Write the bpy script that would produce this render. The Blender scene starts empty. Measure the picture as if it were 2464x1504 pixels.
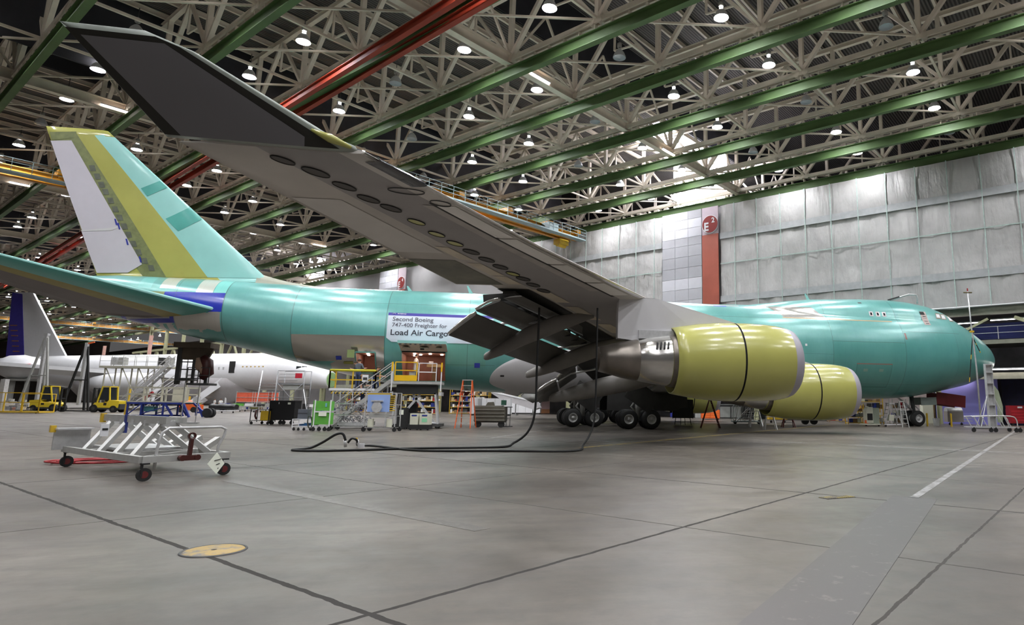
import bpy, math, random
from math import sin, cos, pi, radians, sqrt
from mathutils import Vector, Matrix

SC = bpy.context.scene
COL = SC.collection
random.seed(7)

# ---------------------------------------------------------------- camera
CX, CY, CZ = -0.9235, -46.38844, 1.61778
YAW, PIT, ROL, FPX = 0.20459, 0.16552, 0.00866, 1541.66
PU, PV = 1515.664, 712.676
_fwd = Vector((sin(YAW)*cos(PIT), cos(YAW)*cos(PIT), sin(PIT)))
_r0 = Vector((cos(YAW), -sin(YAW), 0)); _u0 = _r0.cross(_fwd)
_rt = _r0*cos(ROL)+_u0*sin(ROL); _up = -_r0*sin(ROL)+_u0*cos(ROL)
cam_d = bpy.data.cameras.new('camera'); cam = bpy.data.objects.new('camera', cam_d); COL.objects.link(cam)
_m = Matrix((( _rt.x,_up.x,-_fwd.x,CX),(_rt.y,_up.y,-_fwd.y,CY),(_rt.z,_up.z,-_fwd.z,CZ),(0,0,0,1)))
cam.matrix_world = _m
cam_d.sensor_fit = 'HORIZONTAL'; cam_d.sensor_width = 36.0
cam_d.lens = 36.0*FPX/2464.0
cam_d.shift_x = -(PU-1232.0)/2464.0
cam_d.shift_y = (PV-752.0)/2464.0
cam_d.clip_start = 0.1; cam_d.clip_end = 2000
SC.camera = cam

# ---------------------------------------------------------------- world and exposure
SC.view_settings.view_transform = 'Standard'
SC.view_settings.look = 'None'
SC.view_settings.gamma = 1.0
SC.view_settings.use_curve_mapping = False
SC.view_settings.exposure = 0.15
SC.cycles.max_bounces = 6; SC.cycles.diffuse_bounces = 3; SC.cycles.glossy_bounces = 3; SC.cycles.transmission_bounces = 2
SC.cycles.sample_clamp_indirect = 6.0
world = bpy.data.worlds.new('hangar_air'); SC.world = world; world.use_nodes = True
WB = world.node_tree.nodes['Background']
WB.inputs[0].default_value = (0.95, 0.92, 0.92, 1); WB.inputs[1].default_value = 0.085
LAMP_E = 540.0      # high-bay bulb emission
TUBE_E = 14.0
NECK_E = 70.0      # light leaking from the open lamp necks

# hall axes: A runs across the bays towards the back wall, B runs along the crane rails
AZ = radians(48.4)
AX, AY = sin(AZ), cos(AZ)
def G(a, b, z=0.0): return Vector((a*AX-b*AY, a*AY+b*AX, z))
ROTB = math.atan2(AX, -AY)     # rotation that turns +X onto B
ROTA = math.atan2(AY, AX)      # rotation that turns +X onto A

def ray(u, v): return _fwd+_rt*((u-PU)/FPX)-_up*((v-PV)/FPX)
CAM = Vector((CX, CY, CZ))
def on_floor(u, s):
    """floor point below picture column u where one metre spans s pixels"""
    Z = FPX/s; k1 = Z+_fwd.z*CZ; k2 = (u-PU)/FPX*Z+_rt.z*CZ
    D = _fwd.x*_rt.y-_fwd.y*_rt.x
    return Vector((CX+(k1*_rt.y-k2*_fwd.y)/D, CY+(_fwd.x*k2-_rt.x*k1)/D, 0))
def atY(u, v, Y):
    d = ray(u, v); t = (Y-CY)/d.y; return CAM+d*t
def atD(u, v, s):
    """point seen at picture position (u, v) where one metre spans s pixels"""
    return CAM+ray(u, v)*(FPX/s)

# ---------------------------------------------------------------- node helper and materials
class NT:
    def __init__(s, name):
        s.m = bpy.data.materials.new(name); s.m.use_nodes = True
        s.t = s.m.node_tree; s.b = s.t.nodes['Principled BSDF']
        s.tc = s.t.nodes.new('ShaderNodeTexCoord')
    def new(s, k): return s.t.nodes.new(k)
    def link(s, a, b): s.t.links.new(a, b)
    def setv(s, inp, v):
        if hasattr(v, 'is_output') or isinstance(v, bpy.types.NodeSocket): s.link(v, inp)
        elif isinstance(v, (tuple, list)) and len(v) == 3 and inp.type == 'RGBA': inp.default_value = (*v, 1)
        else: inp.default_value = v
    def math(s, op, a, b=0.0, c=None):
        n = s.new('ShaderNodeMath'); n.operation = op
        s.setv(n.inputs[0], a); s.setv(n.inputs[1], b)
        if c is not None: s.setv(n.inputs[2], c)
        return n.outputs[0]
    def mix(s, f, a, b):
        n = s.new('ShaderNodeMix'); n.data_type = 'RGBA'
        s.setv(n.inputs[0], f); s.setv(n.inputs[6], a); s.setv(n.inputs[7], b)
        return n.outputs[2]
    def mixf(s, f, a, b):
        n = s.new('ShaderNodeMix'); n.data_type = 'FLOAT'
        s.setv(n.inputs[0], f); s.setv(n.inputs[2], a); s.setv(n.inputs[3], b)
        return n.outputs[0]
    def noise(s, scale, detail=3.0, rough=.55, vec=None, out=0):
        n = s.new('ShaderNodeTexNoise'); n.inputs['Scale'].default_value = scale
        n.inputs['Detail'].default_value = detail; n.inputs['Roughness'].default_value = rough
        s.link(vec if vec is not None else s.tc.outputs['Object'], n.inputs['Vector'])
        return n.outputs[out]
    def ramp(s, f, stops):
        n = s.new('ShaderNodeValToRGB'); e = n.color_ramp.elements
        while len(e) < len(stops): e.new(0.5)
        for q, (p, c) in zip(e, stops): q.position = p; q.color = (*c, 1) if len(c) == 3 else c
        s.link(f, n.inputs[0]); return n.outputs[0]
    def scaled(s, sc, rot=(0, 0, 0), src='Object'):
        n = s.new('ShaderNodeMapping'); n.inputs['Scale'].default_value = sc; n.inputs['Rotation'].default_value = rot
        s.link(s.tc.outputs[src], n.inputs['Vector']); return n.outputs[0]
    def bump(s, h, strength=.3, dist=.05):
        n = s.new('ShaderNodeBump'); n.inputs['Strength'].default_value = strength; n.inputs['Distance'].default_value = dist
        s.link(h, n.inputs['Height']); s.link(n.outputs[0], s.b.inputs['Normal'])
    def xyz(s, vec=None):
        n = s.new('ShaderNodeSeparateXYZ'); s.link(vec if vec is not None else s.tc.outputs['Object'], n.inputs[0]); return n.outputs
    def box(s, X, Z, x0, x1, z0, z1):
        a = s.math('GREATER_THAN', X, x0); b = s.math('LESS_THAN', X, x1)
        c = s.math('GREATER_THAN', Z, z0); d = s.math('LESS_THAN', Z, z1)
        return s.math('MULTIPLY', s.math('MULTIPLY', a, b), s.math('MULTIPLY', c, d))
    def line(s, X, x0, w):
        return s.math('COMPARE', X, x0, w)
MATS = {}
def mat(name, col, rough=.5, metal=0.0, vary=.12, scale=2.0, emit=0.0, spec=None, coat=0.0, bump=0.0, ecol=None, alpha=None, trans=0.0):
    if name in MATS: return MATS[name]
    n = NT(name)
    if vary > 0:
        f = n.noise(scale, 4)
        c0 = tuple(max(0, c*(1-vary)) for c in col); c1 = tuple(min(1, c*(1+vary)) for c in col)
        n.link(n.ramp(f, [(.3, c0), (.7, c1)]), n.b.inputs['Base Color'])
        if bump > 0: n.bump(f, bump, .03)
    else:
        n.b.inputs['Base Color'].default_value = (*col, 1)
    n.b.inputs['Roughness'].default_value = rough; n.b.inputs['Metallic'].default_value = metal
    if spec is not None: n.b.inputs['Specular IOR Level'].default_value = spec
    if coat: n.b.inputs['Coat Weight'].default_value = coat; n.b.inputs['Coat Roughness'].default_value = .15
    if emit:
        n.b.inputs['Emission Color'].default_value = (*(ecol or col), 1); n.b.inputs['Emission Strength'].default_value = emit
    if trans: n.b.inputs['Transmission Weight'].default_value = trans
    if alpha is not None: n.b.inputs['Alpha'].default_value = alpha
    MATS[name] = n.m; return n.m

# ---------------------------------------------------------------- mesh helper
class MB:
    def __init__(s): s.v = []; s.f = []; s.mi = []; s.sm = []
    def add(s, verts, faces, mi=0, smooth=False):
        o = len(s.v); s.v += [tuple(p) for p in verts]
        for f in faces: s.f.append(tuple(i+o for i in f)); s.mi.append(mi); s.sm.append(smooth)
        return s
    def box(s, c, d, rz=0.0, mi=0):
        hx, hy, hz = d[0]/2, d[1]/2, d[2]/2; cr, sr = cos(rz), sin(rz); P = []
        for z in (-hz, hz):
            for x, y in ((-hx, -hy), (hx, -hy), (hx, hy), (-hx, hy)):
                P.append((c[0]+x*cr-y*sr, c[1]+x*sr+y*cr, c[2]+z))
        return s.add(P, [(3, 2, 1, 0), (4, 5, 6, 7), (0, 1, 5, 4), (1, 2, 6, 5), (2, 3, 7, 6), (3, 0, 4, 7)], mi)
    def bar(s, p, q, w, h=None, mi=0):
        """rectangular bar from p to q, w wide sideways, h deep"""
        h = h or w; p = Vector(p); q = Vector(q); d = (q-p)
        if d.length < 1e-6: return s
        d.normalize(); ref = Vector((0, 0, 1)) if abs(d.z) < .95 else Vector((1, 0, 0))
        a = d.cross(ref).normalized()*w/2; b = a.cross(d).normalized()*h/2
        P = [p-a-b, p+a-b, p+a+b, p-a+b, q-a-b, q+a-b, q+a+b, q-a+b]
        return s.add(P, [(0, 1, 2, 3), (7, 6, 5, 4), (4, 5, 1, 0), (5, 6, 2, 1), (6, 7, 3, 2), (7, 4, 0, 3)], mi)
    def ibeam(s, p, q, w, h, t=.04, mi=0):
        p = Vector(p); q = Vector(q); u = Vector((0, 0, 1))
        s.bar(p+u*(h/2-t/2), q+u*(h/2-t/2), w, t, mi); s.bar(p-u*(h/2-t/2), q-u*(h/2-t/2), w, t, mi)
        return s.bar(p, q, t, h-2*t, mi)
    def tube(s, pts, r, n=8, mi=0, cap=True, smooth=True):
        pts = [Vector(p) for p in pts]; R = r if isinstance(r, (list, tuple)) else [r]*len(pts)
        rings = []; pa = None
        for i, p in enumerate(pts):
            d = (pts[min(i+1, len(pts)-1)]-pts[max(i-1, 0)]).normalized()
            if pa is None:
                ref = Vector((0, 0, 1)) if abs(d.z) < .9 else Vector((1, 0, 0)); a = d.cross(ref).normalized()
            else:
                a = (pa-d*pa.dot(d)).normalized()
            pa = a; b = d.cross(a)
            rings.append([p+(a*cos(2*pi*k/n)+b*sin(2*pi*k/n))*R[i] for k in range(n)])
        return s.loft(rings, mi, cap, smooth)
    def loft(s, rings, mi=0, cap=True, smooth=True, closed=True):
        n = len(rings[0]); P = [p for r in rings for p in r]; F = []
        m = n if closed else n-1
        for i in range(len(rings)-1):
            for k in range(m):
                a = i*n+k; b = i*n+(k+1) % n
                F.append((a, b, b+n, a+n))
        s.add(P, F, mi, smooth)
        if cap:
            o = len(s.v)-len(P)
            s.f.append(tuple(o+k for k in reversed(range(n)))); s.mi.append(mi); s.sm.append(False)
            e = o+(len(rings)-1)*n
            s.f.append(tuple(e+k for k in range(n))); s.mi.append(mi); s.sm.append(False)
        return s
    def lathe(s, prof, o, axis='z', n=24, mi=0, a0=0, a1=2*pi, smooth=True):
        """prof: list of (t, r) along the axis"""
        full = abs(a1-a0-2*pi) < 1e-6; m = n if full else n+1; rings = []
        for t, r in prof:
            R = []
            for k in range(m):
                g = a0+(a1-a0)*k/n; c_, s_ = r*cos(g), r*sin(g)
                if axis == 'z': R.append((o[0]+c_, o[1]+s_, o[2]+t))
                elif axis == 'x': R.append((o[0]+t, o[1]+c_, o[2]+s_))
                else: R.append((o[0]+c_, o[1]+t, o[2]+s_))
            rings.append(R)
        return s.loft(rings, mi, False, smooth, full)
    def cyl(s, c, r, h, axis='z', n=16, mi=0):
        s.lathe([(-h/2, r), (h/2, r)], c, axis, n, mi)
        s.lathe([(-h/2, 1e-4), (-h/2, r)], c, axis, n, mi, smooth=False); s.lathe([(h/2, r), (h/2, 1e-4)], c, axis, n, mi, smooth=False)
        return s
    def prism(s, poly, y0, y1, mi=0, plane='xz'):
        n = len(poly)
        def pt(p, y): return (p[0], y, p[1]) if plane == 'xz' else ((p[0], p[1], y) if plane == 'xy' else (y, p[0], p[1]))
        P = [pt(p, y0) for p in poly]+[pt(p, y1) for p in poly]
        F = [tuple(range(n)), tuple(reversed(range(n, 2*n)))]+[((k+1) % n, k, k+n, (k+1) % n+n) for k in range(n)]
        return s.add(P, F, mi)
    def build(s, name, mats, parent=None, off=None):
        me = bpy.data.meshes.new(name)
        V = s.v if off is None else [(p[0]-off[0], p[1]-off[1], p[2]-off[2]) for p in s.v]
        me.from_pydata(V, [], s.f)
        if not isinstance(mats, (list, tuple)): mats = [mats]
        for m in mats: me.materials.append(m)
        me.polygons.foreach_set('material_index', s.mi); me.polygons.foreach_set('use_smooth', s.sm)
        me.update()
        o = bpy.data.objects.new(name, me); COL.objects.link(o)
        if parent is not None: o.parent = parent
        return o
def sharp(o, ang=40):
    me = o.data
    try: me.set_sharp_from_angle(angle=radians(ang))
    except Exception: pass
    return o
def tag(o, label=None, cat=None, group=None, kind=None):
    if label: o['label'] = label
    if cat: o['category'] = cat
    if group: o['group'] = group
    if kind: o['kind'] = kind
    return o
def thing(name, label, cat, loc=(0, 0, 0), rz=0.0, group=None):
    o = bpy.data.objects.new(name, None); COL.objects.link(o); o.empty_display_size = .2
    o.location = loc; o.rotation_euler = (0, 0, rz)
    return tag(o, label, cat, group)
def struct(name, mb, m):
    return tag(mb.build(name, m), kind='structure')
KIDS = {}
def copy_tree(o, parent=None):
    c = o.copy(); COL.objects.link(c)
    if parent is not None: c.parent = parent
    for ch in [x for x in o.children]: copy_tree(ch, c)
    return c
def dup(o, loc, rz=None, label=None, group=None):
    c = copy_tree(o); c.location = loc
    if rz is not None: c.rotation_euler = (0, 0, rz)
    if label: c['label'] = label
    if group: c['group'] = group
    return c

# ---------------------------------------------------------------- shared materials
M_white = mat('white_paint', (.78, .78, .80), .35, vary=.03)
M_grey = mat('steel_grey_paint', (.36, .36, .34), .5, vary=.1)
M_truss = mat('truss_paint', (.76, .68, .58), .6, vary=.12, scale=.8)
M_green = mat('rail_green', (.085, .15, .05), .6, vary=.18, scale=.5)
M_red = mat('crane_red', (.30, .03, .010), .6, vary=.25, scale=.4)
M_galv = mat('galvanised', (.60, .60, .60), .4, .4, vary=.12, scale=6)
M_alu = mat('aluminium', (.50, .50, .48), .4, .4, vary=.08, scale=5)
M_chrome = mat('polished_steel', (.8, .8, .8), .14, 1.0, vary=.05)
M_black = mat('black_rubber', (.012, .012, .012), .7, vary=.2)
M_dark = mat('dark_grey_paint', (.045, .045, .045), .5, vary=.2)
M_yel = mat('safety_yellow', (.62, .40, .025), .45, vary=.1)
M_fork = mat('truck_yellow', (.75, .55, .03), .35, vary=.06)
M_orange = mat('ladder_orange', (.75, .12, .02), .45, vary=.1)
M_blue = mat('frame_blue', (.02, .035, .22), .45, vary=.15)
M_lime = mat('locker_green', (.12, .42, .06), .45, vary=.1)
M_redp = mat('hose_red', (.32, .015, .02), .45, vary=.1)
M_cream = mat('cream_enamel', (.62, .62, .5), .45, vary=.06)
M_brown = mat('brown_timber', (.25, .15, .07), .7, vary=.2)
M_glass = mat('dark_glass', (.02, .025, .03), .08, vary=0, spec=.8)
M_paper = mat('paper', (.85, .88, .75), .8, vary=.03)
M_skin = mat('skin', (.55, .32, .22), .55, vary=.05)
M_jean = mat('denim', (.04, .06, .14), .85, vary=.15, scale=20)
M_shirtk = mat('dark_shirt', (.02, .022, .03), .85, vary=.2, scale=20)
M_shirtg = mat('grey_shirt', (.10, .115, .14), .85, vary=.15, scale=20)
M_coat = mat('white_coat', (.75, .75, .75), .8, vary=.05, scale=20)
M_hair = mat('brown_hair', (.04, .022, .012), .7, vary=.2, scale=30)
M_bulb = mat('bulb_glow', (1, 1, 1), .5, vary=0, emit=LAMP_E, ecol=(.96, .97, 1.0))
M_neck = mat('lamp_neck_glow', (1, 1, 1), .5, vary=0, emit=NECK_E, ecol=(1, .97, .95))
M_tube = mat('tube_glow', (1, 1, 1), .5, vary=0, emit=TUBE_E, ecol=(1, .90, .86))
M_day = mat('daylight_pane', (1, 1, 1), .5, vary=0, emit=16.0, ecol=(.86, .88, 1.0))
M_cabin = mat('cabin_bulb', (1, 1, 1), .5, vary=0, emit=60.0, ecol=(1, .84, .72))

# ================================================================ SETTING
# ---- floor
def floor_material():
    n = NT('concrete')
    v = n.scaled((1, 1, 1), (0, 0, -ROTA)); X, Y, _ = n.xyz(v)      # X along A, Y along B
    base = n.noise(.22, 6, .62); fine = n.noise(3.0, 5, .65); streak = n.noise(1.0, 5, .6, n.scaled((.5, 3.2, 1), (0, 0, radians(-8))))
    col = n.ramp(base, [(.34, (.082, .071, .060)), (.5, (.132, .116, .098)), (.66, (.185, .164, .140))])
    col = n.mix(n.math('MULTIPLY', n.ramp(streak, [(.42, (0, 0, 0)), (.66, (1, 1, 1))]), .55), col, (.088, .080, .072))
    col = n.mix(n.math('MULTIPLY', n.ramp(fine, [(.35, (1, 1, 1)), (.5, (0, 0, 0))]), .35), col, (.075, .068, .062))
    wob = n.math('MULTIPLY', n.math('SUBTRACT', n.noise(4.0, 3), .5), .05)
    def joints(C, pos, w):
        out = None
        for p in pos:
            k = n.math('COMPARE', n.math('ADD', C, wob), p, w)
            out = k if out is None else n.math('MAXIMUM', out, k)
        return out
    JA = joints(X, [-45.2, -36.8, -28.45, -19.6, -11.2, -2.8, 5.6, 14.0, 22.4], .032)
    JB = joints(Y, [-42.0, -35.6, -29.35, -17.0, -10.7, -4.4, 1.9, 8.2, 14.5], .028)
    JC = joints(X, [-23.9, -15.4, -7, 1.4], .018); JD = joints(Y, [-32.5, -23.1, -13.9], .018)
    j = n.math('MAXIMUM', n.math('MAXIMUM', JA, JB), n.math('MULTIPLY', n.math('MAXIMUM', JC, JD), .8))
    col = n.mix(n.math('MULTIPLY', j, .9), col, (.03, .028, .026))
    # slab to slab tone
    vor = n.new('ShaderNodeTexVoronoi'); vor.inputs['Scale'].default_value = .11; n.link(v, vor.inputs['Vector'])
    tone = n.math('MULTIPLY', n.math('SUBTRACT', vor.outputs['Distance'], .3), .0)
    n.link(col, n.b.inputs['Base Color'])
    n.link(n.mixf(j, n.mixf(n.noise(1.1, 5, .6), .20, .50), .95), n.b.inputs['Roughness'])
    n.b.inputs['Specular IOR Level'].default_value = .26
    n.bump(fine, .12, .01)
    return n.m
M_floor = floor_material()
mb = MB(); c0 = G(70, 130)
P = [G(-95, -75), G(78, -75), G(78, 420), G(-95, 420)]
mb.add([(p.x, p.y, 0) for p in P]+[(p.x, p.y, -.3) for p in P], [(0, 1, 2, 3), (7, 6, 5, 4), (0, 4, 5, 1), (1, 5, 6, 2), (2, 6, 7, 3), (3, 7, 4, 0)])
struct('floor', mb, M_floor)
# painted lines and the mark of a removed line: flat paint, a few millimetres thick
def paint_mat(name, col, wear):
    n = NT(name); f = n.noise(5, 5, .7)
    n.link(n.mix(n.ramp(f, [(wear, (0, 0, 0)), (wear+.12, (1, 1, 1))]), (.15, .135, .12), col), n.b.inputs['Base Color'])
    n.b.inputs['Roughness'].default_value = .4; return n.m
MPW = paint_mat('worn_white_paint', (.34, .33, .33), .44); MPY = paint_mat('worn_yellow_paint', (.38, .27, .05), .44)
MPG = paint_mat('scraped_floor', (.075, .064, .060), .30); MPS = paint_mat('tyre_smear', (.10, .09, .078), .42)
def strip(name, p, q, w, m, z=.004):
    p = Vector(p); q = Vector(q); d = (q-p).normalized(); a = Vector((-d.y, d.x, 0))*w/2
    b = MB(); P = [p-a, q-a, q+a, p+a]
    b.add([(k.x, k.y, z) for k in P]+[(k.x, k.y, .001) for k in P], [(0, 1, 2, 3), (0, 4, 5, 1), (1, 5, 6, 2), (2, 6, 7, 3), (3, 7, 4, 0)])
    return struct(name, b, m)
strip('trim_1', (6.45, -35.85, 0), (33.5, -8.6, 0), .15, MPW)
strip('trim_2', (-.3, -43.5, 0), (6.5, -35.8, 0), .74, MPG)
strip('trim_3', (10.8, -18.5, 0), (24, -34.9, 0), .18, MPW)
strip('trim_4', (2.2, -22.6, 0), (26.0, 2.5, 0), .28, MPY)
strip('trim_5', (-1.0, -16, 0), (3.5, -3, 0), .12, MPW)
strip('trim_6', (-1.0, -17.5, 0), (12.5, -20.5, 0), .14, MPW)
strip('trim_7', (-6.1, -31.6, 0), (-1.0, -37.6, 0), .26, MPS, .003)
# round cover and drain
t = thing('floor_cover', 'round worn yellow steel cover set into the floor joint', 'floor cover', (-3.83, -38.32, 0))
b = MB(); b.lathe([(0, .30), (.012, .285), (.014, .27), (.014, .03)], (0, 0, 0), n=40); b.lathe([(.014, .03), (.006, .001)], (0, 0, 0), n=12, mi=1)
b.build('cover_plate', [paint_mat('cover_yellow', (.40, .26, .06), .40), M_black], t)
b = MB(); b.lathe([(.002, .322), (.013, .316), (.013, .30), (.002, .295)], (0, 0, 0), n=40); b.build('rim', M_dark, t)
t = thing('floor_drain', 'small rectangular slotted drain grate in the floor', 'drain', (5.1, -35.6, 0), radians(14))
b = MB()
for k in range(13): b.box((-.3+k*.05, 0, .006), (.024, .22, .012))
b.build('grate', paint_mat('drain_yellow', (.36, .28, .07), .45), t); MB().box((0, 0, .002), (.66, .24, .004)).build('pit', M_black, t)

# ---- roof deck: low bays and raised bays, dark corrugated steel
def deck_mat():
    n = NT('roof_deck'); v = n.scaled((1, 1, 1), (0, 0, -ROTA)); X, Y, _ = n.xyz(v)
    w = n.math('SINE', n.math('MULTIPLY', Y, 24.0))
    n.link(n.ramp(n.math('ADD', n.math('MULTIPLY', w, .5), .5), [(.2, (.045, .040, .038)), (.8, (.15, .135, .128))]), n.b.inputs['Base Color'])
    n.b.inputs['Roughness'].default_value = .7; n.bump(w, .5, .05); return n.m
M_deck = deck_mat(); M_curt = mat('fire_curtain', (.030, .030, .038), .75, vary=.25, scale=.5)
bays = []; edges = [-75, -17.3, 1.5]
b0 = 1.5
while b0 < 400: bays.append((b0, b0+23, 31.8)); bays.append((b0+23, b0+40.6, 36.5)); b0 += 40.6
bays = [(-75, -17.3, 31.8), (-17.3, 1.5, 36.5)]+bays
mb = MB(); mc = MB()
def slab(m, a0, a1, b0, b1, z0, z1):
    P = [G(a0, b0), G(a1, b0), G(a1, b1), G(a0, b1)]
    m.add([(p.x, p.y, z0) for p in P]+[(p.x, p.y, z1) for p in P], [(3, 2, 1, 0), (4, 5, 6, 7), (0, 1, 5, 4), (1, 2, 6, 5), (2, 3, 7, 6), (3, 0, 4, 7)])
for x0, x1, z in bays: slab(mb, -75, 72, x0, x1, z, z+.3)
struct('ceiling', mb, M_deck)
k = 1
for i in range(len(bays)-1):
    (x0, x1, z), (_, x2, z2) = bays[i], bays[i+1]
    mc = MB()
    if z2 < z: slab(mc, -75, 72, x1-.1, x1+.1, 31.8, 36.5)           # riser where the roof steps down
    else: slab(mc, -75, 31, x1-.1, x1+.1, 25.9, 31.8); slab(mc, -75, 72, x1-.1, x1+.1, 31.8, 36.5)       # smoke curtain hanging below the step
    if x1 > -10: struct('trim_%d' % (10+k), mc, M_curt); k += 1

# ---- steelwork: one rail truss per line, copies along A
TA = [-44.9, -37.8, -30.7, -23.1, -16.1, -9.4, -2.6, 4.3, 11.3, 18.4, 25.3, 32.4, 39.5, 46.6]
NB = [-1.7+8.1*j for j in range(-9, 44)]
NEAR = 17            # bays built member by member
def make_truss():
    t = thing('roof_truss', 'green crane rail under a pale steel roof truss', 'roof truss', (0, 0, 0), ROTB)
    L0, L1 = NB[0]-4, NB[-1]
    MB().ibeam((L0, 0, 24.75), (L1, 0, 24.75), .46, .82, .06).build('crane_rail', M_green, t)
    m = MB(); m.bar((L0, -.17, 25.75), (L1, -.17, 25.75), .12, .36); m.bar((L0, .17, 25.75), (L1, .17, 25.75), .12, .36)
    for k in range(int((L1-L0)/1.35)): m.box((L0+1.35*k, 0, 25.3), (.10, .5, .28))
    m.build('bottom_chord', M_truss, t)
    MB().ibeam((L0, 0, 31.1), (L1, 0, 31.1), .34, .40, .05).build('top_chord', M_truss, t)
    ver = MB().bar((0, 0, 25.8), (0, 0, 30.9), .34, .30); dia = MB().bar((0, 0, 25.9), (4.05, 0, 30.9), .24, .22); dib = MB().bar((0, 0, 25.9), (-4.05, 0, 30.9), .30, .28)
    dic = MB().bar((4.05, 0, 31.0), (4.05, 0, 28.4), .14); dic.bar((4.05, 0, 28.4), (1.9, 0, 28.2), .12)
    gus = MB().box((0, 0, 26.05), (.9, .05, .7)); gus.cyl((-.3, 0, 25.72), .24, .5, 'y', 10); gus.cyl((.35, 0, 25.72), .24, .5, 'y', 10)
    src = None
    for k, x in enumerate(NB):
        if k < NEAR:
            if src is None:
                src = [ver.build('post', M_truss, t), dia.build('diagonal', M_truss, t), dib.build('diagonal', M_truss, t), dic.build('brace', M_truss, t), gus.build('gusset', M_truss, t)]
                for o in src: o.location = (x, 0, 0)
            else:
                for o in src:
                    c = o.copy(); COL.objects.link(c); c.parent = t; c.location = (x, 0, 0)
    far = MB()
    for x in NB[NEAR:]:
        far.bar((x, 0, 25.8), (x, 0, 30.9), .30); far.bar((x, 0, 25.9), (x+4.05, 0, 30.9), .20); far.bar((x, 0, 25.9), (x-4.05, 0, 30.9), .26)
    tag(far.build('web', M_truss, t), kind='stuff')
    return t
tr0 = make_truss()
for i, a in enumerate(TA):
    loc = G(a, 0)
    nm = 'green crane rail under a pale steel roof truss, '+('second line behind the camera', 'first line behind the camera', 'overhead and nearest the camera', 'second line in from the camera', 'crossing behind the raised wingtip', 'hidden above the paired red crane beams', 'first one beyond the red crane beams', 'second one beyond the red crane beams', 'third one beyond the red crane beams', 'third one out from the sheeted wall', 'second one out from the sheeted wall', 'along the top of the sheeted wall', 'just behind the sheeted wall', 'second line behind the sheeted wall')[i]
    if i == 0: tr0.location = loc; tr0['label'] = nm; tr0['group'] = 'roof trusses'
    else: dup(tr0, loc, label=nm, group='roof trusses')

# cross frames along A at every node, heavy girders at every fourth
def cross(heavy, near):
    t = thing('roof_girder' if heavy else 'cross_frame', 'x', 'girder' if heavy else 'roof frame', (0, 0, 0), ROTA)
    if heavy: MB().ibeam((TA[0], 0, 25.75), (TA[-1], 0, 25.75), .55, .85, .06).build('girder_beam', M_truss, t)
    else: MB().bar((TA[0], 0, 25.95), (TA[-1], 0, 25.95), .17, .17).build('strut', M_truss, t)
    if near:
        for a, a2 in zip(TA, TA[1:]):
            if not heavy: continue
            MB().bar((a, 0, 26.0), ((a+a2)/2, 0, 31.0), .16).build('diagonal', M_truss, t)
            MB().bar((a2, 0, 26.0), ((a+a2)/2, 0, 31.0), .16).build('diagonal', M_truss, t)
        mm = MB()
        for a, a2 in zip(TA, TA[1:]): mm.bar((a2, 0, 25.9), (a, 8.1, 25.9), .13)
        mm.build('sway_brace', M_truss, t)
    else:
        mm = MB()
        for a, a2 in zip(TA, TA[1:]):
            mm.bar((a2, 0, 25.9), (a, 8.1, 25.9), .13)
        mm.build('bracing', M_truss, t)
    return t
CF = {}
for j, x in enumerate(NB):
    hv = (j-9) % 4 == 0; nr = j < NEAR
    key = (hv, nr)
    if hv: lb = 'heavy pale girder crossing the roof trusses, number %s from the camera end' % ('zero first second third fourth fifth sixth seventh eighth ninth tenth eleventh twelfth thirteenth fourteenth'.split()[j//4+1])
    else: lb = 'light pale cross frame between the roof trusses'
    gp = 'heavy roof girders' if hv else 'light cross frames'
    if key not in CF:
        t = cross(*key); t.location = G(0, x); CF[key] = t; t['label'] = lb; t['group'] = gp
    else: dup(CF[key], G(0, x), label=lb, group=gp)
# purlins under the deck
pm = MB().ibeam((-46, 0, 31.5), (33, 0, 31.5), .2, .42, .04).build('roof_purlin', M_truss); pm.rotation_euler = (0, 0, ROTA)
first = True
for x0, x1, z in bays[:9]:
    nP = int((x1-x0)/2.7)
    for k in range(nP+1):
        bb = x0+.3+k*2.7
        if bb < -60 or bb > x1: continue
        o = pm if first else pm.copy()
        if not first: COL.objects.link(o)
        first = False
        o.location = G(0, bb, z-31.8)
        tag(o, 'pale steel purlin running under the dark roof deck', 'purlin', 'purlins under the roof deck')

# lamps: two of every three are lit
def make_lamp(lit):
    t = thing('high_bay_lamp', 'x', 'lamp')
    b = MB(); b.lathe([(.16, .05), (.16, .13), (.20, .17), (.46, .17), (.52, .10), (.54, .02)], (0, 0, 0), n=14); b.build('ballast_housing', M_grey, t)
    if lit: b = MB(); b.lathe([(-.02, .12), (.14, .11)], (0, 0, 0), n=12); b.build('glowing_neck', M_neck, t)
    b = MB(); b.lathe([(-.62, .46), (-.50, .44), (-.25, .34), (-.05, .18), (0, .12)], (0, 0, 0), n=20); b.lathe([(-.02, .12), (-.06, .17), (-.26, .32), (-.50, .42), (-.62, .46)], (0, 0, 0), n=20)
    b.build('reflector', mat('lamp_reflector', (.75, .76, .8), .3, .2, vary=0), t)
    b = MB()
    if lit: b.lathe([(-.50, .001), (-.50, .33), (-.46, .365)], (0, 0, 0), n=14)
    else: b.lathe([(-.66, .001), (-.64, .2), (-.60, .44)], (0, 0, 0), n=14)
    b.build('lens', M_bulb if lit else mat('lamp_lens_off', (.35, .38, .42), .2, vary=0, spec=.7), t)
    b = MB(); b.bar((0, 0, .5), (0, 0, 1.25), .04); b.build('hanger', M_dark, t)
    return t
def lit_(i, j): return (i-j) % 3 != 1
LON, LOFF = make_lamp(True), make_lamp(False); used = {}
nl = 0
ROWS = {i: 1.5+7.08*i for i in range(-6, 9)}
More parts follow.
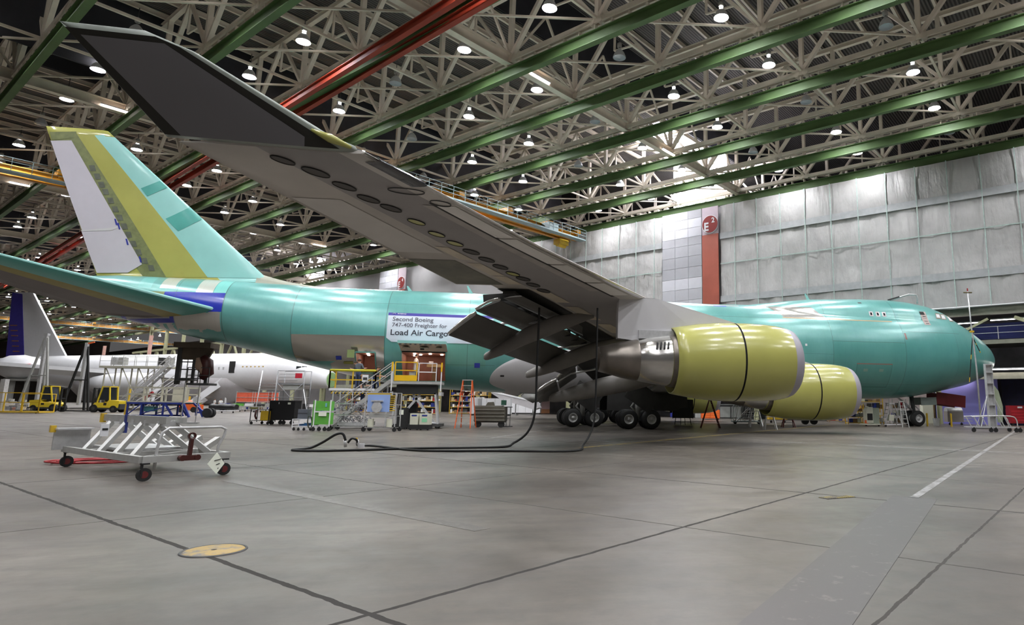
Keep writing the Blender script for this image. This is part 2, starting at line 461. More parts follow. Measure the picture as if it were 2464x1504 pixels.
for i, a in ROWS.items():
    for j in range(-9, 38):
        bq = -.3+8.1*j; p = G(a-(1.1 if i == 4 and bq < 92 else 0), bq, 26.25)
        if i > 4 and bq < 96: continue
        w = p-CAM; Z = w.dot(_fwd); u = v = -9999
        if Z > 5: u = PU+FPX*w.dot(_rt)/Z; v = PV-FPX*w.dot(_up)/Z
        inside = (-20 < u < 2484 and v > -40) or (i <= 4 and -50 < bq < 30 and lit_(i, j))
        if not inside: continue
        lit = (i-j) % 3 != 1
        if not lit and (Z > 75 or not (0 < u < 2464 and v > -20)): continue
        key = lit; src = LON if lit else LOFF
        lb = ('lit' if lit else 'unlit')+' high-bay lamp hanging between the roof trusses'
        gp = 'lit high-bay lamps' if lit else 'unlit high-bay lamps'
        if key not in used: src.location = p; src['label'] = lb; src['group'] = gp; used[key] = 1
        else: dup(src, p, label=lb, group=gp)
        nl += 1
print('lamps', nl)
# fluorescent tubes under the heavy girders
def make_tube():
    t = thing('fluorescent_tube', 'lit fluorescent tube fitting fixed under a heavy roof girder', 'light', group='tube lights on the girders')
    MB().box((0, 0, .05), (2.1, .2, .09)).build('fitting', M_white, t); b = MB(); b.tube([(-1.0, 0, -.03), (1.0, 0, -.03)], .07, 8); b.build('tube', M_tube, t); return t
tb = make_tube(); f1 = True
for bb in (-1.7, 30.7, 63.1, 95.5, 127.9):
    for a in (-16.9, .1, 17.6):
        p = G(a, bb-.32, 25.5)
        if f1: tb.location = p; tb.rotation_euler = (0, 0, ROTA); f1 = False
        else: dup(tb, p, ROTA)

# ---- back wall along B at a = 31.9
WA = 31.9
def wall_box(m, b0, b1, z0, z1, a0=WA, t=.2, mi=0):
    P = [G(a0, b0), G(a0, b1), G(a0+t, b1), G(a0+t, b0)]
    m.add([(p.x, p.y, z0) for p in P]+[(p.x, p.y, z1) for p in P], [(3, 2, 1, 0), (4, 5, 6, 7), (0, 1, 5, 4), (1, 2, 6, 5), (2, 3, 7, 6), (3, 0, 4, 7)], mi)
    return m
M_wallp = mat('wall_panel', (.34, .33, .33), .6, vary=.08, scale=.3)
mb = MB(); wall_box(mb, -60, 92, 9.9, 24.4, WA+.35, .2); struct('wall_right', mb, M_wallp)
mb = MB(); wall_box(mb, -75, 420, 0, 25, 72, .3); struct('wall_far', mb, mat('far_wall', (.16, .15, .15), .7, vary=.25, scale=.2))
mb = MB(); P = [G(-75, 372), G(72, 372), G(72, 372.3), G(-75, 372.3)]
mb.add([(p.x, p.y, 0) for p in P]+[(p.x, p.y, 37) for p in P], [(0, 1, 5, 4), (1, 2, 6, 5), (2, 3, 7, 6), (3, 0, 4, 7), (4, 5, 6, 7), (3, 2, 1, 0)]); struct('wall_end', mb, mat('end_wall', (.12, .10, .085), .7, vary=.4, scale=.1))
# daylight openings high behind the wall line
for k, (b0_, b1_, z0_, z1_, a_) in enumerate([(.4, 8.0, 25.2, 31.6, 34.2), (93, 99, 25.5, 30.5, 34.2)]):
    mb = MB(); wall_box(mb, b0_, b1_, z0_, z1_, a_, .1, 0)
    for q in range(5):
        bq = b0_+(b1_-b0_)*q/4; pa, pb = G(a_-.06, bq, z0_), G(a_-.06, bq, z1_); mb.bar(pa, pb, .12, mi=1)
    o = mb.build('window_%d' % (k+1), [M_day, M_truss]); o['kind'] = 'structure'
mb = MB(); slab(mb, 23.0, 33.5, 1.8, 7.6, 31.60, 31.66)
for q in range(5): mb.bar(G(23.0+q*2.62, 1.8, 31.5), G(23.0+q*2.62, 7.6, 31.5), .14, mi=1)
o = mb.build('window_3', [M_day, M_truss]); o['kind'] = 'structure'
# translucent sheeting hung on battens
def film_mat():
    n = NT('plastic_film')
    v = n.scaled((1, 1, .35), (radians(10), 0, -ROTB)); w = n.noise(.9, 4, .5, v); w2 = n.noise(.35, 3, .6)
    cr = n.noise(1.1, 4, .55, n.scaled((1.6, 1.6, .25), (radians(35), radians(20), -ROTB)))
    n.link(n.ramp(w2, [(.3, (.40, .39, .385)), (.7, (.52, .51, .50))]), n.b.inputs['Base Color'])
    n.b.inputs['Roughness'].default_value = .42; n.b.inputs['Specular IOR Level'].default_value = .5
    h = n.math('ADD', w, n.math('MULTIPLY', cr, .6)); n.bump(h, .8, .28)
    return n.m
M_film = film_mat(); M_film2 = mat('film_overlap', (.42, .43, .44), .3, vary=.1, scale=2, spec=.6, coat=.2)
def sheet_thing(b0, b1, label, grp='plastic sheets on the back wall'):
    t = thing('plastic_sheet', label, 'plastic sheeting', G(WA, (b0+b1)/2, 0), ROTB, grp)
    w = b1-b0; m = MB(); nx, nz = 40, 34; z0, z1 = 10.35, 24.2
    V = []
    for iz in range(nz+1):
        for ix in range(nx+1):
            x = -w/2+w*ix/nx; z = z0+(z1-z0)*iz/nz
            bay = (x % 2.75)/2.75; zz = ((z-z0) % 4.6)/4.6
            bul = .16*sin(pi*bay)*sin(pi*min(1, zz*1.0))+.05*sin(x*3.1+z*1.3+b0)+.03*sin(z*5.1-x*2.2)
            V.append((x, .05+bul, z+(.12*sin(x*.9+b0) if iz == 0 else 0)))
    F = [(iz*(nx+1)+ix, iz*(nx+1)+ix+1, (iz+1)*(nx+1)+ix+1, (iz+1)*(nx+1)+ix) for iz in range(nz) for ix in range(nx)]
    m.add(V, F, 0, True); m.build('film', M_film, t)
    ML = mat('seam_tape', (.42, .52, .48), .5, vary=.15, scale=3)
    k = 0; x = -w/2+1.1
    while x < w/2: MB().box((x, .27, (z0+z1)/2), (.09, .05, z1-z0)).build('batten', ML, t); x += 2.75
    for z in (17.3,): MB().box((0, .27, z), (w, .05, .10)).build('batten', ML, t)
    for z in (13.6, 20.9): MB().box((0, .25, z-.35), (w, .03, .7)).build('overlap', M_film2, t)
    MB().tube([(-w/2, .2, z0), (0, .25, z0-.02), (w/2, .2, z0)], .07, 8).build('hem', M_white, t)
    return t
sheet_thing(-44, .2, 'long wrinkled translucent plastic sheet hung from the wall top right of the red-brown column', None)
sheet_thing(8.2, 31.5, 'translucent plastic sheet hung on the wall left of the white bay marker', None)
# bay markers
def text_mesh(body, size=1.0, bold=0.0, shear=0.0):
    cu = bpy.data.curves.new('lettering', 'FONT'); cu.body = body; cu.size = size; cu.offset = bold; cu.shear = shear; cu.resolution_u = 3
    o = bpy.data.objects.new('tmp', cu); COL.objects.link(o)
    bpy.context.view_layer.update()
    dg = bpy.context.evaluated_depsgraph_get(); me = bpy.data.meshes.new_from_object(o.evaluated_get(dg))
    bpy.data.objects.remove(o); return me
def lettering(body, name, m, fn, parent, x0, x1, z0, z1, bold=.0, shear=0.0, ref=None):
    """text stretched to x0..x1 and cap height z0..z1, then mapped through fn(x, z, depth)"""
    me = text_mesh(body, 1.0, bold, shear)
    xs = [v.co.x for v in me.vertices]; w0, w1 = min(xs), max(xs); cap = .70
    for v in me.vertices:
        X = x0+(x1-x0)*(v.co.x-w0)/(w1-w0); Z = z0+(z1-z0)*v.co.y/cap
        v.co = fn(X, Z)
    me.materials.clear(); me.materials.append(m)
    o = bpy.data.objects.new(name, me); COL.objects.link(o); o.parent = parent; return o
M_mark = mat('marker_red', (.25, .025, .025), .5, vary=.05); M_strip = mat('column_redbrown', (.34, .085, .055), .5, vary=.12, scale=.6)
def marker(b0, num, label, zc=22.1):
    t = thing('bay_marker', label, 'bay marker', G(WA, b0, 0), ROTB)
    def P(m, x, z, w, h, y=.34, d=.12, mi=0): return m.box((x, y, z), (w, d, h), mi=mi)
    rows = [12.2, 13.5, 14.8, 16.1, 17.4, 18.7, 20.0, 21.0, 22.1, 23.2, 24.2]
    tones = [.56, .5, .62, .40, .38, .40, .42, .66, .72, .5, .52]
    for k in range(len(rows)-1):
        for c in range(3):
            g = tones[k]*(1+.04*((c*7+k*3) % 3-1)); P(MB(), 3.45+c*1.83, (rows[k]+rows[k+1])/2, 1.80, rows[k+1]-rows[k]-.03, .30).build('panel', mat('marker_panel_%d' % int(g*50), (g*.95, g*.95, g*1.02), .45, vary=.03), t)
    b = MB(); P(b, 1.4, (rows[0]+zc-1.2)/2, 2.1, zc-1.2-rows[0]); b.build('column_cladding', M_strip, t)
    b = MB(); P(b, 1.4, (zc-1.2+24.2)/2, 2.1, 24.2-zc+1.2, .28); b.build('column_head', mat('column_pale', (.6, .5, .56), .45, vary=.04), t)
    # disc wraps past the column edge and is cut there
    n = 48; R = 1.0; cx = 1.35
    poly = [(min(2.5, max(.36, cx+R*cos(2*pi*k/n))), zc+R*sin(2*pi*k/n)) for k in range(n)]
    R2 = 1.09; pol2 = [(min(2.6, max(.36, cx+R2*cos(2*pi*k/n))), zc+R2*sin(2*pi*k/n)) for k in range(n)]
    MB().prism(pol2, .40, .46).build('disc_edge', M_white, t); MB().prism(poly, .44, .50).build('disc', M_mark, t)
    # ROTB turns +X to +B and the face looks towards -A, so reading direction is -X
    lettering('E', 'letter', M_white, lambda X, Z: (-X, .515, Z), t, -2.08, -1.5, zc-.72, zc+.22, .035)
    lettering(num, 'numeral', M_white, lambda X, Z: (-X, .515, Z), t, -1.12, -.72, zc+.15, zc+.72, .03)
    return t
marker(0, '2', 'tall pale wall panels and red-brown column topped by a red disc reading E2')
marker(60.2, '4', 'far pale wall panel with a red disc reading E4, above the rear fuselage', 21.6)

# ================================================================ AIRCRAFT (station x aft of the nose; world X = 40 - x, starboard = -Y)
def lerp(T,x):
    if x<=T[0][0]: return T[0][1]
    for (a,b),(c,d) in zip(T,T[1:]):
        if x<=c: 
            return b+(d-b)*(x-a)/(c-a)
    return T[-1][1]
CR=[(.5,5.3),(.55,5.7),(.7,6.1),(1.2,6.6),(1.86,7.1),(3.3,8.0),(4.7,8.8),(5.4,9.25),(6.75,9.7),(8.5,9.97),(10.2,10.06),(12.8,10.04),(16.9,9.84),(18.6,9.65),(20.3,9.42),(22,9.22),(25,9.13),(30,9.2),(53,9.23),(56,9.3),(60,9.42),(64.8,9.45),(68.6,9.2)]
KE=[(.5,5.3),(.55,5.05),(.7,4.75),(1.1,4.3),(2,3.8),(3.5,3.25),(6.2,2.68),(8.4,2.3),(10.5,2.15),(13.4,2.13),(38,2.2),(41,2.28),(43.4,2.4),(46.2,2.57),(48,2.8),(50.5,3.3),(52.35,3.75),(54.2,4.2),(56,4.68),(57.8,5.1),(59.7,5.5),(61.2,5.82),(62.9,6.28),(65.3,6.85),(67,7.45),(68.6,8.3)]
WI=[(.5,.05),(.55,.45),(.8,.85),(1.2,1.25),(2,1.75),(3,2.2),(4.5,2.65),(6,2.95),(8,3.15),(10.5,3.25),(47,3.25),(50,3.18),(54,2.9),(58,2.4),(62,1.75),(66,.95),(68.6,.35)]
ZM=[(.5,5.3),(3,5.35),(8,5.5),(20,5.6),(46,5.7),(50,6.0),(54,6.5),(60,7.4),(66,8.3),(68.6,8.75)]
def sec(x,th):
    """point on the section at polar angle th (0=starboard side, pi/2=crown)"""
    zc,zk,w,zm=lerp(CR,x),lerp(KE,x),lerp(WI,x),lerp(ZM,x)
    c,s=math.cos(th),math.sin(th)
    top=min(zc,9.2+ (0.25 if x>54 else 0))-zm; bot=zm-zk
    b=top if s>=0 else bot
    n=2.0
    r=1/math.sqrt((c/w)**2+(s/max(b,1e-4))**2)
    if x<26 and zc>6:
        ru=min(2.15,w*.72); h=zc-ru-zm
        if h>0 and s>0:
            disc=ru*ru-(h*c)**2
            if disc>0:
                r2=h*s+math.sqrt(disc)
                k=.25;m=max(r,r2);r=m+k*math.log(math.exp((r-m)/k)+math.exp((r2-m)/k))-k*math.log(2)*math.exp(-abs(r-r2)/k) if True else m
    return c*r,zm+s*r
def hw(x,z):
    """half width of the hull at station x, height z"""
    lo,hi=-math.pi/2,math.pi/2
    for _ in range(40):
        m=(lo+hi)/2
        if sec(x,m)[1]<z: lo=m
        else: hi=m
    return sec(x,(lo+hi)/2)[0]
PLANE = thing('cargo_jet', 'huge unpainted four-engine cargo jet in green primer filling the hall', 'airplane', (0, 0, 0))
def W(xa, y, z): return (40-xa, -y, z)          # y positive to starboard
def hull_mat():
    n = NT('primer_skin'); X, Y, Z = n.xyz(); XA = n.math('SUBTRACT', 40.0, X)
    nz = n.noise(.5, 5, .6, n.scaled((1, 1, .7))); n2 = n.noise(2.2, 4, .6, n.scaled((.4, 1, 1)))
    col = n.ramp(nz, [(.3, (.105, .335, .31)), (.7, (.16, .44, .41))])
    col = n.mix(n.math('MULTIPLY', n.ramp(n2, [(.45, (0, 0, 0)), (.6, (1, 1, 1))]), .15), col, (.13, .40, .30))
    met = 0.15; ro = n.mixf(nz, .24, .36)
    wob = n.math('MULTIPLY', n.math('SUBTRACT', n.noise(1.3, 4), .5), 1.0)
    XW = n.math('ADD', XA, n.math('MULTIPLY', wob, 1.5)); ZW = n.math('ADD', Z, wob)
    def patch(m, c, metal=0.0, r=None):
        nonlocal col, met, ro
        col = n.mix(m, col, c); met = n.mixf(m, met, metal)
        if r is not None: ro = n.mixf(m, ro, r)
    B = n.box
    # bands of slightly different green
    patch(n.math('MULTIPLY', B(XA, Z, 47.95, 53.6, 0, 20), .25), (.12, .46, .42))
    patch(n.math('MULTIPLY', B(XA, Z, 2.9, 10.6, 0, 20), .35), (.045, .27, .24))
    patch(n.math('MULTIPLY', B(XA, Z, 10.6, 16.6, 0, 6.3), .3), (.055, .27, .22))
    patch(n.math('MULTIPLY', B(XA, Z, 41.6, 46, 3.9, 5.4), .4), (.14, .36, .22))
    # bare metal
    MET = (.56, .54, .49); BR = (.72, .71, .66)
    patch(B(XA, Z, 47.97, 53.6, 4.12, 5.72), MET, .85, .22)
    patch(B(XA, n.math('ADD', Z, n.math('MULTIPLY', XA, .37)), 47.97, 51.4, 21.4, 23), MET, .85, .22)
    patch(B(XA, ZW, 57.9, 60.75, 5.9, 7.05), MET, .6, .3)
    patch(B(XW, Z, 60.8, 63.6, 5.55, 6.6), (.58, .56, .54), .5, .35)
    patch(B(XA, Z, 61.3, 61.55, 5.0, 6.3), (.07, .33, .28), 0, .3)
    patch(B(XW, ZW, 61.9, 62.2, 5.8, 6.4), (.07, .33, .28), 0, .3)
    patch(B(XA, Z, 57.82, 63.5, 7.02, 8.27), (.02, .035, .42), 0, .2)
    patch(B(XA, Z, 60.75, 64.2, 6.35, 7.03), (.02, .035, .42), 0, .2)
    patch(B(XA, Z, 61.0, 63.9, 6.6, 7.03), (.34, .33, .35), 0, .4)
    patch(B(XA, Z, 61.4, 63.1, 8.0, 8.27), (.22, .26, .1), 0, .4)
    patch(B(XA, Z, 57.82, 58.55, 8.27, 12), (.2, .58, .52), 0, .3)
    patch(B(XA, Z, 58.6, 59.6, 8.27, 12), (.62, .64, .56), .3, .3)
    patch(B(XA, Z, 60.9, 61.8, 8.5, 12), (.55, .6, .52), .3, .3)
    patch(B(XA, Z, 62.3, 63.1, 8.5, 12), (.16, .5, .46), 0, .3)
    # bright patch on the crown behind the upper deck
    sl = n.math('ADD', XA, n.math('MULTIPLY', n.math('SUBTRACT', Z, 8.0), -1.0))
    patch(B(sl, Z, 16.5, 20.0, 7.95, 8.98), BR, .75, .18)
    patch(B(XA, Z, 11.1, 20.2, 7.97, 8.045), (.42, .28, .12), 0, .5)
    patch(B(XA, Z, 23.2, 25.6, 8.86, 8.96), (.5, .5, .5), .4, .3)
    patch(B(XA, Z, 24.2, 25.2, 8.80, 8.88), (.02, .05, .5), 0, .3)
    # lower forward cargo door outline and inked marks
    fr = n.math('SUBTRACT', B(XA, Z, 11.75, 14.7, 2.95, 4.68), B(XA, Z, 11.8, 14.65, 3.0, 4.63))
    patch(n.math('MULTIPLY', fr, .6), (.04, .16, .14))
    patch(n.math('MULTIPLY', B(XA, Z, 11.75, 14.7, 2.95, 4.68), .3), (.045, .2, .16))
    patch(B(XA, Z, 11.75, 14.7, 4.62, 4.7), (.28, .17, .14), 0, .5)
    patch(B(XA, Z, 13.75, 14.1, 4.1, 4.3), (.2, .34, .28)); patch(B(XA, Z, 12.45, 12.8, 4.1, 4.3), (.2, .34, .28))
    patch(B(XA, Z, 8.9, 10.3, 7.75, 8.7), (.12, .40, .34))
    patch(B(XA, n.math('SUBTRACT', Z, n.math('MULTIPLY', XA, .3)), 10.35, 10.5, 3.45, 3.95), (.2, .08, .06))
    # panel seams
    s = None
    for x, w in ((2.75, .012), (5.8, .008), (10.6, .018), (16.6, .016), (42.78, .016), (47.95, .026), (53.62, .022), (57.8, .03), (60.72, .012), (28.4, .014), (34, .014)):
        k = n.line(XA, x, w); s = k if s is None else n.math('MAXIMUM', s, k)
    for x0, x1, z, w in ((10.6, 53.6, 7.93, .012), (10.6, 16.6, 6.3, .016), (5.3, 10.6, 7.22, .014), (16.6, 28, 5.3, .008), (2.7, 16.6, 3.2, .007), (41, 48, 4.0, .01)):
        k = n.math('MULTIPLY', n.line(Z, z, w), B(XA, Z, x0, x1, 0, 20)); s = n.math('MAXIMUM', s, k)
    col = n.mix(n.math('MULTIPLY', s, .6), col, (.05, .09, .07))
    riv = n.math('MULTIPLY', n.line(n.math('FRACT', n.math('MULTIPLY', XA, 1.95)), .5, .012), .16)
    col = n.mix(riv, col, (.03, .12, .1))
    n.link(col, n.b.inputs['Base Color']); n.setv(n.b.inputs['Metallic'], met); n.setv(n.b.inputs['Roughness'], ro)
    n.b.inputs['Coat Weight'].default_value = .7; n.b.inputs['Coat Roughness'].default_value = .26
    n.bump(n.noise(.9, 2, .4, n.scaled((1, 1, .5))), .06, .15)
    return n.m
M_hull = hull_mat()
M_primer = mat('primer_green', (.085, .38, .33), .32, vary=.14, scale=.6, coat=.3)
M_primer_l = mat('pale_primer', (.32, .64, .60), .3, vary=.06, scale=.5, coat=.3)
M_olive = mat('yellow_green_primer', (.42, .41, .11), .26, vary=.06, scale=.6, coat=.5)
M_lav = mat('pale_lilac_skin', (.56, .53, .59), .45, vary=.02)
M_fair = mat('grey_fairing', (.60, .59, .60), .42, vary=.04, scale=.7)
M_wingd = mat('wing_box_grey', (.32, .30, .29), .5, vary=.08, scale=.5)
M_wingl = mat('wing_panel_grey', (.58, .55, .51), .45, vary=.07, scale=.6)
M_tan = mat('wing_panel_tan', (.60, .53, .41), .5, vary=.1, scale=1.2)
M_cove_shade = mat('cove_and_shade_black', (.018, .017, .015), .6, vary=.2)  # black of the flap cove, dark fittings and the painted wing shade
M_core = mat('engine_core_titanium', (.22, .195, .17), .34, .75, vary=.15, scale=1.5)
M_barrel = mat('engine_bare_barrel', (.62, .61, .58), .2, .95, vary=.06)
M_bare = mat('bare_metal_edge', (.78, .76, .72), .2, .95, vary=.1, scale=3)

# ---- hull
DOORS = [(44.13, 46.9, 2.93, 5.43), (48.5, 49.72, 3.42, 4.68)]
xs = [.5, .53, .58, .66, .8, 1.0, 1.25, 1.6]
x = 1.9
while x < 68.6: xs.append(round(x, 3)); x += .3
for d in DOORS: xs += [d[0], d[1]]
xs += [68.45, 68.6]; xs = sorted(set(xs))
def th_at(x, z):
    lo, hi = -pi/2, pi/2
    for _ in range(40):
        m = (lo+hi)/2
        if sec(x, m)[1] < z: lo = m
        else: hi = m
    return lo
ths = [-pi/2+pi*k/64 for k in range(65)]
for (x0, x1, z0, z1) in DOORS:
    for z in (z0, z1):
        t = th_at((x0+x1)/2, z); j = min(range(65), key=lambda k: abs(ths[k]-t)); ths[j] = t
full = ths+[pi-t for t in reversed(ths[1:-1])]
hull = MB(); n = len(full); V = []
for x in xs:
    for t in full:
        y, z = sec(x, t); V.append(W(x, y, z))
F = []
for i in range(len(xs)-1):
    xm = (xs[i]+xs[i+1])/2
    for k in range(n):
        a, b = i*n+k, i*n+(k+1) % n
        skip = False
        if k < 64:
            zm_ = (V[a][2]+V[b][2])/2
            for d in DOORS:
                if d[0] < xm < d[1] and d[2]-.02 < zm_ < d[3]+.02: skip = True
        if not skip: F.append((a, a+n, b+n, b))
hull.add(V, F, 0, True)
hull.f.append(tuple(reversed([(len(xs)-1)*n+k for k in range(n)]))); hull.mi.append(0); hull.sm.append(False)
FUS = hull.build('fuselage', M_hull, PLANE)
def hull_patch(name, m, x0, x1, z0, z1, parent=PLANE, off=.012, nx=4, nz=4, skew=0.0, th=.0):
    """thin plate lying on the starboard skin"""
    b = MB(); V = []
    for i in range(nx+1):
        for k in range(nz+1):
            z = z0+(z1-z0)*k/nz; xx = x0+(x1-x0)*i/nx+skew*(z-z0)
            V.append(W(xx, hw(xx, z)+off, z))
    F = [(i*(nz+1)+k, i*(nz+1)+k+1, (i+1)*(nz+1)+k+1, (i+1)*(nz+1)+k) for i in range(nx) for k in range(nz)]
    b.add(V, F, 0, True); return b.build(name, m, parent)
# windows and hatches
for x in (12.62, 12.05, 11.5):
    w = hull_patch('cabin_window', mat('window_frame_metal', (.6, .55, .55), .3, .5, vary=0), x-.16, x+.16, 8.42, 8.80)
    hull_patch('pane', M_glass, x-.08, x+.08, 8.50, 8.72, w, .02)
for x, dx, z0, z1 in ((6.62, .30, 8.5, 8.88), (6.05, .32, 8.45, 8.86), (5.35, .30, 8.32, 8.8)):
    w = hull_patch('cockpit_window', mat('window_tan', (.30, .22, .16), .5, vary=.1), x-dx*.85, x+dx*.85, z0-.05, z1+.05, skew=-.35)
    hull_patch('pane', mat('pane_white_film', (.75, .76, .78), .35, vary=.05), x-dx*.62, x+dx*.62, z0+.03, z1-.04, w, .02, skew=-.35)
hz = hull_patch('crew_hatch', mat('hatch_frame', (.45, .37, .34), .5, vary=.1), 7.72, 8.28, 7.85, 9.0, skew=-.05)
hull_patch('opening', M_black, 7.85, 8.25, 8.72, 8.98, hz, .03)
for z in (7.95, 8.15, 8.35, 8.55):
    hull_patch('hatch_stay', M_dark, 7.82, 8.12, z, z+.05, hz, .03)
hull_patch('vent', M_dark, 13.0, 13.3, 9.5, 9.6, off=.02)
hull_patch('static_port', M_white, 18.7, 18.86, 5.86, 6.02)
hull_patch('warning_square', mat('blue_square', (.03, .05, .4), .4, vary=0), 41.95, 42.3, 3.83, 4.13, off=.03)
hull_patch('warning_square', mat('blue_square', (.03, .05, .4), .4, vary=0), 50.6, 50.95, 4.2, 4.42, off=.03)
hull_patch('yellow_cover', mat('cover_olive', (.3, .29, .05), .5, vary=.2), 49.9, 50.5, 3.95, 4.1, off=.03)
# antennas and crown fittings
for x, h, s in ((42.95, .55, -.35), (47.1, .35, -.2), (16.9, .5, -.3)):
    zc = lerp(CR, x); MB().prism([(40-x-.02, zc-.05), (40-x+.28, zc-.05), (40-x+s*.5+.05, zc+h), (40-x+s*.5-.06, zc+h)], -.02, .02).build('blade_antenna', M_primer_l, PLANE)
b = MB(); b.tube([W(9.7, .3, 10.02), W(9.0, .3, 10.30), W(8.0, .3, 10.62), W(7.3, .3, 10.62), W(7.2, .3, 10.35), W(7.25, .3, 9.9)], .07, 8); b.build('crown_duct', M_galv, PLANE)
MB().bar(W(9.9, .3, 10.08), W(8.9, .3, 10.38), .16, .1).build('crown_clamp', M_dark, PLANE)
# ---- lower hold seen through the open doors
M_hold = mat('hold_lining', (.36, .17, .12), .6, vary=.1, scale=2)
def bay(name, x0, x1, z0, z1, depth, lamps):
    e = MB(); ya = hw(x1+.1, z0)-.04; yb = hw((x0+x1)/2, z1)-.04; y1 = -1.0
    P = [W(x0-.12, ya, z0), W(x1+.12, ya, z0), W(x1+.12, y1, z0), W(x0-.12, y1, z0), W(x0-.12, yb, z1), W(x1+.12, yb, z1), W(x1+.12, y1, z1), W(x0-.12, y1, z1)]
    e.add(P, [(0, 1, 2, 3), (4, 7, 6, 5), (3, 2, 6, 7), (0, 3, 7, 4), (1, 5, 6, 2)])
    o = e.build(name, M_hold, PLANE)
    for lx, ly, lz in lamps:
        MB().cyl(W(lx, ly, lz), .085, .03, 'z', 12).build('cabin_light', M_cabin, o)
    return o
bay('cargo_hold', 44.13, 46.9, 2.96, 4.74, 4.6, [(46.2, 2.0, 4.70), (45.9, 1.2, 4.70), (46.4, .2, 4.70), (45.2, 2.1, 4.70), (44.5, 1.5, 4.70)])
bay('bulk_hold', 48.5, 49.72, 3.45, 4.68, 3.0, [(49.1, 2.0, 4.64), (49.3, .6, 4.64)])
def frame(x0, x1, z0, z1, w=.07):
    b = MB()
    for xx in (x0, x1):
        pts = [W(xx, hw(xx, z0+(z1-z0)*k/10)+.005, z0+(z1-z0)*k/10) for k in range(11)]
        for p, q in zip(pts, pts[1:]): b.bar(p, q, w, w)
    for zz in (z0, z1): b.bar(W(x0, hw(x0, zz)+.005, zz), W(x1, hw(x1, zz)+.005, zz), w, w)
    return b
frame(*DOORS[0]).build('door_frame', mat('door_rim', (.10, .3, .26), .4, vary=.1), PLANE); frame(*DOORS[1]).build('door_frame', MATS['door_rim'], PLANE)
# cargo door leaf swung out and up
dl = MB(); A_ = W(44.13, 3.15, 5.42); h0, h1 = (3.15, 5.42), (4.75, 6.05)
x0, x1 = 44.13, 46.9
sec8 = [(3.15+(1.75)*k/8, 4.80+.30*sin(pi*k/8*.55)+.06*k/8) for k in range(9)]
inn = [W(x0, y, z) for y, z in sec8]
VV = []
for xx in (x0-.1, x1+.02):
    for y, z in sec8: VV.append(W(xx, y, z))
    for y, z in reversed(sec8): VV.append(W(xx, y+.03, z+.17))
nn = 18
FF = [tuple(range(nn)), tuple(reversed(range(nn, 2*nn)))]+[(k, (k+1) % nn, (k+1) % nn+nn, k+nn) for k in range(nn)]
dl.add(VV, FF); 
for i, f in enumerate(FF[2:]): dl.mi[2+i] = 1 if i < 8 else 0
leaf = dl.build('cargo_door', [M_primer_l, mat('door_lining', (.50, .42, .33), .5, vary=.08)], PLANE)
for xx, w in ((46.5, .4), (45.4, .5), (44.5, .35)): MB().box(W(xx, 4.0, 4.96), (w, .5, .04)).build('lining_panel', mat('door_pocket', (.33, .34, .28), .5, vary=.1), leaf)
MB().box(W(45.55, 3.75, 4.90), (.22, .2, .1)).build('latch_box', M_black, leaf)
for k in range(9): MB().box(W(44.35+k*.3, 4.86, 5.10), (.12, .06, .08)).build('latch_hook', M_dark, leaf)
MB().box(W(49.9, 3.22, 4.55), (.42, .05, .5)).build('bulk_door', mat('bulk_door_green', (.2, .26, .1), .4, vary=.1), PLANE)

# ---- belly fairing
b = MB(); R = []
for k in range(41):
    x = 17+24.3*k/40
    e0 = min(1, (x-17)/5.0); e1 = min(1, (41.3-x)/4.2)
    s0 = sqrt(max(0, 1-(1-e0)**2)); s1 = (max(0, 1-(1-e1)**2))**.55; s = max(.02, min(s0, s1)); kz = lerp(KE, x)
    ring = []
    for q in range(33):
        t = -pi+pi*q/32
        hy = 3.33*(.80+.20*s) if x > 36 else 3.42
        zt = 3.55+(1.75 if x < 37 else 1.75-.30*(x-37))*s
        zc = 3.6-.12*(x-37) if x > 37 else 3.6
        yy = cos(t)*(hw(min(x, 46), 4.0)+.10*s)*1.0; zz = zc+sin(t)*(zc-kz+.14*s)
        ring.append((yy, zz))
    top = []
    for q in range(1, 16):
        t = pi*q/16; yy = cos(pi-t)*0
    R.append((x, ring))
# shell built against the hull: side lobe polygons at each station
V = []; m_ = 25
def lobe(x):
    e1 = max(0.0, min(1, (41.3-x)/6.0)); e0 = max(0.0, min(1, (x-17)/7.0))
    return sqrt(max(0, 1-(1-e1)**2))*sqrt(max(0, 1-(1-e0)**2))
for k in range(61):
    x = 17+24.3*(1-cos(pi*k/60))/2; L = lobe(x)
    zmid = 3.0 if x > 34 else 3.0; up_ = 2.15*L+.01; dn = .95*L+.01
    for side in (0,):
        for q in range(m_):
            f = -1+2*q/(m_-1)
            z = zmid+(up_ if f > 0 else dn)*f
            z = max(z, lerp(KE, x)+.02)
            bul = .16*sqrt(max(0, 1-f*f))*min(1, L*1.6)
            V.append((x, z, bul))
for sgn in (1, -1):
    bb = MB(); P = [W(x, sgn*(hw(x, z)+.006+bu), z) for x, z, bu in V]
    F = [(i*m_+q, i*m_+q+1, (i+1)*m_+q+1, (i+1)*m_+q) for i in range(60) for q in range(m_-1)]
    if sgn < 0: F = [tuple(reversed(f)) for f in F]
    bb.add(P, F, 0, True); bb.build('wing_body_fairing', M_fair, PLANE)
b = MB(); NN = 13; V = []
for k in range(61):
    x = 17+24.3*(1-cos(pi*k/60))/2; L = lobe(x); zl = max(3.0-.95*L, lerp(KE, x)+.03); yl = hw(x, zl)
    for q in range(NN):
        f = -1+2*q/(NN-1); V.append(W(x, yl*f, zl-(.32*L+.02)*(1-f*f) if zl > lerp(KE, x)+.05 else zl-.02))
F = [(i*NN+q, (i+1)*NN+q, (i+1)*NN+q+1, i*NN+q+1) for i in range(60) for q in range(NN-1)]
b.add(V, F, 0, True); b.build('belly_fairing', M_fair, PLANE)
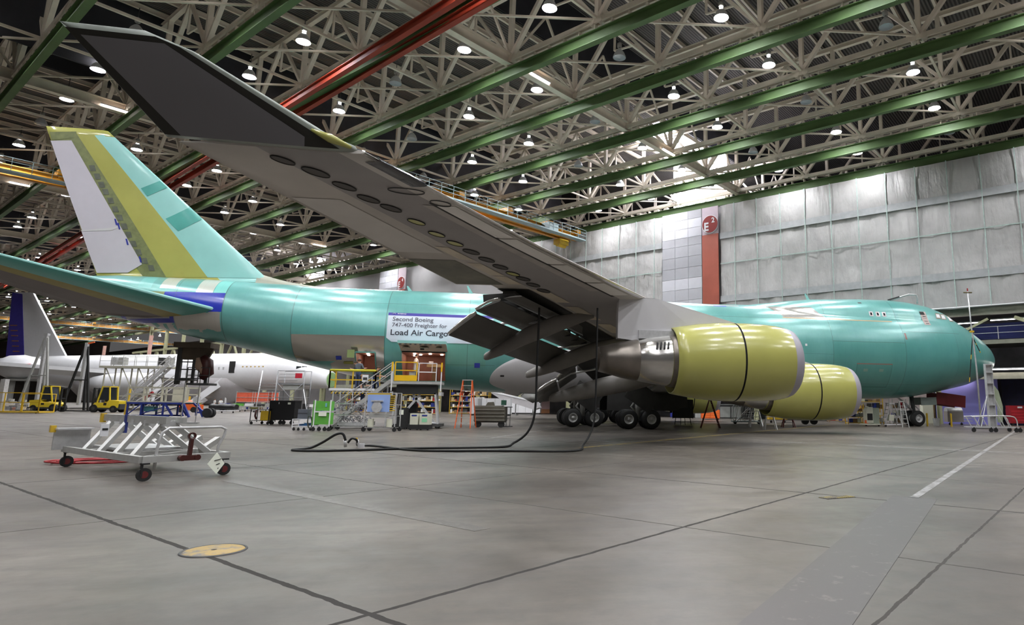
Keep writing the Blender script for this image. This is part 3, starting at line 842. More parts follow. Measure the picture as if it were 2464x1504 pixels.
hull_patch('drain_mast', M_black, 40.35, 40.6, 3.28, 3.38, off=.2)

# ---- wings
WS = [(2.4, 17.7, 33.6, 3.35, 1.75), (12.0, 26.6, 36.9, 4.45, 1.15), (20.8, 34.8, 41.6, 5.87, .62), (26.0, 39.7, 44.85, 6.62, .45), (31.0, 44.15, 48.1, 7.42, .34)]
def wsec(y):
    for (a, b) in zip(WS, WS[1:]):
        if y <= b[0]: break
    t = (y-a[0])/(b[0]-a[0]); return [a[i]+(b[i]-a[i])*t for i in range(5)]
def foil(c):          # half thickness 0..1 of max
    return 2.1*(.2969*sqrt(c)-.126*c-.3516*c*c+.2843*c**3-.1015*c**4)*5*.2*5/ .62*.30
def wing_pt(y, c, lower=True):
    _, xl, xt, z, th = wsec(y)
    zc = z-.18*c*(xt-xl)*.14
    camber = .03*(xt-xl)*sin(pi*c)*.5
    f = max(foil(c), 0.004)
    zz = zc+camber+(-f*th*.5 if lower else f*th*.5)
    return xl+(xt-xl)*c, zz
CS = [0, .01, .03, .06, .10, .15, .22, .3, .4, .5, .6, .7, .8, .9, 1.0]
def make_wing(sg):
    w = MB(); ys = [2.4, 4, 6, 8, 10, 12, 13.5, 15, 17, 19, 20.8, 22.2, 22.21, 24, 26, 28, 29.5, 31.0]
    rings = []; info = []
    for y in ys:
        cm = .80 if y < 22.205 else 1.0
        cs = [c*cm if c > .7 else c for c in CS]; cs = [c for c in CS if c < cm]+[cm]
        while len(cs) < len(CS): cs.insert(-1, cs[-2]+(cs[-1]-cs[-2])*.5)
        ring = [W(wing_pt(y, c, False)[0], sg*y, wing_pt(y, c, False)[1]) for c in reversed(cs)]+[W(wing_pt(y, c)[0], sg*y, wing_pt(y, c)[1]) for c in cs[1:]]
        rings.append(ring); info.append(cs)
    N_ = len(rings[0]); P = [p for r in rings for p in r]; F = []; MI = []
    k0 = len(CS)-1
    for i in range(len(rings)-1):
        for k in range(N_-1):
            a = i*N_+k; q = (a, a+1, a+1+N_, a+N_)
            F.append(q if sg < 0 else tuple(reversed(q)))
            cc = (k-k0) if k >= k0 else -1
            c = info[i][cc] if cc >= 0 else 0; y = ys[i]
            if cc < 0: MI.append(0)
            elif c < .03: MI.append(4)
            elif c < .15: MI.append(1)
            elif c < .55: MI.append(2)
            else: MI.append(3)
    for j, f in enumerate(F): w.f.append(f); w.mi.append(MI[j]); w.sm.append(True)
    w.v = [tuple(p) for p in P]
    for e, rev in ((0, sg > 0), (len(rings)-1, sg < 0)):
        f = tuple(range(e*N_, (e+1)*N_)); w.f.append(tuple(reversed(f)) if rev else f); w.mi.append(1); w.sm.append(False)
    cove = [i for i, y in enumerate(ys)]
    for i in range(len(rings)-1):
        a = i*N_; b_ = a+N_-1; f = (a, a+N_, b_+N_, b_)
        w.f.append(f); w.mi.append(5); w.sm.append(False)
    o = w.build('wing', [M_wingl, M_wingl, M_wingd, mat('wing_aft_grey', (.50, .465, .42), .5, vary=.1, scale=.5), M_bare, M_cove_shade], PLANE)
    if sg > 0: o['label'] = 'near wing reaching out over the floor towards the camera'
    def plate(name, m, y0, y1, c0, c1, off=.02, parent=o, n=6, c0b=None, c1b=None):
        b = MB(); V = []; c0b = c0 if c0b is None else c0b; c1b = c1 if c1b is None else c1b
        for i in range(n+1):
            t = i/n; y = y0+(y1-y0)*t
            for k in range(n+1):
                s_ = k/n; ca = c0+(c0b-c0)*t; cb = c1+(c1b-c1)*t; c = ca+(cb-ca)*s_
                x, z = wing_pt(y, c); V.append(W(x, sg*y, z-off))
        F = [(i*(n+1)+k, i*(n+1)+k+1, (i+1)*(n+1)+k+1, (i+1)*(n+1)+k) for i in range(n) for k in range(n)]
        if sg > 0: F = [tuple(reversed(f)) for f in F]
        b.add(V, F, 0, True); return b.build(name, m, parent)
    if sg > 0:
        # slat panels with dark gaps between, light fill panels behind the leading edge
        ml = mat('slat_panel', (.82, .79, .75), .4, vary=.1, scale=.35)
        seg = [(21.6, 22.9), (23.0, 24.6), (24.7, 26.6), (26.7, 28.6)]
        plate('gap_seal', M_cove_shade, 21.4, 28.75, .150, .172, .012)
        plate('gap_seal', M_cove_shade, 13.0, 20.4, .135, .150, .012)
        for a, c in seg: plate('slat', ml, a, c, .045, .152, .02)
        for a, c in ((13.1, 15.4), (15.5, 17.9), (18.0, 20.2)): plate('slat', ml, a, c, .035, .138, .02)
        plate('fill_panel', mat('fill_panel_grey', (.42, .39, .36), .5, vary=.1), 22, 28.6, .175, .24, .012)
        for y, c, rx in ((29.35, .17, .42), (28.75, .10, .22)):
            b = MB(); V = []; x0_, z0_ = wing_pt(y, c)
            for k in range(28):
                g = 2*pi*k/28; yy = y+.16*sin(g); cc = c+rx*cos(g)/4.2*1.0
                xx, zz = wing_pt(yy, cc); V.append(W(xx, sg*yy, zz-.02))
            for p, q in zip(V, V[1:]+V[:1]): b.bar(p, q, .02, .02)
            b.build('access_ring', M_dark, o)
        # row of oval tank covers
        px = [(680, 388, 0, .9), (760, 412, 0, 1.1), (829, 445, 0, 1), (887, 476, 0, 1), (941, 500, 0, 1), (1002, 534, 1, .9), (1051, 560, 1, .9), (1095, 584, 1, .95), (1134, 605, 0, 1), (1171, 625, 0, 1), (1204, 642, 0, 1), (1234, 658, 1, .95), (1259, 671, 0, 1), (1283, 686, 0, 1), (1308, 699, 0, 1)]
        for u, v, kind, sc in px:
            best = None
            for iy in range(120):
                y = 12+18.8*iy/119; p = atY(u, v, -y); xl, xt = wsec(y)[1:3]; c = (40-p.x-xl)/(xt-xl)
                if 0.02 < c < .98:
                    d = abs(p.z-wing_pt(y, c)[1])
                    if best is None or d < best[0]: best = (d, y, c)
            if not best: continue
            _, y, c = best; b = MB(); V = []; ch = wsec(y)[2]-wsec(y)[1]
            for k in range(24):
                g = 2*pi*k/24; yy = y+.21*sc*cos(g); dx = .21*sc*cos(g)*.8+.20*sc*sin(g)
                xl, xt = wsec(yy)[1:3]; x_, z_ = wsec(y)[1]+c*ch+dx, 0
                cc = (x_-xl)/(xt-xl); xx, zz = wing_pt(yy, min(max(cc, .01), .99)); V.append(W(xx, sg*yy, zz-.022))
            b.add(V, [tuple(range(24)) if sg < 0 else tuple(reversed(range(24)))])
            ov = b.build('tank_cover', M_olive if kind else mat('tank_cover_dark', (.07, .062, .055), .5, vary=.1), o)
            if kind: ov['label'] = 'yellow-green oval tank cover'
            b = MB()
            for p, q in zip(V, V[1:]+V[:1]): b.bar(p, q, .025, .02)
            b.build('cover_rim', M_cove_shade, o)
        # pale repair panels on the aft underside
        for a, c, e, f in ((24.7, 25.7, .60, .68), (23.3, 24.4, .60, .68), (22.4, 23.2, .60, .68), (20.4, 21.9, .52, .60), (18.2, 19.9, .51, .59), (16.2, 17.6, .50, .58)):
            plate('trailing_panel', M_tan, a, c, e, f, .015)
        plate('shade_plate', M_cove_shade, 12.6, 21.9, .615, .80, .03)  # black plate paints the deep shade under the wing around the flap cove
        plate('shade_plate', M_cove_shade, 3.6, 11.6, .64, .80, .03)  # same painted shade nearer the wing root
        plate('aileron_plate', mat('bare_olive_panel', (.12, .115, .075), .4, vary=.3, scale=1.5), 22.3, 24.6, .72, .99, .012)
        plate('aileron_plate', M_wingl, 25.2, 28.6, .70, .97, .012)
        # tip: faired tip block, lamp window, yellow-green winglet foot
        xt, zt = wing_pt(31, .0)
    # winglet
    b = MB(); rings = []
    for t in [0, .06, .14, .3, .5, .7, .85, 1.0]:
        y = 31.0+.12*t+1.05*t; z = 7.42+1.85*t-.0*t
        if t == 0: y = 30.95
        xl = 44.35+3.75*t-.15*(1-t)*0; xr = 48.35+1.65*t
        if t < .14: xl = 44.3+.3*t/.14*.6
        if t > .9: xl = 48.45
        th = .20*(1-.7*t)
        nv = Vector((0, .87, -.49))
        ring = []
        for c in (0, .03, .1, .25, .5, .75, 1.0):
            f = max(foil(c), .02)*th; xx = xl+(xr-xl)*c; ring.append(W(xx, sg*(y+nv.y*f), z+nv.z*f))
        for c in (.75, .5, .25, .1, .03):
            f = max(foil(c), .02)*th; xx = xl+(xr-xl)*c; ring.append(W(xx, sg*(y-nv.y*f), z-nv.z*f))
        rings.append(ring)
    b.loft(rings); wl = b.build('winglet', [mat('winglet_edge', (.30, .33, .29), .4, vary=.05)], o)
    if sg > 0:
        # dark outer face panel and black border bands
        def wl_plate(name, m, rows, off):
            V = []
            for t, ca, cb in rows:
                y = 31.0+1.17*t; z = 7.42+1.85*t; xl = 44.35+3.75*t if t <= .9 else 44.35+3.75*.9+(48.45-47.72)*(t-.9)*10; xr = 48.35+1.65*t; th = .20*(1-.7*t)
                for q in range(7):
                    c = ca+(cb-ca)*q/6; f = max(foil(min(max(c, 0), 1)), .02)*th+off
                    V.append(W(xl+(xr-xl)*c, y+.87*f, z-.49*f))
            n_ = len(rows); bb = MB(); bb.add(V, [(i*7+q+1, i*7+q, (i+1)*7+q, (i+1)*7+q+1) for i in range(n_-1) for q in range(6)], 0, True); return bb.build(name, m, wl)
        T_ = [.02, .12, .25, .4, .55, .7, .8, .88]
        wl_plate('winglet_band', mat('winglet_black', (.012, .011, .008), .5, vary=.1), [(t, .07, .995) for t in T_+[.955]], .018)
        wl_plate('winglet_skin', mat('winglet_grey', (.14, .136, .143), .55, vary=.04, scale=.4), [(t, .17 if t > .1 else .26, .91) for t in T_+[.90]], .03)
        b = MB(); b.tube([W(44.45, 31.1, 7.47), W(44.9, 31.2, 7.62), W(45.3, 31.3, 7.75)], [.04, .11, .03], 8); b.build('winglet_foot', M_olive, wl)
        # tip lamp glass
        b = MB(); V = []
        for i in range(9):
            y = 29.6+1.1*i/8
            r_ = []
            for c, lo in ((.10, False), (.04, False), (.012, False), (0, True), (.012, True), (.04, True), (.085, True)):
                x, z = wing_pt(y, c, lo); x -= .035 if c < .05 else .01; r_.append(W(x, sg*y, z+(-.025 if lo else .025)))
            V.append(r_)
        b.loft(V, cap=False, closed=False); b.build('tip_lamp_glass', mat('lamp_glass_dark', (.01, .01, .012), .05, vary=0, spec=1, coat=1), o)
    return o
WR = make_wing(1); WL = make_wing(-1)
# ---- flaps
def flap(sg, y0, y1, secs0, secs1, parent):
    """secs: fore, mid, aft panel chord lines [(x,z),(x,z)] at the outer and inner end"""
    out = []
    for k, ((p0, q0), (p1, q1)) in enumerate(zip(secs0, secs1)):
        b = MB(); rings = []
        for (p, q, y) in ((p0, q0, y0), (p1, q1, y1)):
            d = Vector((q[0]-p[0], q[1]-p[1])); L = d.length; d.normalize(); nrm = Vector((-d.y, d.x))
            ring = []
            for c in (0, .04, .12, .3, .6, 1.0): f = foil(c)*.075*L+.004; ring.append((p[0]+d.x*c*L+nrm.x*f, p[1]+d.y*c*L+nrm.y*f+.03*L*sin(pi*c)))
            for c in (.6, .3, .12, .04): f = -foil(c)*.06*L-.004; ring.append((p[0]+d.x*c*L+nrm.x*f, p[1]+d.y*c*L+nrm.y*f+.03*L*sin(pi*c)))
            rings.append([W(a, sg*y, z) for a, z in ring])
        b.loft(rings); b.mi[-1] = b.mi[-2] = 1
        fl = b.build('flap', [mat('flap_skin', (.11, .105, .095), .45, vary=.1, scale=.5), M_bare], parent); out.append(fl)
        # bright rolled end rib
        p, q = p0, q0; e = MB(); pts = [W(p[0]+(q[0]-p[0])*t, sg*(y0+.03), p[1]+(q[1]-p[1])*t+.05+.10*sin(pi*t)) for t in (0, .25, .5, .75, 1)]
        if k > 0: e.tube(pts, .055, 6); e.build('end_rib', M_bare, fl)
    return out
def shift(secs, dx, dz, s=1.0):
    o = []
    x0, z0 = secs[0][0]
    for p, q in secs: o.append(((x0+(p[0]-x0)*s+dx, z0+(p[1]-z0)*s+dz), (x0+(q[0]-x0)*s+dx, z0+(q[1]-z0)*s+dz)))
    return o
SO = [((40.05, 5.62), (40.75, 5.50)), ((40.85, 5.42), (41.75, 4.98)), ((41.72, 4.88), (42.69, 4.03))]
SI = [((35.7, 4.15), (36.5, 3.95)), ((36.55, 3.72), (37.55, 2.98)), ((37.6, 2.85), (38.72, 2.1))]
for sg, wo in ((1, WR), (-1, WL)):
    flap(sg, 21.9, 13.3, SO, shift(SO, -5.42, -.95, 1.05), wo)
    flap(sg, 10.4, 3.75, SI, shift(SI, -1.0, -.35, 1.1), wo)
    # struts that carry the flaps
    for y, pts in ((19.2, [(38.6, 5.0), (40.6, 4.9), (41.9, 4.4)]), (15.3, [(36.0, 4.5), (38.2, 4.2), (39.5, 3.7)]), (8.6, [(33.6, 3.9), (36.6, 3.3), (37.9, 2.5)])):
        MB().tube([W(a, sg*y, z) for a, z in pts], .07, 6).build('flap_link', M_galv, wo)
    # canoe fairings
    for y, pts, rw in ((19.5, [(36.9, 5.22), (37.6, 5.0), (38.6, 4.62), (39.8, 4.1), (40.7, 3.62), (41.25, 3.38)], .34), (15.5, [(33.8, 4.75), (34.8, 4.45), (36.2, 3.95), (37.8, 3.35), (38.8, 3.0), (39.35, 2.84)], .36),
                       (8.6, [(29.4, 3.55), (31.0, 3.1), (32.9, 2.72), (34.9, 2.3), (36.6, 1.95), (37.55, 1.80)], .52)):
        prof = [.15, .62, 1.0, .95, .70, .46]; rings = []
        for (xa, z), f in zip(pts, prof):
            rings.append([W(xa, sg*(y+rw*.62*f*cos(2*pi*k/14)), z+.22*f+rw*1.15*f*sin(2*pi*k/14)) for k in range(14)])
        # rounded ends
        e0 = [Vector(sum((Vector(p) for p in rings[-1]), Vector()))/14]*14
        x_, y_, z_ = e0[0]; base_ = rings[-1]; dx_ = -.10*rw/.36; rings += [[(p[0]+dx_, y_+(p[1]-y_)*.85, z_-.03+(p[2]-z_)*.85) for p in base_], [(p[0]+dx_*1.8, y_+(p[1]-y_)*.5, z_-.05+(p[2]-z_)*.5) for p in base_]]
        bb = MB(); bb.loft(rings); bb.build('flap_track_fairing', mat('fairing_dark', (.20, .185, .17), .42, vary=.08), wo)
# open bay structure behind the wing box, above the flaps
for sg, wo in ((1, WR), (-1, WL)):
    b = MB(); b.prism([(40-36.9, -12.2*sg), (40-41.0, -21.9*sg), (40-38.8, -21.9*sg), (40-34.6, -12.2*sg)], 0, 1) if False else None
    for k in range(12):
        y = 12.6+k*.8; _, xl, xt, z, th = wsec(y); xm = xl+.80*(xt-xl)
        bb = MB(); bb.bar(W(xm-.1, sg*y, z-.12*(xt-xl)*.2-.15), W(xm+.85, sg*y, z-.42), .05, .30)
        bb.build('bay_rib', M_cove_shade, wo)
    MB().bar(W(36.2, sg*12.4, 4.25), W(40.55, sg*22.0, 5.72), .5, .10).build('spoiler_panel', M_cove_shade, wo)
    MB().bar(W(33.6, sg*3.6, 3.1), W(36.2, sg*11.6, 4.1), 1.6, .14).build('spoiler_panel', M_cove_shade, wo)

# ---- engines and pylons
M_lip = mat('inlet_lip', (.36, .34, .38), .4, vary=.03)
def engine(y, x0, zc, label):
    t = thing('engine', None, None, (0, 0, 0)); t.parent = PLANE; t['label'] = label
    for k in ('category',):
        if k in t: del t[k]
    O = (40-x0, -y, zc)        # lathe t runs aft => negative X, so profiles use -t
    def L(prof, n=56): return MB().lathe([(-a, r) for a, r in prof], O, 'x', n)
    L([(-.02, 1.20), (0, 1.28), (.12, 1.40), (.30, 1.47), (.44, 1.505)]).build('inlet_lip', M_lip, t)
    L([(-.02, 1.20), (.10, 1.14), (.35, 1.12), (1.4, 1.16)]).build('inlet_duct', mat('duct_grey', (.3, .3, .31), .4, vary=.03), t)
    L([(.44, 1.505), (.8, 1.57), (1.3, 1.615), (1.9, 1.635), (2.62, 1.635)]).build('fan_cowl', M_olive, t)
    L([(2.62, 1.635), (2.63, 1.57), (2.69, 1.57), (2.70, 1.635)]).build('cowl_gap', M_black, t)
    L([(2.70, 1.635), (3.4, 1.62), (4.2, 1.55), (4.95, 1.43), (5.35, 1.35), (5.35, 1.31), (4.6, 1.36), (3.6, 1.36)]).build('reverser_cowl', M_olive, t)
    L([(3.6, 1.38), (3.62, 1.0)]).build('fan_bulkhead', M_black, t)
    L([(3.6, 1.12), (4.6, 1.16), (5.15, 1.12), (5.45, 1.06), (5.5, 1.0)]).build('fan_duct_ring', M_core, t)
    L([(5.45, 1.04), (5.5, 1.05), (6.1, .965), (6.75, .845), (6.78, .82)]).build('core_cowl', M_barrel, t)
    L([(6.76, .83), (6.84, .84), (7.4, .74), (8.0, .58), (8.35, .50), (8.35, .46), (7.6, .5)]).build('exhaust_nozzle', M_core, t)
    L([(7.6, .46), (7.62, .001)]).build('exhaust_plug', M_black, t)
    b = MB(); b.lathe([(-1.4, 1.16), (-1.42, .3), (-1.0, .12), (-.75, .001)], O, 'x', 24); b.build('spinner', M_dark, t)
    for k in range(22):
        g = 2*pi*k/22; c, s = cos(g), sin(g); c2, s2 = cos(g+.22), sin(g+.22)
        if k == 0: pass
        b = MB(); b.add([(O[0]-1.30, O[1]+.3*c, O[2]+.3*s), (O[0]-1.42, O[1]+.3*c2, O[2]+.3*s2), (O[0]-1.42, O[1]+1.13*c2, O[2]+1.13*s2), (O[0]-1.15, O[1]+1.13*c, O[2]+1.13*s)], [(0, 1, 2, 3)])
        b.build('fan_blade', M_galv, t)
    # louvre on the core cowl, starboard upper side
    for k in range(4):
        b = MB(); xx = O[0]-5.62-k*.15; g0, g1 = radians(118 if y > 0 else 62), radians(133 if y > 0 else 47)
        pts = [(xx-.02*i, O[1]+(1.03-.018*k)*cos(g)*1.0, O[2]+(1.03-.018*k)*sin(g)) for i, g in enumerate([radians(138)+(radians(158)-radians(138))*q/4 for q in range(5)])]
        b.tube(pts, .036, 6); b.build('louvre', M_black, t)
    # pylon
    poly = [(28.8, 3.35), (0, 0)]
    dx, dz = x0-28.6, zc-3.4
    P = [(31.0, 5.02), (34.6, 5.92), (35.6, 5.95), (36.15, 5.95), (36.2, 5.3), (36.2, 4.25), (35.4, 4.15), (34.2, 4.45), (33.2, 4.85), (31.0, 4.90)]
    if y < 15: P = [(31.0, 5.02), (33.2, 5.55), (35.4, 6.0), (38.6, 6.1), (39.5, 5.6), (37.6, 4.9), (36.2, 4.35), (34.2, 4.45), (33.2, 4.85), (31.0, 4.90)]
    b = MB(); pr_ = [(40-a-dx, z+dz) for a, z in P]; sgn = 1 if y > 0 else -1
    n_ = len(pr_); w_ = [.06, .24, .26, .24, .22, .2, .22, .22, .2, .06]
    V = [(p[0], -y-w, p[1]) for p, w in zip(pr_, w_)]+[(p[0], -y+w, p[1]) for p, w in zip(pr_, w_)]
    b.add(V, [tuple(range(n_)), tuple(reversed(range(n_, 2*n_)))]+[((k+1) % n_, k, k+n_, (k+1) % n_+n_) for k in range(n_)])
    b.build('pylon', M_fair, t)
    b = MB(); b.box((40-x0-6.0, -y, zc+1.02), (1.5, .62, .34)); b.build('pylon_foot', M_galv, t)
    return t
engine(20.83, 28.55, 3.36, 'outboard engine under the near wing')
engine(11.7, 20.45, 2.36, 'inboard engine under the near wing')
engine(-11.7, 20.45, 2.36, 'inboard engine on the far side')
engine(-20.83, 28.55, 3.36, 'outboard engine on the far side')

# ---- fin
def surf(pts_fn, cs, stations, name, mats, parent, pick):
    """generic tapered surface: pts_fn(s, c, side)"""
    b = MB(); rings = []
    for s in stations: rings.append([pts_fn(s, c, 1) for c in reversed(cs)]+[pts_fn(s, c, -1) for c in cs[1:]])
    N_ = len(rings[0]); b.v = [tuple(p) for r in rings for p in r]
    for i in range(len(rings)-1):
        for k in range(N_-1):
            a = i*N_+k; b.f.append((a, a+1, a+1+N_, a+N_)); b.sm.append(True)
            kk = len(cs)-1-k-1 if k < len(cs)-1 else k-(len(cs)-1)
            b.mi.append(pick(stations[i], cs[kk], 1 if k < len(cs)-1 else -1))
        a = i*N_; b.f.append((a, a+N_, a+2*N_-1, a+N_-1)); b.sm.append(False); b.mi.append(pick(stations[i], 1, 1))
    for e in (0, len(rings)-1): b.f.append(tuple(range(e*N_, (e+1)*N_))); b.sm.append(False); b.mi.append(pick(stations[e], .5, 1))
    return b.build(name, mats, parent)
def finp(s, c, side):
    z = 9.35+(19.13-9.35)*s; xl = 55.85+(66.75-55.85)*s; xt = 66.15+(70.3-66.15)*s
    return W(xl+(xt-xl)*c, side*foil(c)*.42*(1-.6*s), z)
CF_ = [0, .01, .03, .07, .12, .2, .3, .4, .5, .6, .7, .75, .85, 1.0]
def pick_fin(s, c, sd):
    if s > .955: return 1
    return 0 if c < .28 else 1
FIN = surf(finp, CF_, [k/24 for k in range(25)], 'vertical_stabilizer', [M_primer_l, M_olive], PLANE, pick_fin)
def fin_plate(name, m, poly, parent=FIN, off=.02, side=1):
    n_ = 8; b = MB(); V = []
    (s0, c0), (s1, c1), (s2, c2), (s3, c3) = poly      # bottom front, bottom aft, top aft, top front
    for i in range(n_+1):
        t = i/n_
        for k in range(n_+1):
            q = k/n_; s = (s0+(s1-s0)*q)*(1-t)+(s3+(s2-s3)*q)*t; c = (c0+(c1-c0)*q)*(1-t)+(c3+(c2-c3)*q)*t
            x, y, z = finp(s, min(max(c, 0), 1), side); V.append((x, y-off*side, z))
    b.add(V, [(i*(n_+1)+k, i*(n_+1)+k+1, (i+1)*(n_+1)+k+1, (i+1)*(n_+1)+k) for i in range(n_) for k in range(n_)], 0, True)
    return b.build(name, m, parent)
def finsc(u, v):
    p = atY(u, v, 0); s = (p.z-9.35)/9.78; xl = 55.85+10.9*s; xt = 66.15+4.15*s; return (s, (40-p.x-xl)/(xt-xl))
fp = lambda *px: [finsc(*p) for p in px]
M_dark_olive = mat('thin_primer', (.19, .21, .09), .42, vary=.18, scale=3)
M_shade2 = mat('bare_spot', (.12, .13, .10), .4, vary=.2, scale=3)
for sd in (1, -1):
    fin_plate('leading_skin', M_primer_l, fp((500, 668), (405, 668), (405, 668), (500, 668)) if False else fp((645, 671), (503, 669), (228, 327), (252, 326)), side=sd, off=.012)
    fin_plate('spar_skin', M_olive, fp((503, 669), (403, 669), (188, 325), (228, 325)), side=sd, off=.014)
    fin_plate('rib_skin', M_dark_olive, fp((403, 668), (348, 668), (124, 322), (186, 322)), side=sd, off=.016)
    fin_plate('rudder', M_lav, fp((345, 637), (236, 655), (121, 339), (174, 339)), side=sd, off=.035)
fin_plate('rudder_lower', M_lav, fp((345, 637), (310, 657), (234, 657), (194, 555)), off=.04)
fin_plate('rudder_joint', M_fair, fp((292, 547), (270, 556), (194, 557), (194, 555)), off=.05)
for k, (u, v) in enumerate([(226, 405), (238, 425), (248, 445), (258, 462), (270, 483), (281, 504), (292, 524), (303, 545), (313, 565), (325, 587), (337, 607), (352, 628), (368, 645)]):
    fin_plate('thin_patch', M_shade2, fp((u+8, v+8), (u-6, v+8), (u-10, v-6), (u+4, v-6)), off=.03)
fin_plate('primer_band', M_primer, fp((404, 452), (357, 474), (342, 455), (386, 436)), off=.03)
fin_plate('primer_band', M_primer, fp((492, 525), (432, 558), (402, 528), (462, 497)), off=.03)
fin_plate('tip_cap_dark_band', M_dark_olive, fp((185, 332), (125, 338), (120, 318), (186, 318)), off=.03)  # darker band across the top of the fin
fin_plate('strake_panel', mat('grey_panel_strip', (.3, .3, .32), .4, vary=.05), fp((606, 617), (590, 622), (508, 540), (516, 536)), off=.03)
for (u, v) in ((282, 535), (289, 545), (309, 583), (341, 625)): fin_plate('hinge_pad', mat('hinge_blue', (.03, .04, .3), .4, vary=0), fp((u+4, v+8), (u, v+8), (u-4, v-7), (u, v-7)), off=.06)
# dorsal fillet
b = MB(); V = []
for k in range(13):
    t = k/12; x = 52.5+4.3*t; zt = lerp(CR, x)+.06+.65*t*t
    for q in range(7):
        g = -1+q/3; V.append(W(x, .5*g*(.3+.7*t), lerp(CR, x)-.25*abs(g)+(zt-lerp(CR, x))*(1-abs(g))**1.5-.02))
b.add(V, [(i*7+q, i*7+q+1, (i+1)*7+q+1, (i+1)*7+q) for i in range(12) for q in range(6)], 0, True)
b.build('dorsal_fillet', mat('fillet_grey', (.30, .31, .24), .45, vary=.06), PLANE)

# ---- tailplane
def make_tail(sg):
    def tp(s, c, side):
        y = 1.2+9.9*s; xl = 57.3+.90*(y-1.2)+0; xt = 65.0+.42*(y-1.2); z = 7.2+.185*(y-2.2)
        return W(xl+(xt-xl)*c, sg*y, z+side*foil(c)*(.62*(1-.55*s))-.25*c)
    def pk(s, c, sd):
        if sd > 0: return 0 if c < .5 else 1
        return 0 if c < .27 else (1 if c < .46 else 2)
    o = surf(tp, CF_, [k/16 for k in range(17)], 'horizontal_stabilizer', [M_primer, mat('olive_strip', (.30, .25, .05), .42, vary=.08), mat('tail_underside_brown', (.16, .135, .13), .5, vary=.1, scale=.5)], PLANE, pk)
    b = MB(); rings = []
    for k in range(17):
        s = k/16; rings.append([tp(s, .012, 1), tp(s, 0, 1), tp(s, .012, -1)])
    b.loft([[Vector(p)+Vector((.02, 0, 0)) for p in r] for r in rings], cap=False, closed=False)
    b.build('leading_edge', M_primer_l, o)
    return o
make_tail(1); make_tail(-1)

# ---- landing gear
def wheel(parent, c, side, R=.62, w=.44):
    b = MB(); O = c
    b.lathe([(-w/2, R*.5), (-w/2, R*.82), (-w*.36, R*.95), (-w*.2, R), (w*.2, R), (w*.36, R*.95), (w/2, R*.82), (w/2, R*.5)], O, 'y', 40)
    tyre = b.build('wheel', M_black, parent)
    for s in (-1, 1):
        b = MB(); y = s*w/2
        b.lathe([(y*.98, R*.52), (y*1.03, R*.47), (y*1.0, R*.42), (y*.6, R*.38), (y*.55, R*.2), (y*.9, R*.16), (y*1.0, R*.1), (y*1.02, .001)], O, 'y', 32)
        b.build('rim', mat('wheel_rim', (.45, .45, .44), .4, .3, vary=.1), tyre)
def gear(name, y, x, top, label=None, door=True):
    g = thing(name, None, None); g.parent = PLANE
    if label: g['label'] = label
    for dx in (-.735, .735):
        for dy in (-.56, .56): wheel(g, W(x+dx, y+dy, .62), 1)
        MB().cyl(W(x+dx, y, .62), .09, 1.5, 'y', 10).build('axle', M_dark, g)
    MB().bar(W(x-.9, y, .62), W(x+.9, y, .62), .28, .22).build('bogie_beam', M_dark, g)
    b = MB(); b.tube([W(x, y, .6), W(x, y, 1.5), W(x, y*.96, top)], [.14, .2, .24], 12); b.build('strut', M_grey, g)
    b = MB(); b.tube([W(x, y, .9), W(x+.45, y, 1.4), W(x+.1, y, 1.9)], .07, 6); b.tube([W(x, y, 1.5), W(x-1.4, y, 3.0)], .09, 6); b.build('side_brace', M_grey, g)
    if door: MB().bar(W(x-.9, y+(.75 if y > 0 else -.75), 1.5), W(x+.7, y+(.85 if y > 0 else -.85), 2.6), .06, 1.3).build('gear_door', M_cove_shade, g)
    return g
for s in (1, -1):
    gear('wing_gear', 5.5*s, 31.85, 3.6, 'wheel bogie under the near wing root' if s > 0 else None)
    gear('body_gear', 1.92*s, 34.95, 3.0, None)
# open keel doors
for s in (1, -1):
    MB().bar(W(28.0, s*1.6, 1.75), W(33.2, s*1.6, 1.75), .06, 1.3).build('keel_door', M_cove_shade, PLANE)
    MB().bar(W(28.2, s*4.4, 1.85), W(30.6, s*4.4, 1.6), .06, 1.0).build('keel_door', M_cove_shade, PLANE)
ng = thing('nose_gear', None, None); ng.parent = PLANE
for dy in (-.45, .45): wheel(ng, W(8.0, dy, .62), 1, .62, .40)
b = MB(); b.tube([W(8.0, 0, .62), W(8.0, 0, 1.2), W(8.15, 0, 2.5)], [.1, .15, .17], 12); b.build('strut', M_dark, ng)
b = MB(); b.tube([W(8.0, 0, 1.15), W(9.4, 0, 2.3)], .08, 8); b.tube([W(8.0, 0, 1.7), W(7.5, 0, 1.3), W(8.0, 0, .8)], .05, 6); b.build('drag_brace', M_galv, ng)
for s in (-1, 1):
    b = MB(); b.bar(W(6.3, s*.62, 2.25), W(3.7, s*.62, 1.95), .05, .95); b.build('nose_gear_door', mat('door_maroon', (.11, .01, .012), .45, vary=.1), PLANE)
    b = MB(); b.bar(W(7.8, s*.7, 1.95), W(6.4, s*.7, 2.0), .05, .6); b.build('nose_gear_door', mat('door_grey_green', (.2, .24, .22), .45, vary=.1), PLANE)
b = MB(); b.lathe([(0, .02), (.2, .16), (.6, .12), (.9, .01)], W(44.0, 0, 1.9)[:3], 'x', 10); 
MB().prism([(40-42.95, 2.3), (40-42.55, 2.3), (40-43.0, 1.75), (40-43.1, 1.75)], -.03, .03).build('belly_antenna', mat('antenna_red', (.2, .02, .02), .5, vary=0), PLANE)

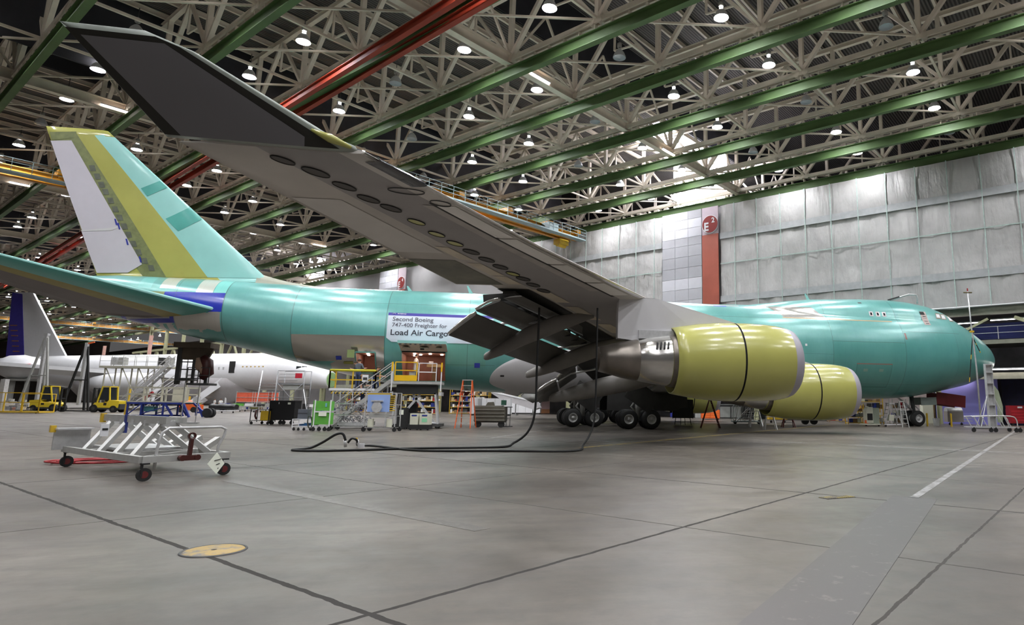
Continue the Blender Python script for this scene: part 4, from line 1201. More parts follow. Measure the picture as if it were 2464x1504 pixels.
# ---- banner on the hull
ban = thing('banner', 'white banner with blue top stripe announcing the second freighter for Load Air Cargo', 'banner', (0, 0, 0))
def bfn(off):
    return lambda X, Z: Vector(W(X, hw(X, Z)+off, Z))
b = MB(); nx, nz = 26, 10; V = []; X0, X1, Z0, Z1 = 47.85, 41.2, 5.36, 7.28
for i in range(nx+1):
    for k in range(nz+1):
        xx = X0+(X1-X0)*i/nx; zz = Z0+(Z1-Z0)*k/nz
        if i == 0: zz = max(zz, Z0+.26)
        V.append(tuple(bfn(.035)(xx if not (i == 1 and k == 0) else X0-.33, zz)))
F = [(i*(nz+1)+k, (i+1)*(nz+1)+k, (i+1)*(nz+1)+k+1, i*(nz+1)+k+1) for i in range(nx) for k in range(nz)]
b.add(V, F); 
for j, f in enumerate(F): b.mi[j] = 1 if j % nz == nz-1 else 0
M_ban = mat('banner_white', (.62, .68, .76), .5, vary=.02); M_banb = mat('banner_blue', (.035, .025, .30), .45, vary=.03)
b.build('sheet', [M_ban, M_banb], ban)
M_ink = mat('banner_ink', (.03, .03, .045), .5, vary=0); M_ink2 = mat('banner_ink_soft', (.10, .10, .13), .5, vary=0)
def put(body, x0, x1, z0, z1, m, bold=0.0, shear=0.0): return lettering(body, 'lettering', m, bfn(.05), ban, x0, x1, z0, z1, bold, shear)
put('Second Boeing', 47.55, 45.02, 6.72, 7.0, M_ink2, .012)
put('747-400 Freighter for', 47.55, 44.15, 6.34, 6.60, M_ink2, .012)
put('Load Air Cargo', 47.6, 44.05, 5.80, 6.16, M_ink, .014)
put('Loadair', 43.72, 41.9, 6.32, 6.64, M_banb, .03, .3)
put('BOEING', 47.3, 46.75, 7.185, 7.245, M_white, .02, .25)
b = MB(); b.tube([bfn(.05)(47.62, 7.17), bfn(.05)(47.55, 7.24), bfn(.05)(47.44, 7.25), bfn(.05)(47.40, 7.18)], .012, 5); b.build('emblem', M_white, ban)

# ================================================================ CRANES
def rail_run(m, pts, h=1.1, mids=(.55,), r=.03, step=1.5):
    """posts and rails along a list of points at deck level"""
    for p, q in zip(pts, pts[1:]):
        p = Vector(p); q = Vector(q); L = (q-p).length; n = max(1, int(L/step))
        for k in range(n+1):
            b_ = p+(q-p)*k/n; m.bar(b_, b_+Vector((0, 0, h)), r*1.6)
        for z in (h,)+tuple(mids): m.bar(p+Vector((0, 0, z)), q+Vector((0, 0, z)), r*1.5)
    return m
M_crane = mat('crane_yellow', (.55, .25, .02), .45, vary=.2, scale=.8); M_walk = mat('walkway_blue_grey', (.30, .40, .42), .5, vary=.12)
def red_beam(p, q, label):
    P = CAM+ray(*p)*((24.3-CZ)/ray(*p).z); Q = CAM+ray(*q)*((24.3-CZ)/ray(*q).z)
    d = (P-Q).normalized(); P = P+d*14; Q = Q-d*110
    b = MB().ibeam(P, Q, .36, .60, .07); o = b.build('crane_beam', M_red); tag(o, label, 'crane beam', 'paired red crane beams'); return o
red_beam((1093, 0), (446, 406), 'upper of the two long red crane beams passing behind the wingtip')
red_beam((1153, 10), (466, 419), 'lower of the two long red crane beams passing behind the wingtip')
def bridge(name, a0, a1, b0, label, detail=True, z=22.9, rails=()):
    t = thing(name, label, 'bridge crane', G((a0+a1)/2, b0, 0), ROTA); L = (a1-a0)
    MB().ibeam((-L/2, .7, z+.35), (L/2, .7, z+.35), .5, .85, .08).build('bridge_girder', M_crane, t)
    MB().ibeam((-L/2, 1.9, z+.35), (L/2, 1.9, z+.35), .5, .85, .08).build('bridge_girder', M_crane, t)
    MB().box((0, -.5, z-.22), (L, 1.0, .16)).build('walkway', M_walk, t)
    m = MB(); rail_run(m, [(-L/2, -1.0, z-.15), (L/2, -1.0, z-.15)], 1.25, (.45, .85)); rail_run(m, [(L/2, -1.0, z-.15), (L/2, .3, z-.15)], 1.25, (.45, .85)); m.build('guard_rail', M_walk, t)
    for a in rails:
        x = a-(a0+a1)/2
        b = MB(); b.box((x, .7, z+1.0), (.7, 1.6, .5)); b.box((x, 1.3, z+.7), (.3, 2.0, .3)); b.build('end_truck', M_crane, t)
    if detail:
        x = L/2-6
        b = MB(); b.box((x, -.2, z+.3), (1.6, 1.4, 1.0)); b.build('control_box', M_walk, t)
        b = MB(); b.box((x+3.6, 1.2, z-.7), (1.6, 1.2, .7)); b.cyl((x+3.6, 1.2, z-1.0), .35, 1.4, 'x', 12); b.build('hoist', M_yel, t)
        b = MB()
        for k in range(10): b.box((-L/2+1+k*L/10, .3, z-.05), (.5, .3, .3))
        b.build('conduit_box', M_yel, t)
    return t
bridge('bridge_crane', -10.5, 31.0, 20.8, 'orange bridge crane with grey guard-railed walkway behind the near wing', True, 23.0, (-9.4, -2.6, 4.3, 11.3, 18.4, 25.3, 30.6))
bridge('bridge_crane', -30.5, -9.5, 49.3, 'orange bridge crane with pale walkway left of the tail fin', False, 23.2, (-30, -23.1, -16.1, -10))
bridge('bridge_crane', 3, 64, 205, 'distant orange bridge crane low above the white airliner', False, 22.6, (11, 25, 39, 53))
bridge('bridge_crane', 20, 66, 262, 'farthest orange bridge crane near the end of the hall', False, 22.6, (25, 39, 53))

# ================================================================ BACK OF THE HALL UNDER THE SHEETS
M_post = mat('column_buff', (.42, .42, .26), .55, vary=.1)
M_recess = mat('mezzanine_dark', (.035, .032, .035), .8, vary=.5, scale=.4)
M_lil = mat('lilac_wall', (.34, .33, .85), .55, vary=.05, scale=.4)
mb = MB(); wall_box(mb, -60, 92, 0, 10.0, WA+9, .2); struct('wall_back', mb, mat('back_wall_grey', (.20, .19, .21), .7, vary=.45, scale=.35))
mb = MB()
for z0, z1 in ((9.6, 10.25), (7.0, 7.35), (3.95, 4.5)): wall_box(mb, -60, 92, z0, z1, WA+.3, .5)
o = struct('trim_40', mb, mat('mezzanine_beam', (.24, .24, .19), .55, vary=.15))
mb = MB(); wall_box(mb, -60, 92, 7.3, 7.4, WA+.8, 8); struct('trim_41', mb, mat('mezzanine_floor', (.16, .15, .14), .7, vary=.1))
mb = MB(); wall_box(mb, -60, 92, 4.3, 4.4, WA+.8, 8); struct('trim_42', mb, MATS['mezzanine_floor'])
col0 = None
for k in range(14):
    bq = -30.5+9.0*k
    if col0 is None:
        col0 = MB().ibeam((0, 0, 0.0), (0, 0.001, 10.2), .4, .4) if False else MB()
        col0.box((-.18, 0, 5.1), (.05, .4, 10.2)); col0.box((.18, 0, 5.1), (.05, .4, 10.2)); col0.box((0, 0, 5.1), (.34, .05, 10.2))
        c = col0.build('steel_column', M_post); c.location = G(WA+.5, bq, 0); c.rotation_euler = (0, 0, ROTB); c0_ = c
    else:
        c = c0_.copy(); COL.objects.link(c); c.location = G(WA+.5, bq, 0)
    tag(c, 'buff steel column under the sheeted wall', 'column', 'columns under the sheeted wall')
def slabthing(name, label, cat, b0, b1, z0, z1, a, m, t=.12, group=None):
    b = MB(); c = G(a, (b0+b1)/2, 0)
    b.box((0, 0, (z0+z1)/2), (b1-b0, t, z1-z0)); o = b.build(name, m); o.location = c; o.rotation_euler = (0, 0, ROTB); return tag(o, label, cat, group)
slabthing('partition', 'lilac painted partition behind the nose of the jet', 'partition', -26.0, -20.8, 0, 4.2, WA+2.6, M_lil)
slabthing('partition', 'dark blue partition at the right edge behind the red tool chest', 'partition', -37, -26.2, 0, 4.2, WA+3.2, mat('navy_wall', (.010, .010, .045), .6, vary=.3))
slabthing('partition', 'pale grey partition left of the nose gear', 'partition', -20.6, -10.5, 0, 3.2, WA+3.0, mat('pale_partition', (.45, .40, .40), .6, vary=.08))
for k, (b0, b1, z, a) in enumerate([(-36, -25.0, 4.75, WA-.1), (-29, -26, 9.2, WA+1.5), (-25, -22, 9.2, WA+2.6), (-24, -16, 3.9, WA+2)]):
    t = thing('strip_light', ('long bright strip light on the beam at the right edge', 'strip light under the sheeting at the far right', 'strip light in the mezzanine above the nose', 'strip light behind the nose gear')[k], 'light', G(a, (b0+b1)/2, z), ROTB)
    MB().box((0, 0, .07), (b1-b0, .2, .1)).build('fitting', M_white, t); b = MB(); b.tube([(-(b1-b0)/2, .02, 0), ((b1-b0)/2, .02, 0)], .05, 6); b.build('tube', M_tube, t)
for k, (b0, b1, z0, z1) in enumerate([(-29, -24.5, 7.5, 8.9), (-22.5, -20, 7.5, 8.8)]):
    slabthing('hoarding', ('dark blue panel on the mezzanine above the nose', 'brown panel on the mezzanine left of the blue one')[k], 'board', b0, b1, z0, z1, WA+1.4, [mat('navy_panel', (.01, .015, .12), .5, vary=.1), M_brown][k])
b = MB(); b.bar(G(WA+.1, -38, 4.6), G(WA+.1, -28, 9.2), .3, .3); b.bar(G(WA+.1, -18, 5.2), G(WA+.1, -26, 9.2), .2); tag(b.build('diagonal_brace', M_post), 'buff diagonal steel braces under the sheeting at the right', 'brace')
b = MB(); rail_run(b, [G(WA+.2, -34, 7.4), G(WA+.2, -12, 7.4)], 1.1, (.55,), .03, 2.2); tag(b.build('guard_rail', M_galv), 'grey mezzanine guard rail behind the nose', 'railing')
# far tan door trusses seen under the tail
b = MB()
for k in range(9):
    bq = 96+k*13; b.bar(G(WA+6, bq, 0), G(WA+6, bq, 24), .7); b.bar(G(WA+6, bq, 8), G(WA+6, bq+6.5, 16), .4); b.bar(G(WA+6, bq+13, 8), G(WA+6, bq+6.5, 16), .4)
for z in (8, 16, 22): b.bar(G(WA+6, 92, z), G(WA+6, 214, z), .6)
tag(b.build('door_truss', M_post), 'distant buff steel trusswork below the tail of the jet', 'steel frame')
for k, (u, s) in enumerate([(342, 11.5), (232, 9.5)]):
    p = on_floor(u, s); b = MB(); b.cyl((0, 0, 7.5), .35, 15, 'z', 12); o = b.build('vent_pipe', mat('pipe_pale_red', (.62, .36, .30), .5, vary=.1)); o.location = p
    tag(o, ('tall pale pink pipe behind the white airliner, right of the other', 'tall pale pink pipe behind the white airliner, left of the other')[k], 'pipe')

# ================================================================ SECOND AIRCRAFT
PL2 = thing('airliner', 'white twin-engine airliner parked beyond the tail of the jet', 'airplane', (0, 0, 0))
N0 = on_floor(792, 15.0); T0 = on_floor(8, 12.8); ax = (T0-N0); KX = ax.length/59.0; ax.z = 0; ax.normalize(); sd = Vector((ax.y, -ax.x, 0))
if sd.dot(CAM-N0) < 0: sd = -sd
PL2.location = N0+ax*25; base2 = N0
def Q(x, y, z): return base2+ax*(x*KX if x > 30 else x+(x*KX-x)*max(0, (x-20))/10)+sd*y+Vector((0, 0, z+(1.3 if z > 1.2 else 0)))-(PL2.location)
M_w2 = mat('airliner_white', (.82, .82, .84), .3, vary=.02, coat=.3); M_w3 = mat('airliner_belly_grey', (.5, .48, .49), .4, vary=.05); M_v2 = mat('airliner_violet', (.045, .03, .32), .4, vary=.1)
DZ2 = 1.3
R2 = [(0.0, 1.25, 3.6), (.15, 1.35, 3.65), (1.5, 1.75, 4.0), (3.5, 2.35, 4.5), (6, 2.85, 4.85), (9, 3.1, 5.0), (44, 3.1, 5.0), (50, 2.7, 5.4), (56, 1.8, 6.2), (61, .8, 7.0), (62, .3, 7.2)]
b = MB(); b.loft([[Q(x, r*cos(2*pi*k/36), z+r*sin(2*pi*k/36)) for k in range(36)] for x, r, z in R2]); b.build('fuselage', M_w2, PL2)
b = MB(); b.loft([[Q(x, r*cos(2*pi*k/30), 3.6+r*sin(2*pi*k/30)) for k in range(30)] for x, r in ((-.06, 1.15), (-.02, 1.22), (.02, 1.22))]); b.build('radome_bulkhead', mat('bulkhead_green', (.35, .55, .25), .5, vary=.1), PL2)
for x in (10.6, 11.4, 12.2, 13.0, 13.8, 14.6): b = MB(); b.bar(Q(x, 3.02, 5.55), Q(x+.3, 3.02, 5.55), .06, .42); b.build('cabin_window', mat('window_gold', (.5, .35, .12), .5, vary=.2), PL2)
for k, x in enumerate((3.3, 4.1)): b = MB(); b.bar(Q(x, 1.95+.3*k, 5.45), Q(x+.7, 2.2+.3*k, 5.5), .08, .45); b.build('cockpit_window', M_glass, PL2)
b = MB(); b.bar(Q(16.3, 3.08, 5.6), Q(17.4, 3.08, 5.6), .12, 1.9); b.build('open_doorway', M_black, PL2)
for x in (18.4, 19.3): b = MB(); b.bar(Q(x, 3.06, 5.4), Q(x+.35, 3.06, 5.4), .06, .45); b.build('inspection_port', M_galv, PL2)
P2 = [(47.5, 7.9), (56.6, 20.4), (60.2, 20.4), (59.3, 7.6)]
b = MB(); pts = [Q(x, .18, z) for x, z in P2]+[Q(x, -.18, z) for x, z in P2]
b.add(pts, [(0, 1, 2, 3), (7, 6, 5, 4), (0, 4, 5, 1), (1, 5, 6, 2), (2, 6, 7, 3), (3, 7, 4, 0)]); fin2 = b.build('vertical_stabilizer', M_w2, PL2)
P3 = [(56.0, 7.7), (58.7, 20.1), (60.9, 20.5), (59.9, 7.5)]
b = MB(); pts = [Q(x, .24, z) for x, z in P3]+[Q(x, -.24, z) for x, z in P3]; b.add(pts, [(0, 1, 2, 3), (7, 6, 5, 4), (0, 4, 5, 1), (1, 5, 6, 2), (2, 6, 7, 3), (3, 7, 4, 0)]); b.build('rudder', M_v2, fin2)
for k in range(6): b = MB(); b.bar(Q(57.2+.28*k, .27, 9.0+1.0*k), Q(58.6+.3*k, .27, 9.05+1.0*k), .03, .18); b.build('rudder_patch', mat('patch_brown', (.3, .12, .06), .6, vary=.1), fin2)
b = MB(); wpts = [(24, 2.8, 4.2), (34, 2.8, 4.1), (49, 29.5, 6.6), (46.5, 29.5, 6.7)]
b.add([Q(x, y, z) for x, y, z in wpts]+[Q(x, y, z-.55) for x, y, z in wpts], [(0, 1, 2, 3), (7, 6, 5, 4), (0, 4, 5, 1), (1, 5, 6, 2), (2, 6, 7, 3), (3, 7, 4, 0)]); b.build('wing', M_w2, PL2)
b = MB(); b.loft([[Q(x, 10.5+r*cos(2*pi*k/26), 2.6+r*sin(2*pi*k/26)) for k in range(26)] for x, r in ((22.6, 1.5), (23.2, 1.72), (25.5, 1.85), (28, 1.6), (29.5, 1.2))]); b.build('engine', M_w2, PL2)
b = MB(); b.loft([[Q(x, .0+r*cos(2*pi*k/26), 3.1+r*.8*sin(2*pi*k/26)) for k in range(26)] for x, r in ((14, 1.0), (18, 3.0), (34, 3.4), (42, 2.6), (46, .8))]); b.build('belly_fairing', M_w3, PL2)
for x, y in ((4.5, .4), (4.5, -.4), (31, 5.2), (32.6, 5.2), (31, 4.2), (32.6, 4.2)):
    b = MB(); c = Q(x, y, .55); b.tube([Vector(c)-sd*.2, Vector(c)+sd*.2], .55, 18); b.build('wheel', M_black, PL2)
for x, y in ((4.5, 0), (31.8, 4.7)): b = MB(); b.bar(Q(x, y, .5), Q(x, y, 3.4), .35); b.build('landing_strut', M_grey, PL2)
# another engine nose with red intake cover at the left edge
t = thing('parked_engine', 'white engine nacelle with a red-orange opening at the left edge under a thin wing', 'aircraft engine', on_floor(28, 15.5), radians(10))
b = MB(); b.lathe([(-2.6, .4), (-2.4, 1.15), (-1.2, 1.75), (.6, 1.9), (2.2, 1.5), (3.4, .7), (3.6, .1)], (0, 0, 6.4), 'x', 28); b.build('nacelle', M_w2, t)
b = MB(); b.tube([(.4, -1.7, 6.5), (2.0, -1.5, 6.5)], [.25, .42], 10); b.build('opening', mat('glow_red_paint', (.5, .02, .02), .4, vary=.2), t)
b = MB(); b.bar((-.4, 0, 0), (-.4, 0, 4.6), .5); b.bar((1.4, 0, 0), (1.4, 0, 4.9), .5); b.box((.5, 0, 4.4), (3.2, 2.4, .3)); b.build('engine_cradle', M_grey, t)
# sloping wing end of a third aircraft seen between ladder and wheels
t = thing('wing_section', 'light grey aircraft wing sloping down beyond the orange ladder', 'aircraft wing', on_floor(1240, 19), -YAW)
P5 = [(-2.9, 2.75), (-2.6, 2.9), (2.6, 1.75), (3.1, .95), (2.6, .7), (-1.6, 1.95)]
b = MB(); b.prism(P5, -1.6, 1.6); b.build('wing_skin', M_w3, t)
b = MB(); b.bar((-2.7, -1.63, 2.86), (2.7, -1.63, 1.72), .05, .16); b.build('leading_edge', M_w2, t)
b = MB()
for x in (-2.2, 0, 2.2): b.bar((x, 0, 0), (x, 0, 1.6 if x < 2 else 1.0), .12); b.box((x, 0, .04), (.5, 1.4, .08))
b.build('trestle', M_galv, t)

# ================================================================ PROPS
RC = -YAW
def casters(t, pts, r=.09, name='caster', m=None):
    c0 = None
    for x, y in pts:
        b = MB(); b.cyl((0, 0, r), r, r*.6, 'y', 14); b.box((0, 0, r*2.1), (r*.5, r*.9, r*.5))
        if c0 is None: c0 = b.build(name, m or M_black, t); c0.location = (x, y, 0)
        else: c = c0.copy(); COL.objects.link(c); c.parent = t; c.location = (x, y, 0)
# ---- foreground fixture cart
P0 = Vector((-7.75, -31.55, 0)); P1 = Vector((-6.6, -30.45, 0)); w_ = (P1-P0).length; rz = math.atan2((P1-P0).y, (P1-P0).x)
t = thing('fixture_cart', 'wheeled aluminium fixture cart in the left foreground with slanted posts and a hoop handle', 'cart', P0, rz)
LL, WW, DZ = 4.7, 1.6, .42
MB().bar((0, 0, DZ), (0, LL, DZ), .10, .13).build('side_rail', M_alu, t); MB().bar((WW, 0, DZ), (WW, LL, DZ), .10, .13).build('side_rail', M_alu, t)
for y in (0, LL*.33, LL*.66, LL): MB().bar((0, y, DZ), (WW, y, DZ), .10, .13).build('cross_rail', M_alu, t)
MB().bar((.1, .3, DZ+.02), (WW-.1, LL*.33, DZ+.02), .05).build('deck_stay', M_alu, t); MB().box((WW*.55, LL*.62, DZ+.08), (1.1, 2.0, .05)).build('deck_plate', M_galv, t)
for i, y in enumerate((1.0, 1.95, 2.9, 3.85)):
    MB().bar((.08, y-.25, DZ), (WW*.46, y+.25, 1.12), .085, .11).build('slanted_post', M_alu, t)
    MB().bar((WW-.05, y-.25, DZ), (WW*.56, y+.25, 1.12), .085, .11).build('slanted_post', M_alu, t)
    MB().bar((WW-.1, y+.1, DZ+.05), (WW+.35, y+.35, DZ+.28), .12, .12).build('stub_arm', M_alu, t)
MB().bar((WW*.42, .8, 1.16), (WW*.42, 4.6, 1.16), .08, .16).build('top_beam', M_alu, t); MB().bar((WW*.62, .8, 1.16), (WW*.62, 4.6, 1.16), .08, .12).build('top_beam', M_alu, t)
for k in range(5): MB().box((WW*.52, 1.2+k*.72, 1.08), (.42, .10, .12)).build('locating_block', M_galv, t)
MB().box((WW*.40, 3.05, 1.04), (.05, .12, .42)).build('blue_clamp', M_blue, t); MB().box((WW*.40, 4.55, 1.15), (.10, .12, .22)).build('yellow_tip', M_yel, t); MB().box((-.28, 4.62, .90), (.10, .12, .16)).build('yellow_tip', M_yel, t)
b = MB(); b.box((.10, 4.62, .66), (.70, .05, .50)); b.box((.10, 4.5, .90), (.70, .26, .04)); b.build('side_box', M_galv, t)
lb = MB(); lb.box((.42, 3.62, .88), (.16, .03, .28)); lb.build('tag_plate', M_white, t)
MB().bar((.37, 3.60, .90), (.48, 3.60, .90), .02, .05).build('plate_print', M_black, t)
b = MB(); b.tube([(.24, .02, .22), (.24, .0, .62), (.30, .0, .94), (.42, .0, 1.03), (WW-.20, .0, 1.03), (WW-.10, .0, .98), (WW-.12, .0, .86), (WW-.22, .0, .62), (WW-.22, .0, .42)], .028, 10); b.build('hoop_handle', M_galv, t)
for x, y in ((.06, -.02), (WW-.06, .0), (.06, LL-.1), (WW-.06, LL-.1)):
    b = MB(); b.cyl((x, y, .13), .13, .06, 'y', 18); w1 = b.build('caster_wheel', M_black, t)
    b = MB(); b.cyl((x, y, .13), .07, .065, 'y', 14); b.build('wheel_hub', mat('hub_red', (.12, .015, .015), .5, vary=0), w1)
    b = MB(); b.box((x-.05, y, .22), (.03, .07, .26)); b.box((x, y, .34), (.14, .10, .03)); b.build('caster_fork', M_black, w1)
M_tow = mat('tow_maroon', (.06, .01, .008), .45, vary=.2)
b = MB(); b.box((.80, -.10, .42), (.30, .12, .10)); b.cyl((.66, -.10, .42), .06, .14, 'y', 10); b.cyl((.94, -.10, .42), .06, .14, 'y', 10); b.bar((.80, -.10, .44), (.81, -.10, .80), .09, .06); b.lathe([(-.03, .075), (.03, .075), (.03, .045), (-.03, .045), (-.03, .075)], (.81, -.10, .86), 'y', 24); b.build('tow_hook', M_tow, t)
b = MB(); b.add([(1.32, -.13, .50), (1.48, -.15, .26), (1.33, -.17, .05), (1.14, -.15, .27), (1.32, -.122, .50), (1.48, -.142, .26), (1.33, -.162, .05), (1.14, -.142, .27)], [(3, 2, 1, 0), (4, 5, 6, 7), (0, 1, 5, 4), (1, 2, 6, 5), (2, 3, 7, 6), (3, 0, 4, 7)]); tg = b.build('hang_tag', M_paper, t)
for k in range(3): MB().bar((1.27+.04*k, -.158, .33-.09*k), (1.40-.02*k, -.158, .30-.09*k+.06), .01, .012).build('tag_print', M_black, tg)
# ---- red hose coil
b = MB(); pts = []
for k in range(150):
    g = 2*pi*k/40; rr = .62+.05*sin(k*.21)+.10*(k/150); pts.append((rr*1.15*cos(g)+.12*sin(k*.05), rr*.85*sin(g), .03+.012*(k/40)))
b.tube(pts, .022, 6); o = b.build('hose_coil', M_redp); o.location = (-10.9, -27.2, 0); tag(o, 'coiled red air hose on the floor behind the foreground cart', 'hose')
# ---- black hoses
def gp(u, v, z=.035): return CAM+ray(u, v)*((z-CZ)/ray(u, v).z)
def smooth(pts, n=6):
    pts = [Vector(p) for p in pts]; out = []
    for i in range(len(pts)-1):
        p0 = pts[max(i-1, 0)]; p1 = pts[i]; p2 = pts[i+1]; p3 = pts[min(i+2, len(pts)-1)]
        for k in range(n):
            t = k/n; out.append(.5*((2*p1)+(-p0+p2)*t+(2*p0-5*p1+4*p2-p3)*t*t+(-p0+3*p1-3*p2+p3)*t**3))
    return out+[pts[-1]]
def up(p, z): return Vector((p.x, p.y, z))
hA = gp(1200, 1076); h1 = [gp(1000, 1079), gp(860, 1083), gp(760, 1085), gp(703, 1083)]
pe = gp(745, 1078)
h1 = [Vector((.62, -21.9, 5.2)), Vector((.60, -21.9, 3.0)), Vector((.58, -21.9, 1.3)), Vector((.35, -21.9, .55)), Vector((-.15, -21.85, .14)), hA]+h1+[pe, up(gp(775, 1078), .22), up(gp(805, 1080), .50), up(gp(822, 1080), .52), up(gp(830, 1080), .30)]
b = MB(); b.tube(smooth(h1), .042, 8); tag(b.build('air_hose', M_black), 'thick black hose hanging from the near wing and looping left across the floor', 'hose')
h2 = [Vector((2.9, -21.7, 5.3)), Vector((2.9, -21.7, 3.0)), Vector((2.87, -21.7, 1.2)), Vector((2.7, -21.8, .5)), Vector((2.35, -22.4, .10)), gp(1380, 1085), gp(1200, 1085), gp(1050, 1085), gp(980, 1082), gp(930, 1076), gp(890, 1072), gp(862, 1073), up(gp(857, 1079), .30), up(gp(845, 1079), .36), up(gp(836, 1079), .22)]
b = MB(); b.tube(smooth(h2), .036, 8); tag(b.build('air_hose', M_black), 'second black hose hanging behind the core of the near engine to the floor', 'hose')
t = thing('hose_coupling', 'pair of metal hose couplings with a small white valve on the floor', 'coupling', gp(846, 1080, 0))
b = MB(); b.tube([(-.25, 0, .32), (-.20, 0, .06)], .05, 8); b.build('fitting', M_galv, t); b = MB(); b.tube([(.16, 0, .30), (.22, 0, .08)], .045, 8); b.build('fitting', M_galv, t)
MB().box((.30, 0, .10), (.2, .12, .14)).build('valve_body', M_white, t); MB().box((-.25, 0, .34), (.05, .08, .08)).build('yellow_sleeve', M_yel, t); MB().box((.14, 0, .33), (.05, .08, .08)).build('yellow_sleeve', M_yel, t)

# ---- aluminium ladders
def aframe(name, label, pos, rz, h, m, w=.75, d=1.2, group=None, mstep=None):
    t = thing(name, label, 'ladder', pos, rz, group)
    for s in (-1, 1):
        MB().bar((s*w/2, -d/2, 0), (s*w*.30, -.05, h), .075, .05).build('rail', m, t); MB().bar((s*w/2, d/2, 0), (s*w*.30, .05, h), .05, .05).build('rear_rail', m, t)
    n = max(2, int(h/.31))
    for k in range(1, n):
        f = k/n; MB().box((0, -d/2+(d/2-.05)*f, h*f), (w*(1-.4*f)-.04, .09, .035)).build('step', mstep or M_alu, t)
    MB().box((0, 0, h+.02), (w*.68, .22, .05)).build('top_cap', mstep or M_alu, t); return t
aframe('step_ladder', 'orange step ladder with aluminium steps standing under the rear belly', on_floor(1120, 38.5), RC, 2.95, M_orange, .95, 1.5)
t = aframe('step_ladder', 'black and red step ladder opened sideways under the near engine', on_floor(1709, 35.4), RC+pi/2, 1.88, mat('ladder_black_red', (.09, .01, .01), .5, vary=.5, scale=3), .5, 1.3)
aframe('step_stool', 'small aluminium step stool right of the steel stairs', on_floor(1853, 37), RC, .80, M_alu, .8, .6)
aframe('trestle', 'dark folding trestle under the nacelle bottom', on_floor(1897, 33.5), RC, .72, M_tow, .9, .6, mstep=M_dark)
aframe('step_stool', 'grey step stool half hidden left of the aluminium one', on_floor(1818, 33.5), RC, 1.1, M_galv, .9, .9)

# ---- mid-floor carts, left to right
def frame_cart(t, w, d, h, m, tops=(.3,), th=.04):
    for x in (-w/2, w/2):
        for y in (-d/2, d/2): MB().bar((x, y, .14), (x, y, h), th).build('upright', m, t)
    for z in tops: MB().box((0, 0, z), (w, d, .03)).build('shelf', m, t)
t = thing('utility_cart', 'black framed cart with a yellow bin left of the black case', 'cart', on_floor(631, 35.5), RC)
frame_cart(t, 1.25, .8, 1.02, M_black, (.25, 1.0)); MB().box((.28, -.1, .58), (.52, .5, .62)).build('yellow_bin', M_yel, t); MB().box((-.42, -.4, 1.08), (.40, .25, .10)).build('olive_box', mat('olive_box', (.2, .19, .03), .6, vary=.1), t); casters(t, [(-.55, -.35), (.55, -.35), (-.2, .3), (.5, .35)])
b = MB(); b.tube([(-.25, -.42, .95), (-.3, -.42, .55), (-.2, -.42, .35)], .06, 8); b.build('hanging_hose', M_tow, t)
t = thing('storage_case', 'big black wheeled storage case with a small white label', 'case', on_floor(683, 35.2), RC)
MB().box((0, 0, .92), (1.72, .9, 1.28)).build('case_body', mat('case_black', (.006, .006, .007), .6, vary=.2), t); MB().box((.48, -.46, 1.40), (.20, .01, .13)).build('label_plate', M_paper, t); MB().box((-.22, -.46, 1.42), (.04, .01, .12)).build('latch', M_white, t); MB().box((0, 0, 1.575), (1.78, .95, .05)).build('lid', M_dark, t)
casters(t, [(-.7, -.35), (-.1, -.3), (.15, -.35), (.7, -.35)], .13)
t = thing('equipment_cart', 'low white cart carrying a grey metal box and coiled cable', 'cart', on_floor(733, 44), RC)
frame_cart(t, 1.05, .7, .62, M_white, (.22, .60)); MB().box((-.08, 0, .88), (.52, .45, .52)).build('grey_box', mat('slate_box', (.10, .11, .13), .45, vary=.1), t); MB().box((-.08, -.235, .92), (.50, .01, .02)).build('box_seam', M_black, t); MB().box((.05, -.1, .33), (.45, .4, .14)).build('blue_tray', mat('tray_blue', (.02, .10, .25), .5, vary=.1), t)
b = MB(); pts = [(.42+.10*sin(k*.3)*.5, -.36, .45+.33*cos(k*.33)) for k in range(60)]; b.tube([(x+.09*sin(k*.33), y-.002*k/6, z) for k, (x, y, z) in enumerate(pts)], .018, 5); b.build('cable_coil', mat('cable_olive', (.06, .065, .045), .6, vary=.1), t)
MB().bar((-.5, -.3, .34), (.1, -.3, .40), .12, .06).build('white_bar', M_white, t); casters(t, [(-.45, -.3), (-.2, -.3), (.1, -.3), (.45, -.3), (.3, .3)], .07)
t = thing('tool_locker', 'bright green two-door tool rack in a white wheeled frame', 'tool rack', on_floor(778, 44.5), RC)
for x in (-.42, .42): MB().bar((x, -.3, .14), (x, -.3, 1.65), .05).build('upright', M_white, t)
MB().box((0, 0, 1.33), (.74, .5, .5)).build('upper_door', M_lime, t); MB().box((0, 0, .66), (.74, .5, .62)).build('lower_door', M_lime, t); MB().box((-.56, .2, .95), (.22, .4, 1.3)).build('side_panel', M_lime, t)
MB().box((0, -.28, 1.02), (.80, .06, .07)).build('crossbar', M_white, t); MB().box((.02, -.30, .90), (.42, .02, .22)).build('paper_sheet', M_paper, t); MB().box((.16, -.27, 1.38), (.08, .03, .2)).build('water_bottle', mat('bottle_blue', (.2, .5, .6), .2, vary=0), t)
casters(t, [(-.42, -.3), (-.15, -.2), (.15, -.2), (.42, -.3)], .10)
